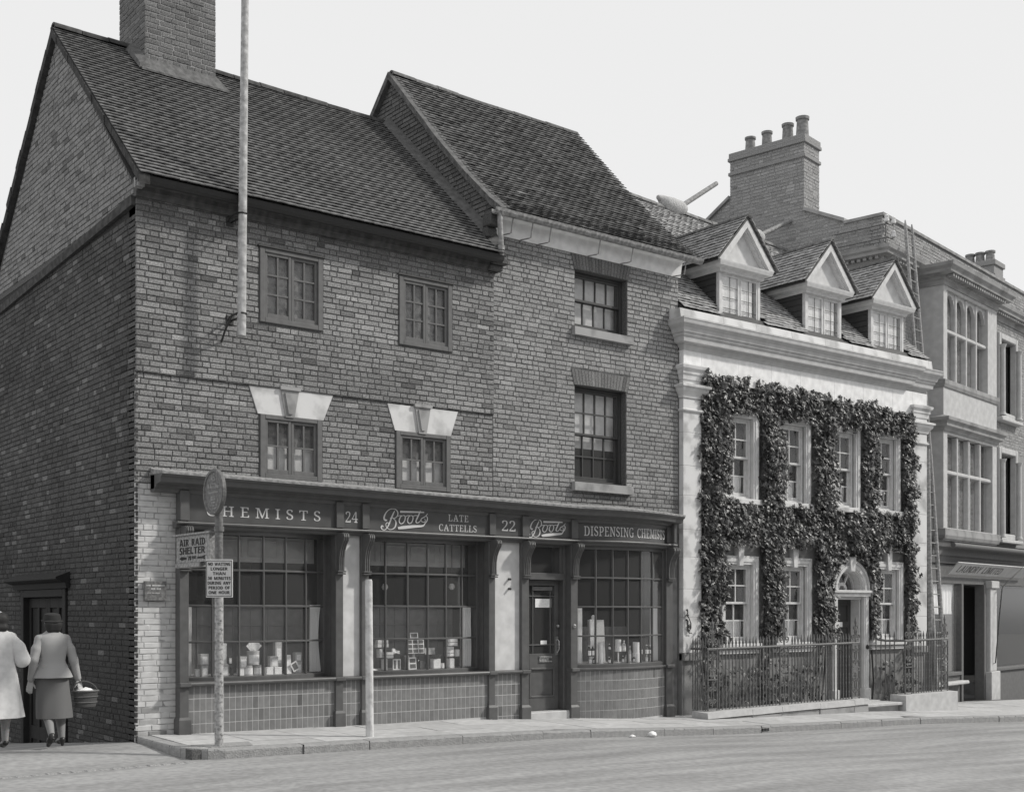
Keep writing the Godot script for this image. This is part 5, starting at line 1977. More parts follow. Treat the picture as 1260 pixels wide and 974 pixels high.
		ridge_tiles(dm, [Vector3(x, 8.79, 0.2), Vector3(x, 8.78, -1.95)], 0.07, "tile", 0.13)
	lay(list, "tile", "tile", tile_meshes, "tile_courses")
	ridge_tiles(h, [Vector3(9.8, 10.15, -3.3), Vector3(11.5, 10.14, -3.3), Vector3(17.0, 9.86, -3.3)], 0.1, "tile", 0.22)
	ivy()


func ivy() -> void:
	var o := thing("ivy", "dense dark ivy covering the front of the stone house between its windows", "plant", Vector3(13.4, 0.5, 0.1))
	var leaf_meshes := []
	for k in 3:
		var s := mb()
		var pts := []
		var prof := [[0.0, -0.12], [0.3, -0.3], [0.52, -0.05], [0.3, 0.12], [0.48, 0.42], [0.16, 0.42], [0.0, 0.85 + 0.1 * k]]
		for q in prof:
			pts.append(Vector3(q[0], -q[1], -0.22 * absf(q[0]) + rng.randf_range(-0.04, 0.04)))
		for i in range(5, 0, -1):
			pts.append(Vector3(-prof[i][0], -prof[i][1], -0.22 * prof[i][0] + rng.randf_range(-0.04, 0.04)))
		var c := Vector3(0, -0.15, 0.03)
		for i in pts.size():
			s.tri(c, pts[(i + 1) % pts.size()], pts[i])
		leaf_meshes.append(s.mesh())
	var n := noise_at(51, 0.9)
	var n2 := noise_at(52, 2.6)
	var clear := []
	for q in UP_WIN:
		clear.append([q[0] + 0.06, q[1] + 0.19, q[2] - 0.06, q[3] + 0.06])
	for q in LOW_WIN:
		clear.append([q[0] - 0.02, q[1] + 0.19, q[2] - 0.4, q[3] + 0.34])
	clear.append([13.96, 15.12, -1.0, 1.98])
	var at := [[], [], []]
	var tries := 0
	while tries < 30000:
		tries += 1
		var x := rng.randf_range(10.1, 16.78)
		var y := rng.randf_range(-0.2, 5.98)
		var e := 0.10 * n2.get_noise_2d(x * 1.3, y * 1.3)
		if x + e < 10.16 or x - e > 16.62 + 0.1 * n.get_noise_2d(x, y * 2.0):
			continue
		if y > 5.80 + 0.9 * e - 0.05 * clampf(x - 14.0, 0, 3):
			continue
		var free := false
		for q in clear:
			if x > q[0] + e * 0.8 and x < q[1] + e * 0.8 and y > q[2] + e and y < q[3] + e:
				free = true
				break
		if not free and Vector2(x - 14.52, y - 1.98).length() < 0.66 + e and y > 1.9:
			free = true
		if free:
			continue
		if y < 1.05 + 1.3 * e and rng.randf() < 0.86:
			continue
		if y < 0.75 and absf(x - 14.5) < 1.0:
			continue
		var thick := 0.10 + 0.16 * (0.5 + n.get_noise_2d(x, y)) + 0.06 * n2.get_noise_2d(x + 9.0, y)
		var z := thick * sqrt(rng.randf()) + 0.02
		var big := rng.randf_range(0.055, 0.1)
		var b := Basis.from_euler(Vector3(rng.randfn(-0.45, 0.4), rng.randfn(0.0, 0.55), rng.randfn(0.0, 0.5)))
		at[tries % 3].append([Transform3D(b.scaled_local(Vector3.ONE * big), Vector3(x, y, z)), clampf(rng.randfn(0.075, 0.03), 0.02, 0.17)])
	for k in 3:
		var mm := MultiMesh.new()
		mm.transform_format = MultiMesh.TRANSFORM_3D
		mm.use_colors = true
		mm.mesh = leaf_meshes[k]
		mm.instance_count = at[k].size()
		for i in at[k].size():
			mm.set_instance_transform(i, at[k][i][0])
			var g: float = at[k][i][1]
			mm.set_instance_color(i, Color(g, g, g))
		var f := MultiMeshInstance3D.new()
		f.name = numbered(o, "foliage")
		f.multimesh = mm
		f.material_override = M.leaf
		f.position = -o.position
		f.set_meta("kind", "stuff")
		o.add_child(f)
	for x in [10.4, 10.55, 11.95, 12.1, 13.5, 13.65, 15.2, 16.4]:
		var p := PackedVector3Array()
		for k in 14:
			p.append(Vector3(x + 0.07 * sin(k * 0.9 + x * 5.0) + 0.02 * k * sin(x), -0.3 + k * 0.42, 0.04 + 0.01 * sin(k * 2.0)))
		var s := mb()
		s.tube(p, 0.018, 5)
		part("stem", s, M.stem, o)


# ---------------------------------------------------------------- bank, laundry below it, far house
func bank() -> void:
	# laid out square to the other fronts, then turned about its corner: the street bends here
	var h := thing("bank_building", "tall brick and stone building with a two-storey stone bay and laundry shop below", "building", Vector3(17.2, -0.6, -1.1))
	var holes := [[24.3, 25.4, 6.8, 8.7], [24.3, 25.4, 3.6, 5.7]]
	var s := mb()
	s.wall(Transform3D(Basis.IDENTITY, Vector3(0, 0, -1.1)), 17.21, 26.9, 2.6, 10.25, holes, 0.3, -0.01)
	var front := part("front_wall", s, M.mortar_light, h)
	s = mb()
	s.prism(pv([-9.0, -1.0, -1.11, -1.0, -1.11, 10.25, -1.98, 10.31, -4.0, 11.25, -4.97, 11.5, -7.1, 10.1, -9.0, 9.0]), SIDE * Transform3D(Basis.IDENTITY, Vector3(0, 0, -17.5)), 0.29)
	var side := part("side_wall", s, M.mortar_light, h)
	s = mb()
	s.span(Vector3(17.5, 9.2, -8.9), Vector3(26.9, 9.5, -1.4))
	s.span(Vector3(26.6, -1.0, -8.9), Vector3(26.9, 9.6, -1.41))
	part("flat_roof", s, M.plaster_grey, h)
	s = mb()
	s.span(Vector3(17.212, 10.5, -4.95), Vector3(17.94, 12.5, -3.0))
	var ch := part("chimney", s, M.mortar_light, h)
	var list := []
	var tone := func(_u: float, _v: float) -> float: return clampf(0.33 + rng.randfn(0.0, 0.03), 0.1, 0.46)
	var zr := func(v: float) -> float: return -1.98 - (v - 10.31) / 0.465 if v > 10.3 else -1.1
	courses(list, side, Transform3D(SIDE.basis, Vector3(17.2, 0, 0)), 5.6, 11.4, func(v: float) -> Array:
		return minus(-8.0 if v < 9.6 else -4.97 - (11.5 - v) / 0.66, zr.call(v), [[-4.96, -2.99]] if v > 10.75 else []), tone, 0.075, 0.0, 0.012, 0)
	courses(list, front, Transform3D(Basis.IDENTITY, Vector3(0, 0, -1.1)), 5.8, 10.22, func(v: float) -> Array:
		var c := []
		for q in holes:
			if v > q[2] - 0.2 and v < q[3] + 0.2:
				c.append([q[0] - 0.2, q[1] + 0.2])
		return minus(17.2, 26.9, c), tone, 0.075, 0.0, 0.012, 0)
	courses(list, ch, Transform3D(SIDE.basis, Vector3(17.2, 0, 0)), 10.75, 12.5, func(_v: float) -> Array: return [[-4.96, -2.99]], tone, 0.075, 0.0, 0.012, 0)
	courses(list, ch, Transform3D(Basis.IDENTITY, Vector3(0, 0, -2.99)), 10.6, 12.5, func(_v: float) -> Array: return [[17.2, 17.95]], tone, 0.075, 0.0, 0.012, 0)
	lay(list, "brick", "brick", brick_meshes, "brick_courses")
	s = mb()
	for e in [[12.0, 12.08, 0.03], [12.34, 12.42, 0.04], [12.421, 12.54, 0.02]]:
		s.span(Vector3(17.2 - e[2], e[0], -4.96 - e[2]), Vector3(17.95 + e[2], e[1], -2.99 + e[2]), 0.01)
	part("chimney_cap", s, toned("brick", 0.3), ch)
	for q in [[-4.6, 0.40, 0.13], [-4.15, 0.42, 0.13], [-3.6, 0.46, 0.14], [-3.22, 0.52, 0.155]]:
		s = mb()
		s.lathe([Vector2(q[2], 0), Vector2(q[2] * 0.85, q[1] * 0.85), Vector2(q[2] * 1.02, q[1] * 0.88), Vector2(q[2] * 1.05, q[1]), Vector2(q[2] * 0.8, q[1]), Vector2(q[2] * 0.7, q[1] * 0.5)], Transform3D(Basis.IDENTITY, Vector3(17.55, 12.54, q[0])), 14)
		part("chimney_pot", s, M.terracotta, ch)
	for e in [[-1.98, 10.31, -2.99, 10.78], [-7.1, 10.06, -4.96, 11.47]]:
		s = mb()
		s.hexa([Vector3(17.14, e[1] - 0.02, e[0]), Vector3(17.52, e[1] - 0.02, e[0]), Vector3(17.52, e[3] - 0.02, e[2]), Vector3(17.14, e[3] - 0.02, e[2]), Vector3(17.14, e[1] + 0.06, e[0]), Vector3(17.52, e[1] + 0.06, e[0]), Vector3(17.52, e[3] + 0.06, e[2]), Vector3(17.14, e[3] + 0.06, e[2])])
		part("coping", s, M.stone_dull, h)
	s = mb()
	s.sweep(pv([-0.38, 10.25, 0.04, 10.25, 0.045, 10.31, -0.38, 10.32]), PackedVector3Array([Vector3(17.2, 0, -2.0), Vector3(17.2, 0, -1.1), Vector3(26.95, 0, -1.1)]))
	part("coping", s, M.stone_dull, h)
	# main cornice with dentils, then the bay's
	var prof := pv([-0.05, 9.18, 0.02, 9.18, 0.03, 9.26, 0.06, 9.28, 0.06, 9.34, 0.22, 9.36, 0.23, 9.42, 0.28, 9.46, 0.30, 9.53, -0.05, 9.56])
	var co := Node3D.new()
	co.name = "cornice"
	h.add_child(co)
	for p in [[Vector3(17.19, 0, -3.0), Vector3(17.19, 0, -1.1), Vector3(19.0, 0, -1.1)], [Vector3(22.45, 0, -1.1), Vector3(26.9, 0, -1.1)]]:
		s = mb()
		s.sweep(prof, PackedVector3Array(p))
		part("moulding", s, M.stone_dull, co)
	var bay_run := PackedVector3Array([Vector3(19.05, 0, -1.09), Vector3(19.05, 0, -0.48), Vector3(22.4, 0, -0.48), Vector3(22.4, 0, -1.09)])
	s = mb()
	s.sweep(pv([-0.05, 9.0, 0.03, 9.0, 0.04, 9.1, 0.09, 9.12, 0.09, 9.19, 0.28, 9.22, 0.29, 9.28, 0.36, 9.34, 0.38, 9.41, -0.05, 9.44]), bay_run)
	part("moulding", s, M.stone_dull, co)
	s = mb()
	for k in 12:
		s.span(Vector3(17.3 + k * 0.14, 9.285, -1.04), Vector3(17.38 + k * 0.14, 9.35, -0.92), 0.004)
	for k in 12:
		s.span(Vector3(17.03, 9.285, -1.2 - k * 0.14), Vector3(17.13, 9.35, -1.12 - k * 0.14), 0.004)
	for k in 25:
		s.span(Vector3(19.0 + k * 0.135, 9.13, -0.39), Vector3(19.075 + k * 0.135, 9.195, -0.23), 0.004)
	for k in 30:
		s.span(Vector3(22.55 + k * 0.14, 9.285, -1.04), Vector3(22.63 + k * 0.14, 9.35, -0.92), 0.004)
	part("dentils", s, M.stone_dull, co).set_meta("kind", "stuff")
	# stone bay
	var bh := [[19.27, 21.8, 6.87, 8.92], [19.27, 22.12, 3.48, 5.62]]
	s = mb()
	s.wall(Transform3D(Basis.IDENTITY, Vector3(0, 0, -0.48)), 19.05, 22.4, 2.7, 9.02, bh, 0.22)
	s.span(Vector3(19.05, 2.7, -1.1), Vector3(19.25, 9.02, -0.701))
	s.span(Vector3(22.2, 2.7, -1.1), Vector3(22.4, 9.02, -0.701))
	var bay := part("stone_bay", s, M.stone, h)
	for p in [pv([-0.05, 6.68, 0.03, 6.68, 0.06, 6.75, 0.06, 6.84, -0.05, 6.865]), pv([-0.05, 5.68, 0.03, 5.68, 0.05, 5.74, 0.13, 5.78, 0.14, 5.86, 0.2, 5.9, 0.21, 5.97, -0.05, 6.06]), pv([-0.05, 3.22, 0.04, 3.22, 0.07, 3.3, 0.07, 3.45, -0.05, 3.475])]:
		s = mb()
		s.sweep(p, bay_run)
		part("string_moulding", s, M.stone_dull, bay)
	for k in 2:
		var q: Array = bh[k]
		var w := Node3D.new()
		w.name = numbered(h, "mullioned_window")
		h.add_child(w)
		var lw: float = (q[1] - q[0]) / 4.0
		for i in range(1, 4):
			s = mb()
			s.box(Vector3(q[0] + i * lw, (q[2] + q[3]) * 0.5, -0.59), Vector3(0.1, q[3] - q[2], 0.14), Basis.IDENTITY, 0.02)
			part("mullion", s, M.stone, w)
		var ty := 8.0 if k == 0 else 4.76
		s = mb()
		s.span(Vector3(q[0], ty - 0.045, -0.662), Vector3(q[1], ty + 0.045, -0.518), 0.02)
		part("transom", s, M.stone, w)
		if k == 0:
			for i in 4:
				var a: float = q[0] + i * lw
				var p := pv([a, q[3], a, q[3] - 0.36])
				for m in 9:
					var t := PI * (1.0 - m / 8.0)
					p.append(Vector2(a + lw * 0.5 + (lw * 0.5 - 0.05) * cos(t), q[3] - 0.36 + 0.3 * sin(t)))
				p.append_array(pv([a + lw, q[3] - 0.36, a + lw, q[3]]))
				s = mb()
				s.prism(p, Transform3D(Basis.IDENTITY, Vector3(0, 0, -0.63)), 0.08)
				part("arched_head", s, M.stone, w)
		panes(w, q[0], q[1], q[2], q[3], -0.63, 4, 2)
		dark_room(w, q[0], q[1], q[2], q[3], -0.695, 0.36)
		part("blind", cloth(q[0], q[1], q[2], q[3], -0.76, 14.0, 0.02), M.blind_dark, w)
	for q in holes:
		var w := Node3D.new()
		w.name = numbered(h, "window")
		h.add_child(w)
		s = mb()
		ring(s, q[0] - 0.15, q[1] + 0.15, q[2] - 0.15, q[3] + 0.18, -1.2, -1.03, 0.16, 0.02)
		part("surround", s, M.stone, w)
		s = mb()
		s.span(Vector3(q[0] - 0.25, q[2] - 0.25, -1.15), Vector3(q[1] + 0.25, q[2] - 0.153, -0.92), 0.02)
		part("window_sill", s, M.stone, w)
		for x in [q[0] - 0.06, q[1] + 0.06]:
			s = mb()
			s.lathe([Vector2(0.1, 0), Vector2(0.07, 0.08), Vector2(0.065, q[3] - q[2] - 0.15), Vector2(0.1, q[3] - q[2] - 0.05)], Transform3D(Basis.IDENTITY, Vector3(x, q[2] - 0.1, -0.98)), 10)
			part("colonnette", s, M.stone, w)
		panes(w, q[0], q[1], q[2], q[3], -1.25, 2, 2)
		dark_room(w, q[0], q[1], q[2], q[3], -1.3, 0.4)
	# laundry shopfront
	var f := Node3D.new()
	f.name = "laundry_front"
	h.add_child(f)
	s = mb()
	s.sweep(pv([-0.4, 2.66, 0.0, 2.66, 0.02, 2.8, 0.06, 2.84, 0.07, 2.98, 0.14, 3.02, 0.16, 3.12, 0.2, 3.15, -0.4, 3.2]), PackedVector3Array([Vector3(18.2, 0, -0.45), Vector3(26.9, 0, -0.45)]))
	part("cornice", s, M.wood_grey, f)
	s = mb()
	s.tube(PackedVector3Array([Vector3(18.9, 3.06, -0.2), Vector3(26.8, 3.06, -0.2)]), 0.06, 10)
	part("blind_roller", s, M.wood_grey, f)
	for q in [[18.2, 26.9, 2.2, 2.66, -0.7, -0.5], [18.25, 18.4, -1.0, 2.2, -1.1, -0.5], [20.08, 20.2, -0.9, 2.2, -0.7, -0.46], [21.52, 21.64, -0.9, 2.2, -0.7, -0.46], [22.2, 22.32, -0.9, 2.2, -0.7, -0.46], [18.4, 20.08, 0.08, 0.16, -0.7, -0.44], [22.32, 26.9, 0.08, 0.16, -0.7, -0.44]]:
		s = mb()
		s.span(Vector3(q[0], q[2], q[4]), Vector3(q[1], q[3], q[5]), 0.01)
		part("frame", s, M.wood_grey, f)
	for q in [[18.4, 20.08], [22.32, 26.9]]:
		s = mb()
		s.span(Vector3(q[0], -1.2, -0.7), Vector3(q[1], 0.08, -0.5))
		part("stall_riser", s, M.wood_grey, f)
		s = mb()
		s.quad(Vector3(q[0], 0.16, -0.56), Vector3(q[1], 0.16, -0.56), Vector3(q[1], 2.2, -0.558), Vector3(q[0], 2.2, -0.56))
		part("pane", s, M.glass, f)
	s = mb()
	s.span(Vector3(18.3, -0.12, -0.5), Vector3(20.1, -0.04, -0.28), 0.02)
	part("outer_sill", s, M.stone, f)
	for q in [[21.62, 22.22, -1.2, 0.1, -0.32], [21.7, 22.14, 0.1, 2.12, -0.38], [21.66, 22.18, 2.12, 2.3, -0.33]]:
		s = mb()
		s.span(Vector3(q[0], q[2], -0.5), Vector3(q[1], q[3], q[4]), 0.015)
		part("pilaster", s, M.stone, f)
	part("net_curtain", cloth(18.5, 20.0, 1.5, 2.18, -0.66, 8.0, 0.03), M.net, f)  # white net put in for a bright reflection at the top
	s = mb()
	s.span(Vector3(20.2, -1.0, -1.05), Vector3(21.52, 2.2, -1.0))
	ring(s, 20.2, 21.52, -0.9, 2.15, -1.0, -0.96, 0.14, 0.006)
	s.span(Vector3(20.34, 0.0, -1.0), Vector3(21.38, 0.16, -0.965), 0.005)
	part("door_leaf", s, M.wood_grey, f)
	dark_room(f, 18.4, 26.5, -0.2, 2.2, -1.06, 1.4)
	# board leaning out over the shop, with its name
	s = mb()
	var tilt := Basis(Vector3.RIGHT, atan2(0.25, 0.26))
	s.box(Vector3(21.6, 2.55, -0.30), Vector3(4.9, 0.36, 0.03), tilt, 0.004)
	var bd := part("name_board", s, M.stone, f)
	part("lettering", letters("LAUNDRY LIMITED", font(false), 0.2, 2.75, func(x: float) -> Transform3D:
		return Transform3D(tilt, Vector3(19.45 + x, 2.55, -0.30) + tilt * Vector3(0, -0.1, 0.016)), 0.004, 0.12), M.card_dark, bd)
	s = mb()
	s.span(Vector3(17.5, -1.0, -8.9), Vector3(18.2, 2.7, -1.42))
	part("inner_wall", s, M.plaster_grey, h)
	h.rotation.y = BEND


const BEND := 0.19


func far_house() -> void:
	var h := thing("far_house", "plain brick house beyond the bank, only its chimney showing over the parapet", "house", Vector3(17.2, -1, -1.1))
	var s := mb()
	s.wall(Transform3D(Basis.IDENTITY, Vector3(0, 0, -0.9)), 26.95, 38.0, -3.0, 8.2, [[29, 30.1, 4, 5.8], [32, 33.1, 4, 5.8], [35, 36.1, 4, 5.8]], 0.3)
	s.span(Vector3(26.95, -3.0, -9), Vector3(27.2, 8.2, -1.2))
	s.prism(pv([-9.2, 8.2, -0.9, 8.2, -5.0, 9.6]), SIDE * Transform3D(Basis.IDENTITY, Vector3(0, 0, -38)), 11.0)
	part("wall", s, toned("brick", 0.28), h)
	for x in [29.0, 32.0, 35.0]:
		s = mb()
		ring(s, x, x + 1.1, 4.0, 5.8, -1.1, -0.98, 0.07)
		s.span(Vector3(x, 4.87, -1.08), Vector3(x + 1.1, 4.93, -0.99))
		var w := part("window", s, M.wood_white, h)
		s = mb()
		s.quad(Vector3(x, 4, -1.05), Vector3(x + 1.1, 4, -1.05), Vector3(x + 1.1, 5.8, -1.05), Vector3(x, 5.8, -1.05))
		part("pane", s, M.glass, w)
	s = mb()
	s.span(Vector3(28.4, 8.4, -3.75), Vector3(29.15, 11.85, -2.7))
	var ch := part("chimney", s, toned("brick", 0.3), h)
	for e in [[11.5, 11.58], [11.85, 12.0]]:
		s = mb()
		s.span(Vector3(28.35, e[0], -3.75 - 0.05), Vector3(29.2, e[1], -2.7 + 0.05), 0.01)
		part("chimney_cap", s, toned("brick", 0.3), ch)
	for q in [2.95, 3.25, 3.55]:
		s = mb()
		s.lathe([Vector2(0.15, 0), Vector2(0.12, 0.3), Vector2(0.15, 0.31), Vector2(0.15, 0.37), Vector2(0.1, 0.37), Vector2(0.09, 0.2)], Transform3D(Basis.IDENTITY, Vector3(28.78, 12.0, -q)), 12)
		part("chimney_pot", s, M.terracotta, ch)
	h.rotation.y = BEND


# ---------------------------------------------------------------- railings in front of the ivy-clad house
func spiral(c: Vector3, r: float, from: float, turns: float, grow := 0.8) -> PackedVector3Array:
	var p := PackedVector3Array()
	for k in 15:
		var f := k / 14.0
		var a := from + TAU * turns * f
		var q := r * lerpf(1.0, 1.0 - grow, f)
		p.append(c + Vector3(cos(a) * q, sin(a) * q, 0))
	return p


func scroll_panel(w: float, h: float) -> ArrayMesh:   # wrought panel standing on y = 0, its finial above the rail
	var s := mb()
	var b := 0.012
	for x in [-w * 0.5, w * 0.5]:
		s.tube(PackedVector3Array([Vector3(x, 0, 0), Vector3(x, h, 0)]), 0.017, 5)
	for y in [0.03, h * 0.5, h - 0.02]:
		s.box(Vector3(0, y, 0), Vector3(w, 0.022, 0.022))
	s.box(Vector3(0, h * 0.56, 0.012), Vector3(w * 0.8, 0.03, 0.012))
	var r := w * 0.2
	for sg in [-1.0, 1.0]:
		for e in [[0.14, 0.0, 1.3], [0.34, PI, -1.3], [0.66, 0.0, 1.3], [0.86, PI, -1.3]]:
			var p := spiral(Vector3(sg * w * 0.23, h * e[0], 0), r, e[1] if sg > 0 else PI - e[1], e[2] * sg)
			s.tube(p, b, 4)
		s.tube(PackedVector3Array([Vector3(0, h * 0.05, 0), Vector3(sg * w * 0.12, h * 0.24, 0), Vector3(sg * w * 0.04, h * 0.47, 0)]), b, 4)
		s.tube(PackedVector3Array([Vector3(0, h * 0.6, 0), Vector3(sg * w * 0.12, h * 0.76, 0), Vector3(sg * w * 0.04, h * 0.95, 0)]), b, 4)
		# finial scrolls
		s.tube(spiral(Vector3(sg * w * 0.3, h + 0.12, 0), w * 0.26, -PI * 0.5, 1.2 * sg), b * 1.2, 4)
		s.tube(spiral(Vector3(sg * w * 0.16, h + 0.28, 0), w * 0.16, PI * 0.5, -1.1 * sg), b, 4)
		s.tube(PackedVector3Array([Vector3(0, h, 0), Vector3(sg * w * 0.14, h + 0.2, 0), Vector3(0, h + 0.36, 0)]), b, 4)
	s.tube(PackedVector3Array([Vector3(0, h, 0), Vector3(0, h + 0.3, 0), Vector3(0, h + 0.4, 0), Vector3(0, h + 0.5, 0)]), [0.012, 0.012, 0.025, 0.003], 6)
	return s.mesh()


func railings() -> void:
	var bar := mb()
	bar.tube(PackedVector3Array([Vector3(0, 0, 0), Vector3(0, 1.12, 0), Vector3(0, 1.15, 0), Vector3(0, 1.18, 0), Vector3(0, 1.26, 0)]), [0.012, 0.012, 0.02, 0.016, 0.002], 6)
	var bar_m := bar.mesh()
	var panel := scroll_panel(0.23, 1.07)
	var base := func(x: float) -> float: return -0.14 + 0.009 * (x - 9.8)
	var rail_y := func(x: float) -> float: return 0.915 + 0.011 * (x - 9.8)
	var runs := [
		["iron railings with three scrolled standards left of the doorway of the ivy-clad house", [Vector3(9.93, 0, 0.12), Vector3(9.78, 0, 0.62), Vector3(14.02, 0, 0.62)], [[1, 0.13], [1, 2.02], [1, 4.12]]],
		["short run of plain iron railings set back beside the doorway, curving from the wall", [Vector3(15.16, 0, 0.14), Vector3(15.42, 0, 0.5)], []],
		["iron railings with a scrolled standard at each end right of the doorway", [Vector3(15.5, 0, 0.62), Vector3(17.0, 0, 0.62)], [[0, 0.12], [0, 1.38]]]]
	for q in runs:
		var path: Array = q[1]
		var mid: Vector3 = (path[0] + path[-1]) * 0.5
		mid.y = base.call(mid.x)
		var o := thing("railings", q[0], "railings", mid, "wrought iron railings before the ivy-clad house")
		var rp := PackedVector3Array()
		for p in path:
			rp.append(Vector3(p.x, rail_y.call(p.x), p.z))
		if q[2].is_empty():
			rp = PackedVector3Array([Vector3(15.12, 1.12, 0.12), Vector3(15.2, 1.0, 0.2), Vector3(15.3, rail_y.call(15.3), 0.33), Vector3(15.5, rail_y.call(15.5), 0.62)])
		var s := mb()
		s.tube(rp, 0.024, 6)
		part("rail", s, M.iron_grey, o)
		for i in path.size() - 1:
			var a: Vector3 = path[i]
			var b: Vector3 = path[i + 1]
			var n := int(round(a.distance_to(b) / 0.089))
			for k in n:
				var p := a.lerp(b, (k + 0.5) / n)
				var skip := false
				for e in q[2]:
					if e[0] == i and absf(p.distance_to(a) - e[1]) < 0.15:
						skip = true
				if skip:
					continue
				var bo := place("bar", bar_m, M.iron_grey, o, Vector3(p.x, base.call(p.x), p.z))
				bo.rotation.z = rng.randf_range(-0.012, 0.012)
		for e in q[2]:
			var a: Vector3 = path[e[0]]
			var b: Vector3 = path[e[0] + 1]
			var p = a + (b - a).normalized() * e[1]
			place("scrolled_standard", panel, M.iron_grey, o, Vector3(p.x, base.call(p.x), p.z + 0.01))
	# low stone walls below them
	for q in [["low rough stone wall under the long railings, its coping cracked", 9.62, 14.12, 5], ["low smooth stone wall under the right-hand railings, higher than the step", 15.3, 17.12, 1]]:
		var a: float = q[1]
		var b: float = q[2]
		var mid := Vector3((a + b) * 0.5, pave((a + b) * 0.5), 0.62)
		var o := thing("low_wall", q[0], "wall", mid)
		var x := a
		var k := 0
		while x < b - 0.05:
			var w: float = (b - a) if q[3] == 1 else minf(rng.randf_range(0.7, 1.15), b - x)
			if b - x - w < 0.3:
				w = b - x
			var s := mb()
			var y0: float = base.call(x) + rng.randf_range(-0.008, 0.004)
			var y1: float = base.call(x + w) + rng.randf_range(-0.008, 0.004)
			var lo := 0.11 if q[3] > 1 else 0.6
			s.hexa([Vector3(x + 0.004, y0 - lo, 0.42), Vector3(x + w - 0.004, y1 - lo, 0.42), Vector3(x + w - 0.004, y1 - lo, 0.80), Vector3(x + 0.004, y0 - lo, 0.80), Vector3(x + 0.006, y0, 0.42), Vector3(x + w - 0.006, y1, 0.42), Vector3(x + w - 0.006, y1 - 0.01, 0.785), Vector3(x + 0.006, y0 - 0.01, 0.785)])
			part("coping_stone", s, M.stone, o)
			if q[3] > 1:
				s = mb()
				s.span(Vector3(x + 0.003, -1.0, 0.44), Vector3(x + w - 0.003, minf(y0, y1) - 0.113, 0.775 + rng.randf_range(-0.01, 0.01)), 0.012)
				part("stone", s, M.stone_dull, o)
			x += w
			k += 1
	var s := mb()
	s.hexa([Vector3(14.14, -1.0, 0.1), Vector3(15.29, -1.0, 0.1), Vector3(15.29, -1.0, 0.62), Vector3(14.14, -1.0, 0.62), Vector3(14.14, -0.23, 0.1), Vector3(15.29, -0.23, 0.1), Vector3(15.29, -0.24, 0.62), Vector3(14.14, -0.24, 0.62)])
	s.span(Vector3(14.13, -0.285, 0.3), Vector3(15.30, -0.225, 0.74), 0.012)
	single("step", s, M.stone, "worn stone step in the gap between the railings before the arched door", "step", Vector3(14.7, -0.4, 0.4))
	# the strip of bare earth behind the railings, with a few seedlings
	s = mb()
	s.hexa([Vector3(10.2, -1, -0.01), Vector3(13.93, -1, -0.01), Vector3(13.93, -1, 0.44), Vector3(10.2, -1, 0.44), Vector3(10.2, -0.28, 0.005), Vector3(13.93, -0.3, 0.005), Vector3(13.93, -0.3, 0.42), Vector3(10.2, -0.28, 0.42)])
	structure("ground_strip", s, M.paving_bed)


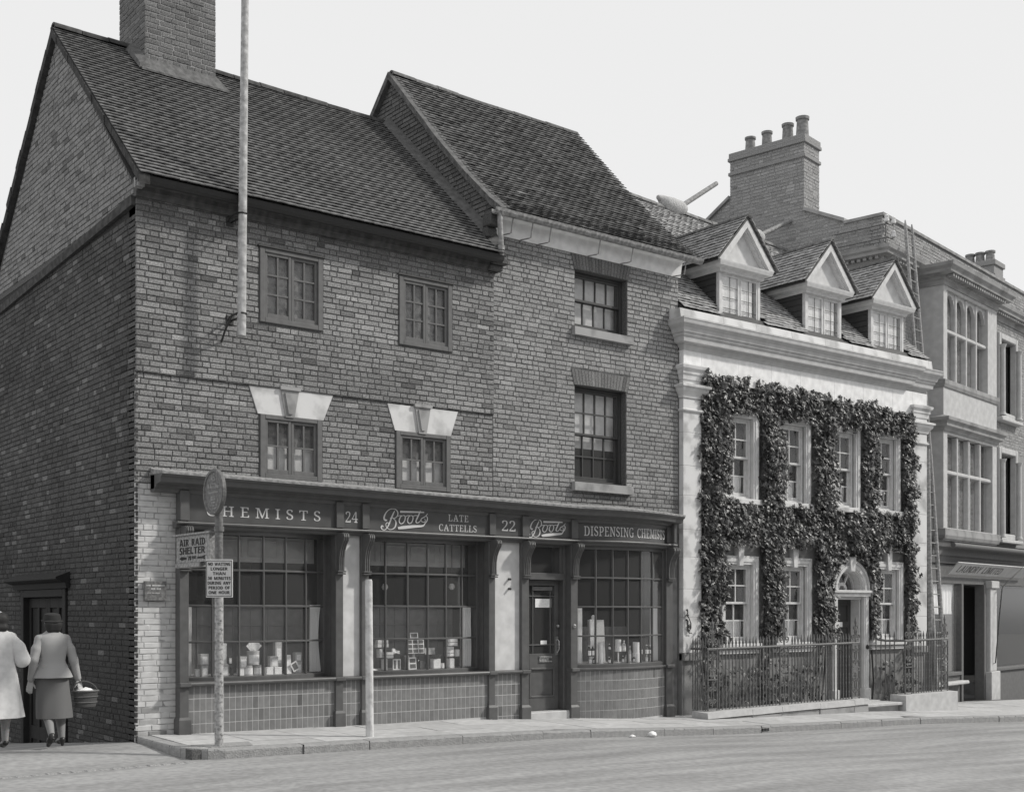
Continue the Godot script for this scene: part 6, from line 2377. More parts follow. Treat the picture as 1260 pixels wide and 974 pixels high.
# ---------------------------------------------------------------- things in the street and on the houses
func street_things() -> void:
	var s := mb()
	# flagpole
	var o := thing("flagpole", "tall weathered wooden flagpole held off the corner house front by two iron brackets", "flagpole", Vector3(1.27, 5.15, 0.4))
	s.tube(PackedVector3Array([Vector3(1.262, 5.15, 0.4), Vector3(1.28, 6.8, 0.4), Vector3(1.30, 8.4, 0.4), Vector3(1.325, 10.6, 0.4)]), [0.06, 0.056, 0.052, 0.046], 12)
	part("pole", s, M.pole_wood, o)
	for y in [6.72, 5.42]:
		s = mb()
		s.span(Vector3(1.22, y - 0.06, 0.02), Vector3(1.32, y + 0.06, 0.05), 0.006)
		s.tube(PackedVector3Array([Vector3(1.245, y, 0.04), Vector3(1.2, y + 0.01, 0.2), Vector3(1.205, y + 0.02, 0.39), Vector3(1.245, y + 0.02, 0.455), Vector3(1.30, y + 0.02, 0.455), Vector3(1.335, y + 0.02, 0.4), Vector3(1.32, y + 0.01, 0.2), Vector3(1.29, y, 0.04)]), 0.014, 5)
		if y < 6:
			s.tube(PackedVector3Array([Vector3(1.15, y - 0.3, 0.04), Vector3(1.12, y - 0.2, 0.2), Vector3(1.16, y, 0.33), Vector3(1.22, y + 0.02, 0.38)]), 0.014, 5)
		part("bracket", s, M.iron, o)

	# sign post
	o = thing("sign_post", "banded pole at the kerb corner carrying a round plate, a shelter board and a notice", "signpost", Vector3(0.45, -0.03, 1.5))
	s = mb()
	s.tube(PackedVector3Array([Vector3(0.45, -0.3, 1.5), Vector3(0.45, 1.85, 1.5)]), 0.052, 14)
	part("pole", s, M.pole_paint, o)
	s = mb()
	s.tube(PackedVector3Array([Vector3(0.45, 1.85, 1.5), Vector3(0.45, 2.95, 1.5)]), 0.048, 14)
	s.tube(PackedVector3Array([Vector3(0.45, 2.52, 1.5), Vector3(0.45, 2.58, 1.5)]), 0.06, 14)
	part("upper_pole", s, M.iron_grey, o)
	var dt := Transform3D(Basis(Vector3(0, 0, 1), Vector3.UP, Vector3(-1, 0, 0)), Vector3(0.395, 2.985, 1.5))   # faces down the road to the left
	s = mb()
	var lt := Transform3D(dt.basis * Basis(Vector3.RIGHT, PI / 2), dt.origin)
	s.lathe([Vector2(0.0, -0.03), Vector2(0.26, -0.03), Vector2(0.275, -0.02), Vector2(0.275, 0.02), Vector2(0.268, 0.03), Vector2(0.24, 0.03), Vector2(0.232, 0.018), Vector2(0.0, 0.018)], lt, 40)
	var disc := part("round_plate", s, M.sign_disc, o)
	var on_disc := func(y: float, w: float) -> Callable:
		return func(x: float) -> Transform3D: return dt * Transform3D(Basis.IDENTITY, Vector3(x - w * 0.5, y, 0.018))
	s = mb()
	var sans := font(false, true)
	for e in [["NO", 0.125, 0.055, 0.11], ["WAITING", 0.04, 0.06, 0.30]]:
		var l := letters(e[0], sans, e[2], e[3], on_disc.call(e[1], e[3]), 0.006, 0.14)
		s.add(l.mesh(), Transform3D.IDENTITY)
	for e in [[-0.005, 0.26, 9], [-0.075, 0.13, 3], [-0.125, 0.12, 5], [-0.16, 0.26, 12], [-0.20, 0.16, 6]]:   # lines too worn to read
		for k in e[2]:
			var w: float = e[1] / e[2]
			s.box(dt * Vector3(-e[1] * 0.5 + (k + 0.5) * w, e[0], 0.019), Vector3(0.006, 0.05 if e[2] == 3 else 0.02, w * rng.randf_range(0.4, 0.8)))
	part("lettering", s, M.sign_grey, disc)
	# shelter board: a box panel facing the same way, reaching back from the pole
	s = mb()
	s.span(Vector3(0.385, 2.17, 0.38), Vector3(0.455, 2.505, 1.37), 0.004)
	s.span(Vector3(0.36, 2.505, 0.34), Vector3(0.47, 2.53, 1.42), 0.004)
	s.span(Vector3(0.375, 2.11, 0.36), Vector3(0.46, 2.169, 1.10), 0.006)
	var board := part("shelter_board", s, M.sign_grey, o)
	s = mb()
	s.span(Vector3(0.40, 2.533, 1.2), Vector3(0.44, 2.555, 1.5), 0.003)
	s.span(Vector3(0.40, 2.13, 0.98), Vector3(0.44, 2.16, 1.5), 0.003)
	part("board_bracket", s, M.iron, board)
	var bt := Transform3D(Basis(Vector3(0, 0, 1), Vector3.UP, Vector3(-1, 0, 0)), Vector3(0.385, 2.17, 0.38))
	s = mb()
	for e in [["AIR RAID", 0.205, 0.085, 0.11, 0.76], ["SHELTER", 0.105, 0.085, 0.11, 0.76]]:
		s.add(letters(e[0], sans, e[2], e[4], func(x: float) -> Transform3D: return bt * Transform3D(Basis.IDENTITY, Vector3(e[3] + x, e[1], 0.0)), 0.004, 0.1).mesh(), Transform3D.IDENTITY)
	s.add(letters("70", sans, 0.05, 0.1, func(x: float) -> Transform3D: return bt * Transform3D(Basis.IDENTITY, Vector3(0.36 + x, 0.03, 0.0)), 0.004, 0.1).mesh(), Transform3D.IDENTITY)
	s.add(letters("YDS", sans, 0.035, 0.13, func(x: float) -> Transform3D: return bt * Transform3D(Basis.IDENTITY, Vector3(0.48 + x, 0.042, 0.0)), 0.004, 0.1).mesh(), Transform3D.IDENTITY)
	s.prism(pv([0.11, 0.055, 0.17, 0.033, 0.32, 0.043, 0.32, 0.067, 0.17, 0.077]), bt, 0.004)
	s.prism(pv([0.65, 0.043, 0.78, 0.043, 0.88, 0.03, 0.85, 0.055, 0.88, 0.08, 0.78, 0.067, 0.65, 0.067]), bt, 0.004)
	part("lettering", s, M.black_paint, board)
	# notice on the pole, turned towards the crossing
	var nb := Basis(Vector3.UP, -deg_to_rad(37.9))
	var nt := Transform3D(nb, Vector3(0.45, 1.74, 1.5) + nb * Vector3(0.02, 0, 0.065))
	s = mb()
	s.box(nt * Vector3(0, 0.22, 0), Vector3(0.315, 0.45, 0.02), nb, 0.004)
	var no := part("notice_plate", s, M.sign_white, o)
	s = mb()
	for k in 2:
		s.box(nt * Vector3(-0.148 + 0.296 * k, 0.22, 0.011), Vector3(0.006, 0.42, 0.002), nb)
		s.box(nt * Vector3(0, 0.012 + 0.416 * k, 0.011), Vector3(0.296, 0.006, 0.002), nb)
	var lines := [["NO WAITING", 0.26], ["LONGER", 0.2], ["THAN", 0.15], ["30 MINUTES", 0.27], ["DURING ANY", 0.27], ["PERIOD OF", 0.25], ["ONE HOUR", 0.25]]
	for k in 7:
		var w: float = lines[k][1]
		s.add(letters(lines[k][0], sans, 0.036, w, func(x: float) -> Transform3D: return nt * Transform3D(Basis.IDENTITY, Vector3(x - w * 0.5, 0.372 - 0.056 * k, 0.0105)), 0.003, 0.1).mesh(), Transform3D.IDENTITY)
	part("lettering", s, M.black_paint, no)
	var pav := get_node("pavement")
	s = mb()
	s.hexa([Vector3(0.2, -0.1, 1.25), Vector3(0.95, -0.1, 1.25), Vector3(0.85, -0.1, 1.57), Vector3(0.32, -0.1, 1.57), Vector3(0.2, -0.020, 1.25), Vector3(0.95, -0.026, 1.25), Vector3(0.85, -0.031, 1.57), Vector3(0.32, -0.027, 1.57)])
	part("tarred_patch", s, M.kerb, pav, "dark tarred patch round the foot of the sign pole")

	s = mb()
	s.tube(PackedVector3Array([Vector3(2.585, -0.4, 1.42), Vector3(2.575, 0.9, 1.42), Vector3(2.565, 1.96, 1.42), Vector3(2.565, 1.985, 1.42)]), [0.052, 0.05, 0.048, 0.04], 14)
	single("white_post", s, M.post_white, "plain stained white post on the pavement before the middle shop window", "post", Vector3(2.58, -0.06, 1.42))

	# plaque on the whitewashed pier
	o = thing("wall_plaque", "small dark painted plaque with white lettering on the whitewashed corner pier", "plaque", Vector3(0.245, 1.71, 0.03))
	s = mb()
	s.span(Vector3(0.10, 1.705, 0.01), Vector3(0.39, 1.955, 0.06), 0.006)
	part("board", s, M.iron_grey, o)
	s = mb()   # its lines are too small to read
	for e in [[1.89, 0.125, 0.365, 16, 0.018], [1.85, 0.185, 0.315, 9, 0.015], [1.80, 0.135, 0.30, 14, 0.008]]:
		var w: float = (e[2] - e[1]) / e[3]
		for k in e[3]:
			if k == 4:
				continue
			s.span(Vector3(e[1] + k * w, e[0], 0.06), Vector3(e[1] + (k + rng.randf_range(0.5, 0.85)) * w, e[0] + e[4], 0.0635))
	part("lettering", s, M.letter, o)

	# wrought scroll on the left pilaster of the stone house
	s = mb()
	var z := 0.13
	s.tube(PackedVector3Array([Vector3(9.80, 1.60, z), Vector3(9.825, 1.56, z), Vector3(9.81, 1.5, z), Vector3(9.86, 1.44, z), Vector3(9.90, 1.36, z), Vector3(9.9, 1.28, z), Vector3(9.87, 1.23, z)]), [0.02, 0.01, 0.016, 0.008, 0.01, 0.014, 0.006], 5)
	s.tube(PackedVector3Array([Vector3(9.79, 1.42, z), Vector3(9.825, 1.40, z), Vector3(9.82, 1.30, z), Vector3(9.83, 1.22, z), Vector3(9.87, 1.185, z), Vector3(9.91, 1.19, z), Vector3(9.94, 1.17, z)]), [0.02, 0.014, 0.012, 0.01, 0.01, 0.008, 0.004], 5)
	s.tube(spiral(Vector3(9.87, 1.30, z), 0.04, 0.5, 1.2), 0.01, 5)
	s.tube(spiral(Vector3(9.865, 1.23, z), 0.025, 2.0, 1.0), 0.008, 5)
	s.tube(PackedVector3Array([Vector3(9.775, 1.49, z), Vector3(9.81, 1.515, z), Vector3(9.845, 1.50, z)]), 0.013, 5)
	s.tube(PackedVector3Array([Vector3(9.87, 1.30, 0.1), Vector3(9.87, 1.30, z)]), 0.01, 5)
	single("iron_scroll", s, M.iron, "black wrought iron scroll fixed to the left stone pilaster above the railings", "ornament", Vector3(9.86, 1.17, 0.12))

	# ladder in the gap beside the bay
	o = thing("ladder", "long wooden ladder leaning in the gap between the ivy house and the stone bay", "ladder", Vector3(17.36, -0.45, 0.27))
	var a0 := Vector3(17.2, -0.46, 0.27)
	var a1 := Vector3(17.6, 10.15, -0.80)
	var b0 := Vector3(17.54, -0.46, 0.27)
	var b1 := Vector3(17.95, 10.14, -0.87)
	for e in [[a0, a1], [b0, b1]]:
		s = mb()
		s.tube(PackedVector3Array([e[0], e[0].lerp(e[1], 0.5) + Vector3(0, 0, 0.04), e[1].lerp(e[0], 0.015), e[1]]), [0.052, 0.045, 0.036, 0.012], 8)
		part("stile", s, M.wood_old, o)
	for k in 38:
		var f := (k + 0.7) / 38.6
		s = mb()
		s.tube(PackedVector3Array([a0.lerp(a1, f) + Vector3(0, 0, 0.16 * f * (1 - f)), b0.lerp(b1, f) + Vector3(0, 0, 0.16 * f * (1 - f))]), 0.015, 5)
		part("rung", s, M.wood_old, o)
	s = mb()
	s.tube(PackedVector3Array([Vector3(17.22, -0.46, 0.1), Vector3(17.2, 2.5, 0.06), Vector3(17.18, 5.0, 0.03)]), 0.055, 10)
	s.tube(PackedVector3Array([Vector3(17.21, 1.9, 0.07), Vector3(17.21, 1.98, 0.07)]), 0.07, 10)
	single("downpipe", s, M.pipe, "grey rainwater pipe behind the foot of the long ladder", "pipe", Vector3(17.22, -0.46, 0.1))

	# insulators on the bank's parapet
	o = thing("insulator_bracket", "iron bracket with white insulators on the parapet corner of the bank", "bracket", Vector3(17.2, 9.4, -1.1))
	o.rotation.y = BEND
	s = mb()
	for y in [9.72, 10.02]:
		s.tube(PackedVector3Array([Vector3(17.12, y, -2.2), Vector3(17.1, y, -0.96), Vector3(17.4, y + 0.02, -0.94)]), 0.016, 5)
	s.tube(PackedVector3Array([Vector3(17.1, 9.5, -0.98), Vector3(17.1, 10.1, -0.98)]), 0.016, 5)
	part("arms", s, M.iron_grey, o)
	for p in [Vector3(17.1, 10.08, -0.96), Vector3(17.4, 10.1, -0.94), Vector3(17.4, 9.8, -0.94), Vector3(17.1, 8.82, -0.96), Vector3(17.32, 8.86, -0.92)]:
		s = mb()
		s.lathe([Vector2(0.03, -0.03), Vector2(0.06, -0.01), Vector2(0.055, 0.05), Vector2(0.04, 0.06), Vector2(0.05, 0.1), Vector2(0.03, 0.13), Vector2(0, 0.135)], Transform3D(Basis.IDENTITY, p), 10)
		part("insulator", s, M.porcelain, o)

	# poles lashed to the ridge of the ivy-clad house
	for q in [[Vector3(13.05, 10.12, -3.3), Vector3(14.28, 10.93, -3.3), "slanting pole bedded in a pale wrapped bundle on the ridge, against the sky"], [Vector3(15.55, 9.98, -3.3), Vector3(16.82, 10.62, -3.3), "slanting pole behind the middle dormer, against the bank's chimney wall"]]:
		o = thing("roof_pole", q[2], "pole", q[0], "slanting poles on the ridge")
		s = mb()
		s.tube(PackedVector3Array([q[0], q[1]]), [0.055, 0.05], 10)
		part("pole", s, M.pipe, o)
		var g := []
		for e in [[-0.36, 0.03, 0.13], [-0.28, 0.02, 0.15], [-0.12, 0.0, 0.17], [0.06, 0.02, 0.14], [-0.56, 0.13, 0.055]]:
			g.append([q[0] + Vector3(e[0], e[1], 0.02), q[0] + Vector3(e[0] + 0.12, e[1] + 0.02, -0.02), e[2], e[2] * 0.9])
		part("wrapped_bundle", skin_over(g, 0.025, 0.12), M.sacking, o)

	# litter in the gutter
	for q in [[6.74, 1.98, "crumpled white paper scrap in the gutter left of the larger one", 0.05], [7.15, 1.98, "larger crumpled white paper in the gutter in front of the shop door", 0.09]]:
		s = mb()
		var r: float = q[3]
		var rows := []
		for i in 6:
			var row := PackedVector3Array()
			for k in 9:
				var t := TAU * k / 9.0
				var e: float = r * sin(PI * (i + 0.3) / 5.6) * rng.randf_range(0.75, 1.2)
				row.append(Vector3(q[0] + cos(-t) * e, road_y(q[0], q[1]) - 0.01 + r * 1.1 * i / 5.0, q[1] + sin(-t) * e * 0.8))
			rows.append(row)
		s.surf(rows, true)
		single("litter", s, M.paper, q[2], "litter", Vector3(q[0], road_y(q[0], q[1]), q[1]))

	s = mb()
	s.tube(PackedVector3Array([Vector3(23.2, 2.66, -0.12), Vector3(22.1, 2.15, -0.24), Vector3(21.98, 1.4, -0.27), Vector3(21.9, 0.3, -0.33), Vector3(21.9, 0.28, -0.4)]), 0.015, 5)
	single("awning_rod", s, M.iron, "thin dark awning rod bent down beside the laundry's stone pilaster", "rod", Vector3(17.2, 0.3, -1.1)).rotation.y = BEND

	# the houses across the road, seen only in the shop windows
	o = thing("opposite_terrace", "plain two-storey terrace across the road, mirrored darkly in the shop windows", "building", Vector3(8, 0, 24))
	s = mb()
	var T := Transform3D(Basis(Vector3(-1, 0, 0), Vector3.UP, Vector3(0, 0, -1)), Vector3(0, 0, 21.0))
	var hs := []
	for k in 12:
		hs.append([-34.0 + k * 4.6, -32.8 + k * 4.6, 4.0, 5.7])
		hs.append([-35.0 + k * 4.6, -31.8 + k * 4.6, 0.4, 2.5])
	s.wall(T, -36, 22, -2.0, 7.0, hs, 0.4)
	s.span(Vector3(-22, -2, 29), Vector3(36, 6.8, 29.3))
	s.prism(pv([-21.0, 7.0, -29.0, 7.0, -25.0, 9.5]), Transform3D(Basis(Vector3(0, 0, -1), Vector3.UP, Vector3(1, 0, 0)), Vector3(-22, 0, 0)), 58.0)
	part("wall", s, toned("brick", 0.14), o)
	s = mb()
	for q in hs:
		s.span(Vector3(-q[1], q[2], 21.2), Vector3(-q[0], q[3], 21.3))
	part("window", s, M.wood_dark, o)


# ---------------------------------------------------------------- goods on show in the windows
func carton(label: String, x: float, y: float, w: float, h: float, z: float, mat: Material, faced := true, turn := 0.0, group := "cartons in the left shop window") -> void:
	var o := thing("carton", label, "carton", Vector3(x, y, z), group)
	o.rotation.y = turn
	var s := mb()
	s.box(Vector3(0, h * 0.5, 0), Vector3(w, h, w * 0.75), Basis.IDENTITY, 0.003)
	local_part("box", s, mat, o)
	if faced:
		s = mb()
		s.box(Vector3(w * 0.06, h * 0.44, w * 0.376), Vector3(w * 0.66, h * 0.62, 0.002))
		local_part("label_paper", s, M.paper, o)
	s = mb()
	s.box(Vector3(0, h * 0.94, 0), Vector3(w * 1.03, h * 0.13, w * 0.78), Basis.IDENTITY, 0.003)
	local_part("lid", s, mat, o)


func local_part(called: String, shape: MB, mat: Material, parent: Node) -> void:
	var p := MeshInstance3D.new()
	p.name = numbered(parent, called)
	p.mesh = shape.mesh()
	p.material_override = mat
	parent.add_child(p)


func tin(label: String, x: float, y: float, r: float, h: float, z: float) -> void:
	var o := thing("tin", label, "tin", Vector3(x, y, z), "tins in the left shop window")
	var s := mb()
	s.lathe([Vector2(0, 0), Vector2(r, 0), Vector2(r, h * 0.86), Vector2(r * 0.98, h * 0.87), Vector2(r * 1.03, h * 0.88), Vector2(r * 1.03, h * 0.99), Vector2(0, h)], Transform3D.IDENTITY, 18)
	local_part("can", s, M.card, o)
	s = mb()
	var rows := []
	for j in 2:
		var row := PackedVector3Array()
		for k in 7:
			var a := PI * (0.85 - 0.6 * k / 6.0)
			row.append(Vector3(cos(a) * r * 1.01, h * (0.12 + 0.6 * j), sin(a) * r * 1.01))
		rows.append(row)
	s.surf(rows)
	local_part("label_paper", s, M.paper, o)


func bottle(label: String, x: float, y: float, w: float, h: float, z: float, dark := true) -> void:
	var o := thing("bottle", label, "bottle", Vector3(x, y, z), "bottles in the bow window")
	var r := w * 0.5
	var s := mb()
	s.lathe([Vector2(0, 0), Vector2(r, 0), Vector2(r, h * 0.6), Vector2(r * 0.8, h * 0.7), Vector2(r * 0.35, h * 0.78), Vector2(r * 0.35, h * 0.92)], Transform3D.IDENTITY, 12)
	local_part("glass", s, M.bottle_dark if dark else M.card, o)
	s = mb()
	s.lathe([Vector2(r * 0.45, h * 0.9), Vector2(r * 0.45, h), Vector2(0, h)], Transform3D.IDENTITY, 10)
	local_part("stopper", s, M.porcelain, o)
	s = mb()
	var rows := []
	for j in 2:
		var row := PackedVector3Array()
		for k in 7:
			var a := PI * (0.9 - 0.55 * k / 6.0)
			row.append(Vector3(cos(a) * r * 1.02, h * (0.1 + 0.42 * j), sin(a) * r * 1.02))
		rows.append(row)
	s.surf(rows)
	local_part("label_paper", s, M.paper, o)


func window_goods() -> void:
	var L := "in the left shop window"
	# left window
	carton("small carton on two low ones by the left curtain " + L, 1.0, 0.86, 0.115, 0.145, -0.2, M.card)
	carton("low plain carton nearest the left curtain " + L, 0.93, 0.705, 0.06, 0.1, -0.24, M.paper, false)
	carton("square carton under the small one by the left curtain " + L, 1.01, 0.705, 0.09, 0.15, -0.2, M.card)
	carton("tall pale carton half hidden by the sign pole " + L, 1.27, 0.87, 0.11, 0.27, -0.22, M.paper, false)
	carton("carton under the tall one by the sign pole " + L, 1.28, 0.705, 0.12, 0.16, -0.2, M.card)
	carton("little dark box beside the tall carton " + L, 1.36, 0.86, 0.05, 0.11, -0.16, M.card_dark)
	carton("narrow grey box between the pole and the labelled cartons " + L, 1.43, 0.705, 0.045, 0.11, -0.24, M.card_dark, false)
	carton("labelled carton on a low one left of the big tin " + L, 1.54, 0.81, 0.11, 0.15, -0.17, M.card)
	carton("low carton left of the big tin, under a labelled one " + L, 1.52, 0.705, 0.085, 0.1, -0.17, M.paper, false)
	tin("big round tin with a fan of cards on its lid " + L, 1.71, 0.845, 0.085, 0.19, -0.18)
	tin("low tin under the left edge of the big tin " + L, 1.63, 0.705, 0.065, 0.135, -0.17)
	tin("low tin under the right edge of the big tin " + L, 1.775, 0.705, 0.06, 0.135, -0.2)
	carton("labelled carton bridging two low cartons right of centre " + L, 2.01, 0.80, 0.12, 0.15, -0.19, M.card)
	carton("left one of two low cartons right of centre " + L, 1.945, 0.705, 0.1, 0.1, -0.18, M.paper, false)
	carton("right one of two low cartons right of centre " + L, 2.07, 0.705, 0.105, 0.1, -0.18, M.paper, false)
	carton("tall narrow carton with a dark printed top right of centre " + L, 2.135, 0.81, 0.1, 0.33, -0.3, M.card)
	carton("plain block that lifts the tall narrow carton " + L, 2.135, 0.705, 0.1, 0.1, -0.3, M.card_dark, false)
	carton("labelled carton stacked near the right curtain " + L, 2.43, 0.87, 0.1, 0.125, -0.28, M.card)
	carton("carton under the labelled one near the right curtain " + L, 2.43, 0.705, 0.105, 0.16, -0.28, M.card)
	var o := thing("fan_of_cards", "fan of printed cards on the lid of the big central tin", "cards", Vector3(1.71, 1.035, -0.16))
	for k in 5:
		var s := mb()
		var b := Basis(Vector3(0, 0, 1), 0.75 - 0.375 * k)
		s.box(b * Vector3(0, 0.065, 0) + Vector3(0, 0, 0.003 * k), Vector3(0.075, 0.12, 0.002), b)
		for e in [[0.09, 0.02], [0.05, 0.012]]:
			s.box(b * Vector3(0, e[0], 0) + Vector3(0, 0, 0.003 * k + 0.0015), Vector3(0.04, e[1], 0.001), b)
		local_part("card", s, M.paper, o)
	o = thing("show_cards", "upright pale show card with a tilted photograph card leaning on it, right of centre", "cards", Vector3(2.29, 0.705, -0.2))
	var s := mb()
	s.box(Vector3(-0.04, 0.13, 0), Vector3(0.09, 0.26, 0.006), Basis(Vector3.RIGHT, -0.1))
	local_part("card", s, M.paper, o)
	s = mb()
	s.box(Vector3(0.05, 0.1, 0.03), Vector3(0.11, 0.13, 0.004), Basis(Vector3(0, 0, 1), 0.5))
	local_part("card", s, M.paper, o)
	s = mb()
	s.box(Vector3(0.05, 0.1, 0.033), Vector3(0.07, 0.09, 0.002), Basis(Vector3(0, 0, 1), 0.5))
	local_part("photograph", s, M.photo, o)
	# middle window
	var K := "in the middle shop window"
	var G := "packets in the middle shop window"
	var rows := [
		["pair of flat packets high at the left end " + K, 3.71, 1.04, 0.07, 0.11, 2], ["upright packet below the pair at the left end " + K, 3.73, 0.89, 0.05, 0.13, 1], ["second pair of flat packets high at the left end " + K, 3.82, 1.04, 0.08, 0.11, 2],
		["flat white packets on the glass shelf near the left end " + K, 3.88, 0.88, 0.13, 0.09, 2], ["tall pale packet standing below the flat white packets " + K, 3.81, 0.705, 0.055, 0.17, 1], ["narrow pale packet upright just left of the photograph board " + K, 4.2, 0.705, 0.03, 0.21, 1],
		["thin dark book upright left of the narrow pale packet " + K, 4.13, 0.705, 0.022, 0.21, 1], ["small grey box standing at the centre foot " + K, 4.46, 0.705, 0.1, 0.13, 1], ["pale card box carrying the dark bowl " + K, 4.72, 0.705, 0.13, 0.15, 1],
		["little box right of the one under the bowl " + K, 4.84, 0.705, 0.04, 0.08, 1], ["pair of flat cartons topping the right-hand stack " + K, 5.01, 1.04, 0.18, 0.11, 2], ["three flat cartons amid the right-hand stack " + K, 4.97, 0.88, 0.12, 0.155, 3],
		["upright carton at the foot of the right-hand stack " + K, 5.0, 0.705, 0.09, 0.15, 1], ["small upright packet beside the right curtain " + K, 5.11, 0.88, 0.06, 0.11, 1]]
	for q in rows:
		var p := thing("packet", q[0], "packet", Vector3(q[1], q[2], -0.2), G)
		var dark: bool = "dark" in q[0] and "book" in q[0] or "grey" in q[0]
		for k in q[5]:
			s = mb()
			var hh: float = q[4] / q[5]
			s.box(Vector3(rng.randf_range(-0.004, 0.004), hh * (k + 0.5), 0), Vector3(q[3], hh - 0.006, 0.09), Basis.IDENTITY, 0.003)
			local_part("box", s, M.card_dark if dark else M.paper, p)
	for q in [[3.68, 5.18, 0.874, "upper glass shelf"], [3.68, 5.18, 1.034, ""]]:
		s = mb()
		s.span(Vector3(q[0], q[2] - 0.005, -0.28), Vector3(3.95 if q[3] == "" else 3.97, q[2], -0.12))
		s.span(Vector3(4.88, q[2] - 0.005, -0.28), Vector3(q[1], q[2], -0.12))
		var w: Node = get_node("shopfront/shop_window_001")
		part("glass_shelf", s, M.glass, w)
	o = thing("photograph_board", "stepped board of mounted photographs at the centre of the middle shop window", "display", Vector3(4.37, 0.94, -0.22))
	s = mb()
	s.box(Vector3(0, 0.105, 0), Vector3(0.31, 0.21, 0.01), Basis(Vector3.RIGHT, -0.12))
	s.box(Vector3(-0.01, 0.27, -0.02), Vector3(0.14, 0.08, 0.01), Basis(Vector3.RIGHT, -0.12))
	s.box(Vector3(0, -0.09, -0.05), Vector3(0.04, 0.3, 0.02))
	local_part("board", s, M.paper, o)
	for j in 3:
		for i in 3:
			s = mb()
			s.box(Vector3(-0.1 + 0.1 * i, 0.038 + 0.068 * j, 0.008 + (0.105 - 0.038 - 0.068 * j) * 0.12), Vector3(0.082, 0.052, 0.002), Basis(Vector3.RIGHT, -0.12))
			local_part("photograph", s, M.photo, o)
	s = mb()
	s.box(Vector3(-0.01, 0.27, -0.012), Vector3(0.11, 0.055, 0.002), Basis(Vector3.RIGHT, -0.12))
	local_part("photograph", s, M.photo, o)
	o = thing("photograph_stand", "lower stand with two mounted photographs below the stepped board", "display", Vector3(4.29, 0.705, -0.17))
	s = mb()
	s.box(Vector3(0, 0.09, 0), Vector3(0.13, 0.18, 0.008), Basis(Vector3.RIGHT, -0.1))
	local_part("board", s, M.paper, o)
	for k in 2:
		s = mb()
		s.box(Vector3(0, 0.05 + 0.08 * k, 0.012 - 0.012 * k), Vector3(0.1, 0.06, 0.002), Basis(Vector3.RIGHT, -0.1))
		local_part("photograph", s, M.photo, o)
	o = thing("picture_frames", "two narrow dark-mounted pictures side by side near the left of the middle window", "display", Vector3(4.02, 0.705, -0.18))
	for k in 2:
		s = mb()
		ring(s, -0.07 + 0.07 * k, 0.0 + 0.07 * k - 0.002, 0.0, 0.16, -0.008, 0.004, 0.016, 0.002)
		local_part("frame", s, M.paper, o)
		s = mb()
		s.span(Vector3(-0.054 + 0.07 * k, 0.015, -0.006), Vector3(-0.018 + 0.07 * k, 0.145, -0.002))
		local_part("picture", s, M.card_dark, o)
	o = thing("bowl", "dark shallow bowl on a pale card box, a grey card propped behind it", "bowl", Vector3(4.72, 0.856, -0.2))
	s = mb()
	s.lathe([Vector2(0.04, 0), Vector2(0.07, 0.02), Vector2(0.1, 0.06), Vector2(0.092, 0.06), Vector2(0.06, 0.025), Vector2(0, 0.02)], Transform3D.IDENTITY, 18)
	local_part("bowl_body", s, M.card_dark, o)
	s = mb()
	s.box(Vector3(-0.04, 0.11, -0.09), Vector3(0.18, 0.1, 0.004), Basis(Vector3.RIGHT, -0.15))
	local_part("card", s, M.card, o)
	o = thing("small_bottle", "single dark bottle between the photograph stand and the grey box", "bottle", Vector3(4.385, 0.705, -0.17))
	s = mb()
	s.lathe([Vector2(0, 0), Vector2(0.022, 0), Vector2(0.022, 0.13), Vector2(0.008, 0.16), Vector2(0.008, 0.19), Vector2(0, 0.19)], Transform3D.IDENTITY, 10)
	local_part("glass", s, M.bottle_dark, o)
	s = mb()
	var rr := []
	for j in 5:
		var row := PackedVector3Array()
		for k in 9:
			var f := k / 8.0
			row.append(Vector3(3.55 + 0.14 * f, 0.708 + 0.1 * (1.0 - j / 4.0) * (1.0 - f) + 0.01 * sin(f * 9.0), -0.26 + 0.12 * j / 4.0))
		rr.append(row)
	s.surf(rr)
	single("draped_cloth", s, M.net, "white cloth draped over a low form in the left corner of the middle window", "cloth", Vector3(3.6, 0.706, -0.2))
	o = thing("dressing_set", "pale brush set laid on the flat packets near the left of the middle window", "brushes", Vector3(4.0, 0.95, -0.2))
	for k in 2:
		s = mb()
		s.lathe([Vector2(0, -0.07), Vector2(0.012, -0.06), Vector2(0.012, 0.0), Vector2(0.03, 0.03), Vector2(0.025, 0.07), Vector2(0, 0.08)], Transform3D(Basis(Vector3(0, 0, 1), 1.35) * Basis.from_scale(Vector3(1, 1, 0.6)), Vector3(0.03 * k, 0.012 + 0.022 * k, 0.03 - 0.05 * k)), 8)
		local_part("brush", s, M.paper, o)
	for q in [[3.98, 1.93], [5.2, 1.95]]:
		o = thing("globe_lamp", "unlit glass globe hanging behind the upper panes, %s of the middle window" % ("left part" if q[0] < 4.5 else "right part"), "lamp", Vector3(q[0], q[1], -0.45), "globes hanging in the middle window")
		s = mb()
		s.lathe([Vector2(0, -0.05), Vector2(0.03, -0.04), Vector2(0.05, 0), Vector2(0.035, 0.04), Vector2(0.02, 0.05)], Transform3D.IDENTITY, 14)
		local_part("globe", s, M.porcelain, o)
		s = mb()
		s.tube(PackedVector3Array([Vector3(0, 0.045, 0), Vector3(0, 0.72, 0)]), 0.006, 5)
		local_part("cord", s, M.iron, o)
	# bow window: bottles and rolls
	var B := "in the bow window"
	bottle("left one of the tall dark pair at the left " + B, 7.59, 0.83, 0.07, 0.18, 0.06)
	bottle("right one of the tall dark pair at the left " + B, 7.66, 0.83, 0.065, 0.18, 0.07)
	bottle("pale squat bottle below the dark pair " + B, 7.58, 0.71, 0.06, 0.12, 0.1, false)
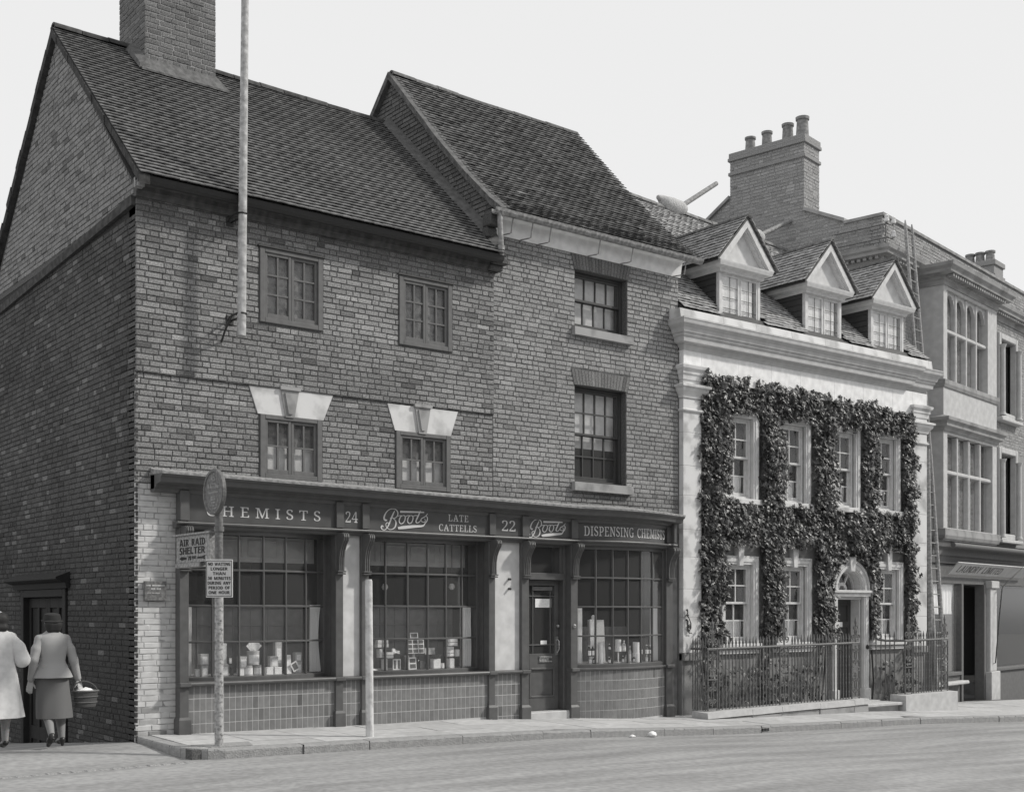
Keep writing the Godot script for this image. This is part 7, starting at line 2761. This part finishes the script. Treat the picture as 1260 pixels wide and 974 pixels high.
	bottle("dark squat bottle below the dark pair " + B, 7.67, 0.71, 0.07, 0.12, 0.1)
	bottle("dark bottle on the left of the white stand " + B, 8.0, 0.93, 0.05, 0.1, 0.1)
	bottle("pale small bottle below the dark one left of centre " + B, 8.02, 0.71, 0.045, 0.13, 0.14, false)
	bottle("dark small bottle left of the pale small one " + B, 7.95, 0.71, 0.05, 0.11, 0.15)
	bottle("white bottle right beside the tall stand at the centre " + B, 8.33, 0.9, 0.07, 0.18, 0.1, false)
	bottle("white squat bottle below the one beside the stand " + B, 8.34, 0.71, 0.065, 0.13, 0.15, false)
	bottle("slim tall bottle left of the right-hand white roll " + B, 8.45, 0.71, 0.045, 0.28, 0.12, false)
	bottle("grey-labelled bottle right of the right-hand white roll " + B, 8.74, 0.83, 0.07, 0.17, 0.07)
	bottle("grey-labelled bottle nearest the right curtain but one " + B, 8.9, 0.83, 0.075, 0.17, 0.05)
	bottle("dark bottle nearest the right curtain " + B, 9.0, 0.83, 0.06, 0.16, 0.03)
	bottle("pale squat bottle below the grey-labelled one at the right " + B, 8.86, 0.71, 0.05, 0.12, 0.1, false)
	bottle("pale squat bottle nearest the right curtain " + B, 9.0, 0.71, 0.05, 0.12, 0.06, false)
	bottle("dark little bottle at the foot of the stand " + B, 8.24, 0.71, 0.045, 0.12, 0.17)
	bottle("dark little bottle at the foot of the right-hand roll " + B, 8.52, 0.71, 0.05, 0.11, 0.14)
	for q in [[7.81, 0.71, 0.043, 0.35, "tall white paper roll at the left of the bow window"], [8.61, 0.71, 0.055, 0.34, "thicker white paper roll right of centre in the bow window"], [8.2, 0.90, 0.048, 0.2, "short white roll on a thin stand at the centre of the bow window"]]:
		s = mb()
		s.lathe([Vector2(0, 0), Vector2(q[2] * 1.12, 0), Vector2(q[2] * 1.12, q[3] * 0.45), Vector2(q[2], q[3] * 0.46), Vector2(q[2], q[3] * 0.995), Vector2(q[2] * 0.9, q[3]), Vector2(0, q[3])], Transform3D(Basis.IDENTITY, Vector3(q[0], q[1], 0.1)), 16)
		if q[1] > 0.8:
			s.lathe([Vector2(0.05, 0), Vector2(0.05, 0.01), Vector2(0.012, 0.015), Vector2(0.012, 0.195)], Transform3D(Basis.IDENTITY, Vector3(q[0], 0.706, 0.1)), 10)
		single("paper_roll", s, M.paper, q[4], "roll", Vector3(q[0], q[1], 0.1), "white rolls in the bow window")
	o = thing("mirror_stand", "draped dressing mirror with a round top boss behind the bottles in the bow window", "mirror", Vector3(7.93, 0.705, -0.25))
	s = mb()
	s.box(Vector3(0.1, 0.36, 0), Vector3(0.36, 0.72, 0.02), Basis(Vector3.RIGHT, -0.06), 0.004)
	local_part("panel", s, M.card, o)
	local_part("drape", cloth(-0.09, 0.07, 0.2, 0.73, 0.04, 2.5, 0.02, 0.35), M.net, o)
	s = mb()
	s.lathe([Vector2(0, 0), Vector2(0.045, 0.005), Vector2(0.04, 0.02), Vector2(0.02, 0.025), Vector2(0, 0.03)], Transform3D(Basis(Vector3.RIGHT, PI / 2), Vector3(0.0, 0.76, 0.02)), 16)
	local_part("boss", s, M.porcelain, o)
	# curtains
	for q in [[0.71, 0.86, 0.72, 1.64, -0.27, "net curtain gathered at the left side of the left shop window", 0.0], [2.60, 2.77, 0.72, 1.66, -0.23, "net curtain gathered at the right side of the left shop window", 0.25], [3.40, 3.52, 0.72, 1.62, -0.27, "narrow net curtain at the left side of the middle shop window", 0.0], [5.22, 5.42, 0.72, 1.64, -0.24, "net curtain hanging at the right side of the middle shop window", 0.0],
		[7.31, 7.5, 0.72, 1.62, -0.03, "net curtain hanging at the left side of the bow window", 0.0], [9.08, 9.24, 0.72, 1.62, -0.04, "net curtain hanging at the right side of the bow window", 0.0]]:
		s = cloth(q[0], q[1], q[2], q[3], q[4], 5.0, 0.028, q[6], q[0])
		single("net_curtain", s, M.net, q[5], "curtain", Vector3((q[0] + q[1]) * 0.5, q[2], q[4]), "net curtains in the shop windows")


# ---------------------------------------------------------------- people
func skin_over(bones: Array, cell: float, blend: float) -> MB:
	# tapered capsules [a, b, radius a, radius b] joined with a smooth minimum, meshed as surface nets
	var lo := Vector3.ONE * 1e9
	var hi := -lo
	for b in bones:
		var r: float = maxf(b[2], b[3]) + blend + cell * 2.0
		for k in 2:
			lo = lo.min(b[k] - Vector3.ONE * r)
			hi = hi.max(b[k] + Vector3.ONE * r)
	var nx := int((hi.x - lo.x) / cell) + 2
	var ny := int((hi.y - lo.y) / cell) + 2
	var nz := int((hi.z - lo.z) / cell) + 2
	var f := PackedFloat32Array()
	f.resize(nx * ny * nz)
	f.fill(1e3)
	for b in bones:
		var a: Vector3 = b[0]
		var c: Vector3 = b[1]
		var ra: float = b[2]
		var rb: float = b[3]
		var d := c - a
		var dd := maxf(d.length_squared(), 1e-9)
		var r := maxf(ra, rb) + blend + cell * 1.5
		var p0 := ((a.min(c) - Vector3.ONE * r - lo) / cell).floor()
		var p1 := ((a.max(c) + Vector3.ONE * r - lo) / cell).ceil()
		for i in range(maxi(0, int(p0.x)), mini(nx, int(p1.x) + 1)):
			for j in range(maxi(0, int(p0.y)), mini(ny, int(p1.y) + 1)):
				for k in range(maxi(0, int(p0.z)), mini(nz, int(p1.z) + 1)):
					var p := lo + Vector3(i, j, k) * cell
					var t := clampf((p - a).dot(d) / dd, 0.0, 1.0)
					var e := p.distance_to(a + d * t) - lerpf(ra, rb, t)
					var q := (i * ny + j) * nz + k
					var g := f[q]
					var h := clampf(0.5 + 0.5 * (e - g) / blend, 0.0, 1.0)
					f[q] = lerpf(e, g, h) - blend * h * (1.0 - h)
	var s := mb()
	var id := {}
	for i in nx - 1:
		for j in ny - 1:
			for k in nz - 1:
				var q := (i * ny + j) * nz + k
				var n := 0
				var c := PackedFloat32Array([f[q], f[q + 1], f[q + nz], f[q + nz + 1], f[q + ny * nz], f[q + ny * nz + 1], f[q + ny * nz + nz], f[q + ny * nz + nz + 1]])
				for v in c:
					if v < 0.0:
						n += 1
				if n == 0 or n == 8:
					continue
				var sum := Vector3.ZERO
				var m := 0
				for e in EDGES:
					if (c[e[0]] < 0.0) != (c[e[1]] < 0.0):
						var t := c[e[0]] / (c[e[0]] - c[e[1]])
						sum += CORNER[e[0]].lerp(CORNER[e[1]], t)
						m += 1
				var g := Vector3(c[4] + c[5] + c[6] + c[7] - c[0] - c[1] - c[2] - c[3], c[2] + c[3] + c[6] + c[7] - c[0] - c[1] - c[4] - c[5], c[1] + c[3] + c[5] + c[7] - c[0] - c[2] - c[4] - c[6])
				id[q] = s.v.size()
				s.v.append(lo + (Vector3(i, j, k) + sum / m) * cell)
				s.n.append(g.normalized())
	var st := [ny * nz, nz, 1]
	for q in id:
		for ax in 3:
			var u: int = st[(ax + 1) % 3]
			var w: int = st[(ax + 2) % 3]
			var a := f[q] < 0.0
			var b := f[q + st[ax]] < 0.0
			if a == b or not (id.has(q - u) and id.has(q - w) and id.has(q - u - w)):
				continue
			var v0: int = id[q]
			var v1: int = id[q - u]
			var v2: int = id[q - u - w]
			var v3: int = id[q - w]
			if a:
				s.ix.append_array(PackedInt32Array([v0, v2, v1, v0, v3, v2]))
			else:
				s.ix.append_array(PackedInt32Array([v0, v1, v2, v0, v2, v3]))
	# wind by the normals
	for i in range(0, s.ix.size(), 3):
		var a := s.v[s.ix[i]]
		var fn := (s.v[s.ix[i + 2]] - a).cross(s.v[s.ix[i + 1]] - a)
		if fn.dot(s.n[s.ix[i]] + s.n[s.ix[i + 1]] + s.n[s.ix[i + 2]]) < 0.0:
			var w := s.ix[i + 1]
			s.ix[i + 1] = s.ix[i + 2]
			s.ix[i + 2] = w
	return s


const CORNER := [Vector3(0, 0, 0), Vector3(0, 0, 1), Vector3(0, 1, 0), Vector3(0, 1, 1), Vector3(1, 0, 0), Vector3(1, 0, 1), Vector3(1, 1, 0), Vector3(1, 1, 1)]
const EDGES := [[0, 1], [2, 3], [4, 5], [6, 7], [0, 2], [1, 3], [4, 6], [5, 7], [0, 4], [1, 5], [2, 6], [3, 7]]


func limb(list: Array, pts: Array, r: Array) -> void:
	for i in pts.size() - 1:
		list.append([pts[i], pts[i + 1], r[i], r[i + 1]])


func hand(wrist: Vector3, down: Vector3, back: Vector3, thumb_side: float, curl: float) -> MB:
	# palm, four unequal fingers with two bends, and a thumb from the side of the palm; back: the way the back of the hand faces
	down = down.normalized()
	var across := down.cross(back).normalized()
	back = across.cross(down).normalized()
	var b := []
	for k in 4:
		b.append([wrist + across * (k - 1.5) * 0.012, wrist + down * 0.078 + across * (k - 1.5) * 0.0185, 0.0145, 0.0115])
	for k in 4:
		var l: float = [0.062, 0.074, 0.078, 0.068][k if thumb_side > 0 else 3 - k]
		var p := wrist + down * 0.082 + across * (k - 1.5) * 0.0195
		var a := curl * (0.7 + 0.1 * k)
		var d := down
		for e in [0.45, 0.32, 0.23]:
			var n = p + d * l * e
			b.append([p, n, 0.0098 - 0.001 * e, 0.0088])
			p = n
			d = (d * cos(a) - back * sin(a)).normalized() if e > 0.3 else d
			a *= 1.0
			back = across.cross(d).normalized() if e < 0.0 else back
	var q := wrist + down * 0.025 + across * thumb_side * 0.026
	var td := (down * 0.75 + across * thumb_side * 0.6 - back * 0.25).normalized()
	b.append([q, q + td * 0.04, 0.0125, 0.0105])
	b.append([q + td * 0.04, q + td * 0.04 + (td * 0.7 + down * 0.5 - back * curl * 0.5).normalized() * 0.03, 0.0105, 0.0085])
	return skin_over(b, 0.0035, 0.008)


func loft(levels: Array, seg := 28, pleat := 0.0, folds := 7.0) -> MB:   # [centre, half width, half depth, bulge at the back]
	var rows := []
	for q in levels:
		var row := PackedVector3Array()
		for k in seg:
			var a := -TAU * k / seg
			var w = 1.0 + pleat * q[3] * sin(a * folds + q[0].y * 3.0)
			row.append(q[0] + Vector3(cos(a) * q[1] * w, 0, sin(a) * q[2] * w))
		rows.append(row)
	var s := mb()
	s.surf(rows, true)
	return s


func head(at: Vector3, face: Vector3) -> MB:   # at: middle of the head
	var b := []
	var r := face.cross(Vector3.UP).normalized()
	b.append([at + Vector3(0, 0.035, 0) - face * 0.02, at + Vector3(0, 0.03, 0) + face * 0.02, 0.082, 0.078])
	b.append([at + Vector3(0, -0.02, 0) + face * 0.02, at + Vector3(0, -0.085, 0) + face * 0.055, 0.062, 0.03])
	b.append([at + face * 0.085 + Vector3(0, 0.005, 0), at + face * 0.108 + Vector3(0, -0.03, 0), 0.010, 0.014])
	b.append([at + face * 0.075 - r * 0.018 + Vector3(0, -0.058, 0), at + face * 0.075 + r * 0.018 + Vector3(0, -0.058, 0), 0.010, 0.010])
	for sg in [-1.0, 1.0]:
		b.append([at + r * sg * 0.078 + Vector3(0, 0.012, 0), at + r * sg * 0.076 + Vector3(0, -0.028, 0), 0.014, 0.010])
		b.append([at + r * sg * 0.035 + face * 0.066 + Vector3(0, -0.022, 0), at + r * sg * 0.04 + face * 0.06 + Vector3(0, -0.03, 0), 0.028, 0.022])
	return skin_over(b, 0.006, 0.02)


func people() -> void:
	# a woman walking away into the lane, weight on her right foot, left foot lifting behind
	var P := Vector3(-0.985, -0.075, -0.12)
	var o := thing("person", "woman in pale fitted jacket, dark skirt and hat walking away into the lane", "person", P)
	var at := func(x: float, y: float, z: float) -> Vector3: return P + Vector3(x, y + 0.005, z)
	var body := []
	var shoulder := [at.call(-0.165, 1.31, 0.0), at.call(0.165, 1.31, 0.0)]
	var elbow := [at.call(-0.235, 1.05, 0.04), at.call(0.245, 1.04, 0.03)]
	var wrist := [at.call(-0.25, 0.80, -0.03), at.call(0.315, 0.80, -0.02)]
	body.append([at.call(-0.06, 0.93, 0.0), at.call(0.06, 0.93, 0.0), 0.125, 0.125])
	body.append([at.call(-0.04, 1.08, 0.0), at.call(0.04, 1.08, 0.0), 0.10, 0.10])
	body.append([at.call(-0.08, 1.26, 0.0), at.call(0.08, 1.26, 0.0), 0.10, 0.10])
	body.append([at.call(0, 1.3, 0.0), at.call(0.0, 1.42, -0.02), 0.06, 0.05])
	for k in 2:
		limb(body, [shoulder[k], elbow[k], wrist[k]], [0.05, 0.04, 0.026])
	limb(body, [at.call(0.085, 0.88, 0.0), at.call(0.095, 0.47, -0.05), at.call(0.10, 0.33, -0.02), at.call(0.10, 0.09, 0.03)], [0.085, 0.058, 0.055, 0.036])
	limb(body, [at.call(-0.085, 0.88, 0.0), at.call(-0.075, 0.48, -0.02), at.call(-0.085, 0.36, 0.10), at.call(-0.10, 0.17, 0.27)], [0.085, 0.058, 0.054, 0.036])
	var sb := skin_over(body, 0.012, 0.03)
	sb.add(head(at.call(0.0, 1.50, -0.03), Vector3(0.1, -0.05, -1).normalized()).mesh(), Transform3D.IDENTITY)
	part("body", sb, M.skin, o)
	var st := []
	limb(st, [at.call(0.095, 0.47, -0.05), at.call(0.10, 0.33, -0.015), at.call(0.10, 0.09, 0.03)], [0.061, 0.059, 0.038])
	part("stocking", skin_over(st, 0.01, 0.02), M.stocking, o)
	st = []
	limb(st, [at.call(-0.075, 0.48, -0.02), at.call(-0.085, 0.36, 0.10), at.call(-0.10, 0.17, 0.27)], [0.061, 0.058, 0.038])
	part("stocking", skin_over(st, 0.01, 0.02), M.stocking, o)
	var sh := []
	limb(sh, [at.call(0.10, 0.075, 0.045), at.call(0.102, 0.05, -0.05), at.call(0.105, 0.032, -0.15)], [0.036, 0.036, 0.026])
	limb(sh, [at.call(0.10, 0.07, 0.05), at.call(0.10, 0.015, 0.055)], [0.03, 0.02])
	part("shoe", skin_over(sh, 0.009, 0.02), M.leather, o)
	sh = []
	limb(sh, [at.call(-0.10, 0.155, 0.285), at.call(-0.10, 0.09, 0.23), at.call(-0.10, 0.03, 0.16)], [0.036, 0.037, 0.026])
	limb(sh, [at.call(-0.10, 0.15, 0.29), at.call(-0.10, 0.12, 0.34)], [0.03, 0.02])
	part("shoe", skin_over(sh, 0.009, 0.02), M.leather, o)
	part("skirt", loft([[at.call(0.0, 0.345, 0.05), 0.215, 0.17, 1.0], [at.call(0.0, 0.5, 0.03), 0.21, 0.16, 0.8], [at.call(0, 0.7, 0.01), 0.195, 0.15, 0.4], [at.call(0, 0.88, 0.0), 0.18, 0.14, 0.1], [at.call(0, 1.02, 0.0), 0.135, 0.105, 0.0]], 36, 0.05, 5.0), M.skirt, o)
	# jacket: one shell from peplum to collar, sleeves joined at the shoulder
	var jb := []
	for k in 2:
		limb(jb, [shoulder[k] - Vector3(0.03 * (k * 2 - 1), 0.005, 0), shoulder[k].lerp(elbow[k], 0.5), elbow[k], elbow[k].lerp(wrist[k], 0.92)], [0.06, 0.058, 0.052, 0.042])
	var js := skin_over(jb, 0.011, 0.02)
	js.add(loft([[at.call(0, 0.835, 0.015), 0.235, 0.19, 1.0], [at.call(0, 0.90, 0.008), 0.212, 0.165, 0.9], [at.call(0, 0.98, 0.0), 0.172, 0.13, 0.4], [at.call(0, 1.04, 0.0), 0.15, 0.112, 0.1], [at.call(0, 1.12, 0.0), 0.163, 0.118, 0.0], [at.call(0, 1.22, 0.0), 0.186, 0.124, 0.0], [at.call(0, 1.30, 0.0), 0.19, 0.115, 0.0], [at.call(0, 1.345, -0.005), 0.165, 0.095, 0.0], [at.call(0, 1.38, -0.01), 0.10, 0.075, 0.0], [at.call(0, 1.41, -0.012), 0.06, 0.06, 0.0]], 48, 0.045, 6.0).mesh(), Transform3D.IDENTITY)
	part("jacket", js, M.jacket, o)
	var hb := []
	hb.append([at.call(-0.03, 1.48, 0.025), at.call(0.03, 1.48, 0.025), 0.075, 0.075])
	hb.append([at.call(-0.045, 1.42, 0.04), at.call(0.045, 1.42, 0.04), 0.04, 0.04])
	part("hair", skin_over(hb, 0.01, 0.03), M.hair, o)
	var s := mb()
	s.lathe([Vector2(0.125, 0.0), Vector2(0.13, 0.012), Vector2(0.105, 0.02), Vector2(0.1, 0.05), Vector2(0.09, 0.09), Vector2(0.05, 0.105), Vector2(0, 0.107)], Transform3D(Basis(Vector3.RIGHT, 0.12), at.call(0, 1.515, -0.02)), 24)
	part("hat", s, M.felt, o)
	part("glove", hand(wrist[0], Vector3(-0.1, -1, -0.2), Vector3(-0.6, 0, 0.8), -1.0, 0.35), M.glove, o)
	part("glove", hand(wrist[1], Vector3(0.25, -1, 0.0), Vector3(0.5, 0, 0.85), 1.0, 1.0), M.glove, o)

	# her basket
	var B: Vector3 = P + Vector3(0.40, 0.46, 0.0)
	o = thing("basket", "dark oval wicker basket with hooped handle and white cloth in it, held by the woman", "basket", B)
	s = mb()
	var rows := []
	for j in 13:
		var f := j / 12.0
		var row := PackedVector3Array()
		for k in 36:
			var a := -TAU * k / 36.0
			var w := 1.0 + 0.02 * sin(k * PI + j * PI)
			row.append(B + Vector3(cos(a) * (0.125 + 0.03 * f) * w, 0.2 * f, sin(a) * (0.085 + 0.02 * f) * w))
		rows.append(row)
	s.surf(rows, true)
	s.lathe([Vector2(0.13, 0.004), Vector2(0, 0.003)], Transform3D(Basis.from_scale(Vector3(1, 1, 0.7)), B), 20)
	part("body", s, M.wicker, o)
	s = mb()
	var rim := PackedVector3Array()
	for k in 25:
		var a := TAU * k / 24.0
		rim.append(B + Vector3(cos(a) * 0.157, 0.2, sin(a) * 0.107))
	s.tube(rim, 0.012, 6, false)
	for y in [0.06, 0.13]:
		var band := PackedVector3Array()
		for k in 25:
			var a := TAU * k / 24.0
			band.append(B + Vector3(cos(a) * (0.13 + 0.15 * y), y, sin(a) * (0.09 + 0.1 * y)))
		s.tube(band, 0.007, 5, false)
	part("rim", s, M.wood_grey, o)
	s = mb()
	var hoop := PackedVector3Array()
	for k in 13:
		var a := PI * k / 12.0
		hoop.append(B + Vector3(cos(a) * 0.15 - 0.03 * sin(a), 0.19 + 0.13 * sin(a), 0))
	s.tube(hoop, 0.011, 6)
	part("handle", s, M.wicker, o)
	s = mb()
	rows = []
	for j in 7:
		var row := PackedVector3Array()
		for k in 9:
			var x := k / 4.0 - 1.0
			var z := 1.0 - j / 3.0
			row.append(B + Vector3(x * 0.12, 0.19 + 0.05 * maxf(0.0, 1.0 - x * x - z * z) + 0.01 * sin(k * 1.7 + j * 2.3), z * 0.08))
		rows.append(row)
	s.surf(rows)
	part("cloth", s, M.paper, o)

	# a second woman in a light coat, half out of the picture
	P = Vector3(-1.66, -0.07, 0.02)
	o = thing("person", "woman in loose white coat with wide elbow sleeves, seen from behind beside the other", "person", P)
	at = func(x: float, y: float, z: float) -> Vector3: return P + Vector3(x, y + 0.01, z)
	shoulder = [at.call(-0.165, 1.33, 0.0), at.call(0.165, 1.33, 0.0)]
	elbow = [at.call(-0.25, 1.08, 0.02), at.call(0.26, 1.06, 0.04)]
	wrist = [at.call(-0.2, 0.95, -0.2), at.call(0.16, 0.98, -0.2)]
	body = []
	body.append([at.call(-0.06, 0.95, 0.0), at.call(0.06, 0.95, 0.0), 0.125, 0.125])
	body.append([at.call(-0.04, 1.1, 0.0), at.call(0.04, 1.1, 0.0), 0.10, 0.10])
	body.append([at.call(-0.08, 1.28, 0.0), at.call(0.08, 1.28, 0.0), 0.10, 0.10])
	body.append([at.call(0, 1.32, 0.0), at.call(0.0, 1.44, -0.02), 0.06, 0.05])
	for k in 2:
		limb(body, [shoulder[k], elbow[k], wrist[k]], [0.05, 0.042, 0.027])
	for k in [-1.0, 1.0]:
		limb(body, [at.call(0.085 * k, 0.9, 0.0), at.call(0.09 * k, 0.49, -0.03 * k), at.call(0.09 * k, 0.35, 0.02 - 0.05 * k), at.call(0.09 * k, 0.09, 0.02 - 0.06 * k)], [0.085, 0.058, 0.055, 0.036])
	sb = skin_over(body, 0.012, 0.03)
	sb.add(head(at.call(0.0, 1.52, -0.03), Vector3(0.0, -0.05, -1).normalized()).mesh(), Transform3D.IDENTITY)
	for k in 2:
		sb.add(hand(wrist[k], (wrist[k] - elbow[k]), Vector3(0, 1, 0), 1.0 if k == 0 else -1.0, 0.4).mesh(), Transform3D.IDENTITY)
	part("body", sb, M.skin, o)
	for k in [-1.0, 1.0]:
		sh = []
		limb(sh, [at.call(0.09 * k, 0.075, 0.035 - 0.06 * k), at.call(0.092 * k, 0.05, -0.06 - 0.06 * k), at.call(0.095 * k, 0.03, -0.15 - 0.06 * k)], [0.036, 0.036, 0.026])
		part("shoe", skin_over(sh, 0.01, 0.02), M.leather, o)
	jb = []
	for k in 2:
		limb(jb, [shoulder[k] - Vector3(0.03 * (k * 2 - 1), 0.01, 0), shoulder[k].lerp(elbow[k], 0.5), elbow[k]], [0.07, 0.088, 0.098])
	js = skin_over(jb, 0.012, 0.03)
	js.add(loft([[at.call(0, 0.38, 0.02), 0.285, 0.22, 1.0], [at.call(0, 0.6, 0.015), 0.255, 0.2, 0.9], [at.call(0, 0.85, 0.01), 0.22, 0.17, 0.6], [at.call(0, 1.05, 0.0), 0.19, 0.135, 0.3], [at.call(0, 1.22, 0.0), 0.2, 0.128, 0.1], [at.call(0, 1.32, 0.0), 0.195, 0.115, 0.0], [at.call(0, 1.37, -0.005), 0.165, 0.095, 0.0], [at.call(0, 1.405, -0.01), 0.10, 0.075, 0.0], [at.call(0, 1.43, -0.012), 0.06, 0.06, 0.0]], 48, 0.05, 7.0).mesh(), Transform3D.IDENTITY)
	part("coat", js, M.coat, o)
	hb = []
	hb.append([at.call(-0.03, 1.535, 0.01), at.call(0.03, 1.535, 0.01), 0.088, 0.088])
	hb.append([at.call(-0.05, 1.44, 0.05), at.call(0.05, 1.44, 0.05), 0.05, 0.05])
	part("hair", skin_over(hb, 0.01, 0.03), M.hair, o)
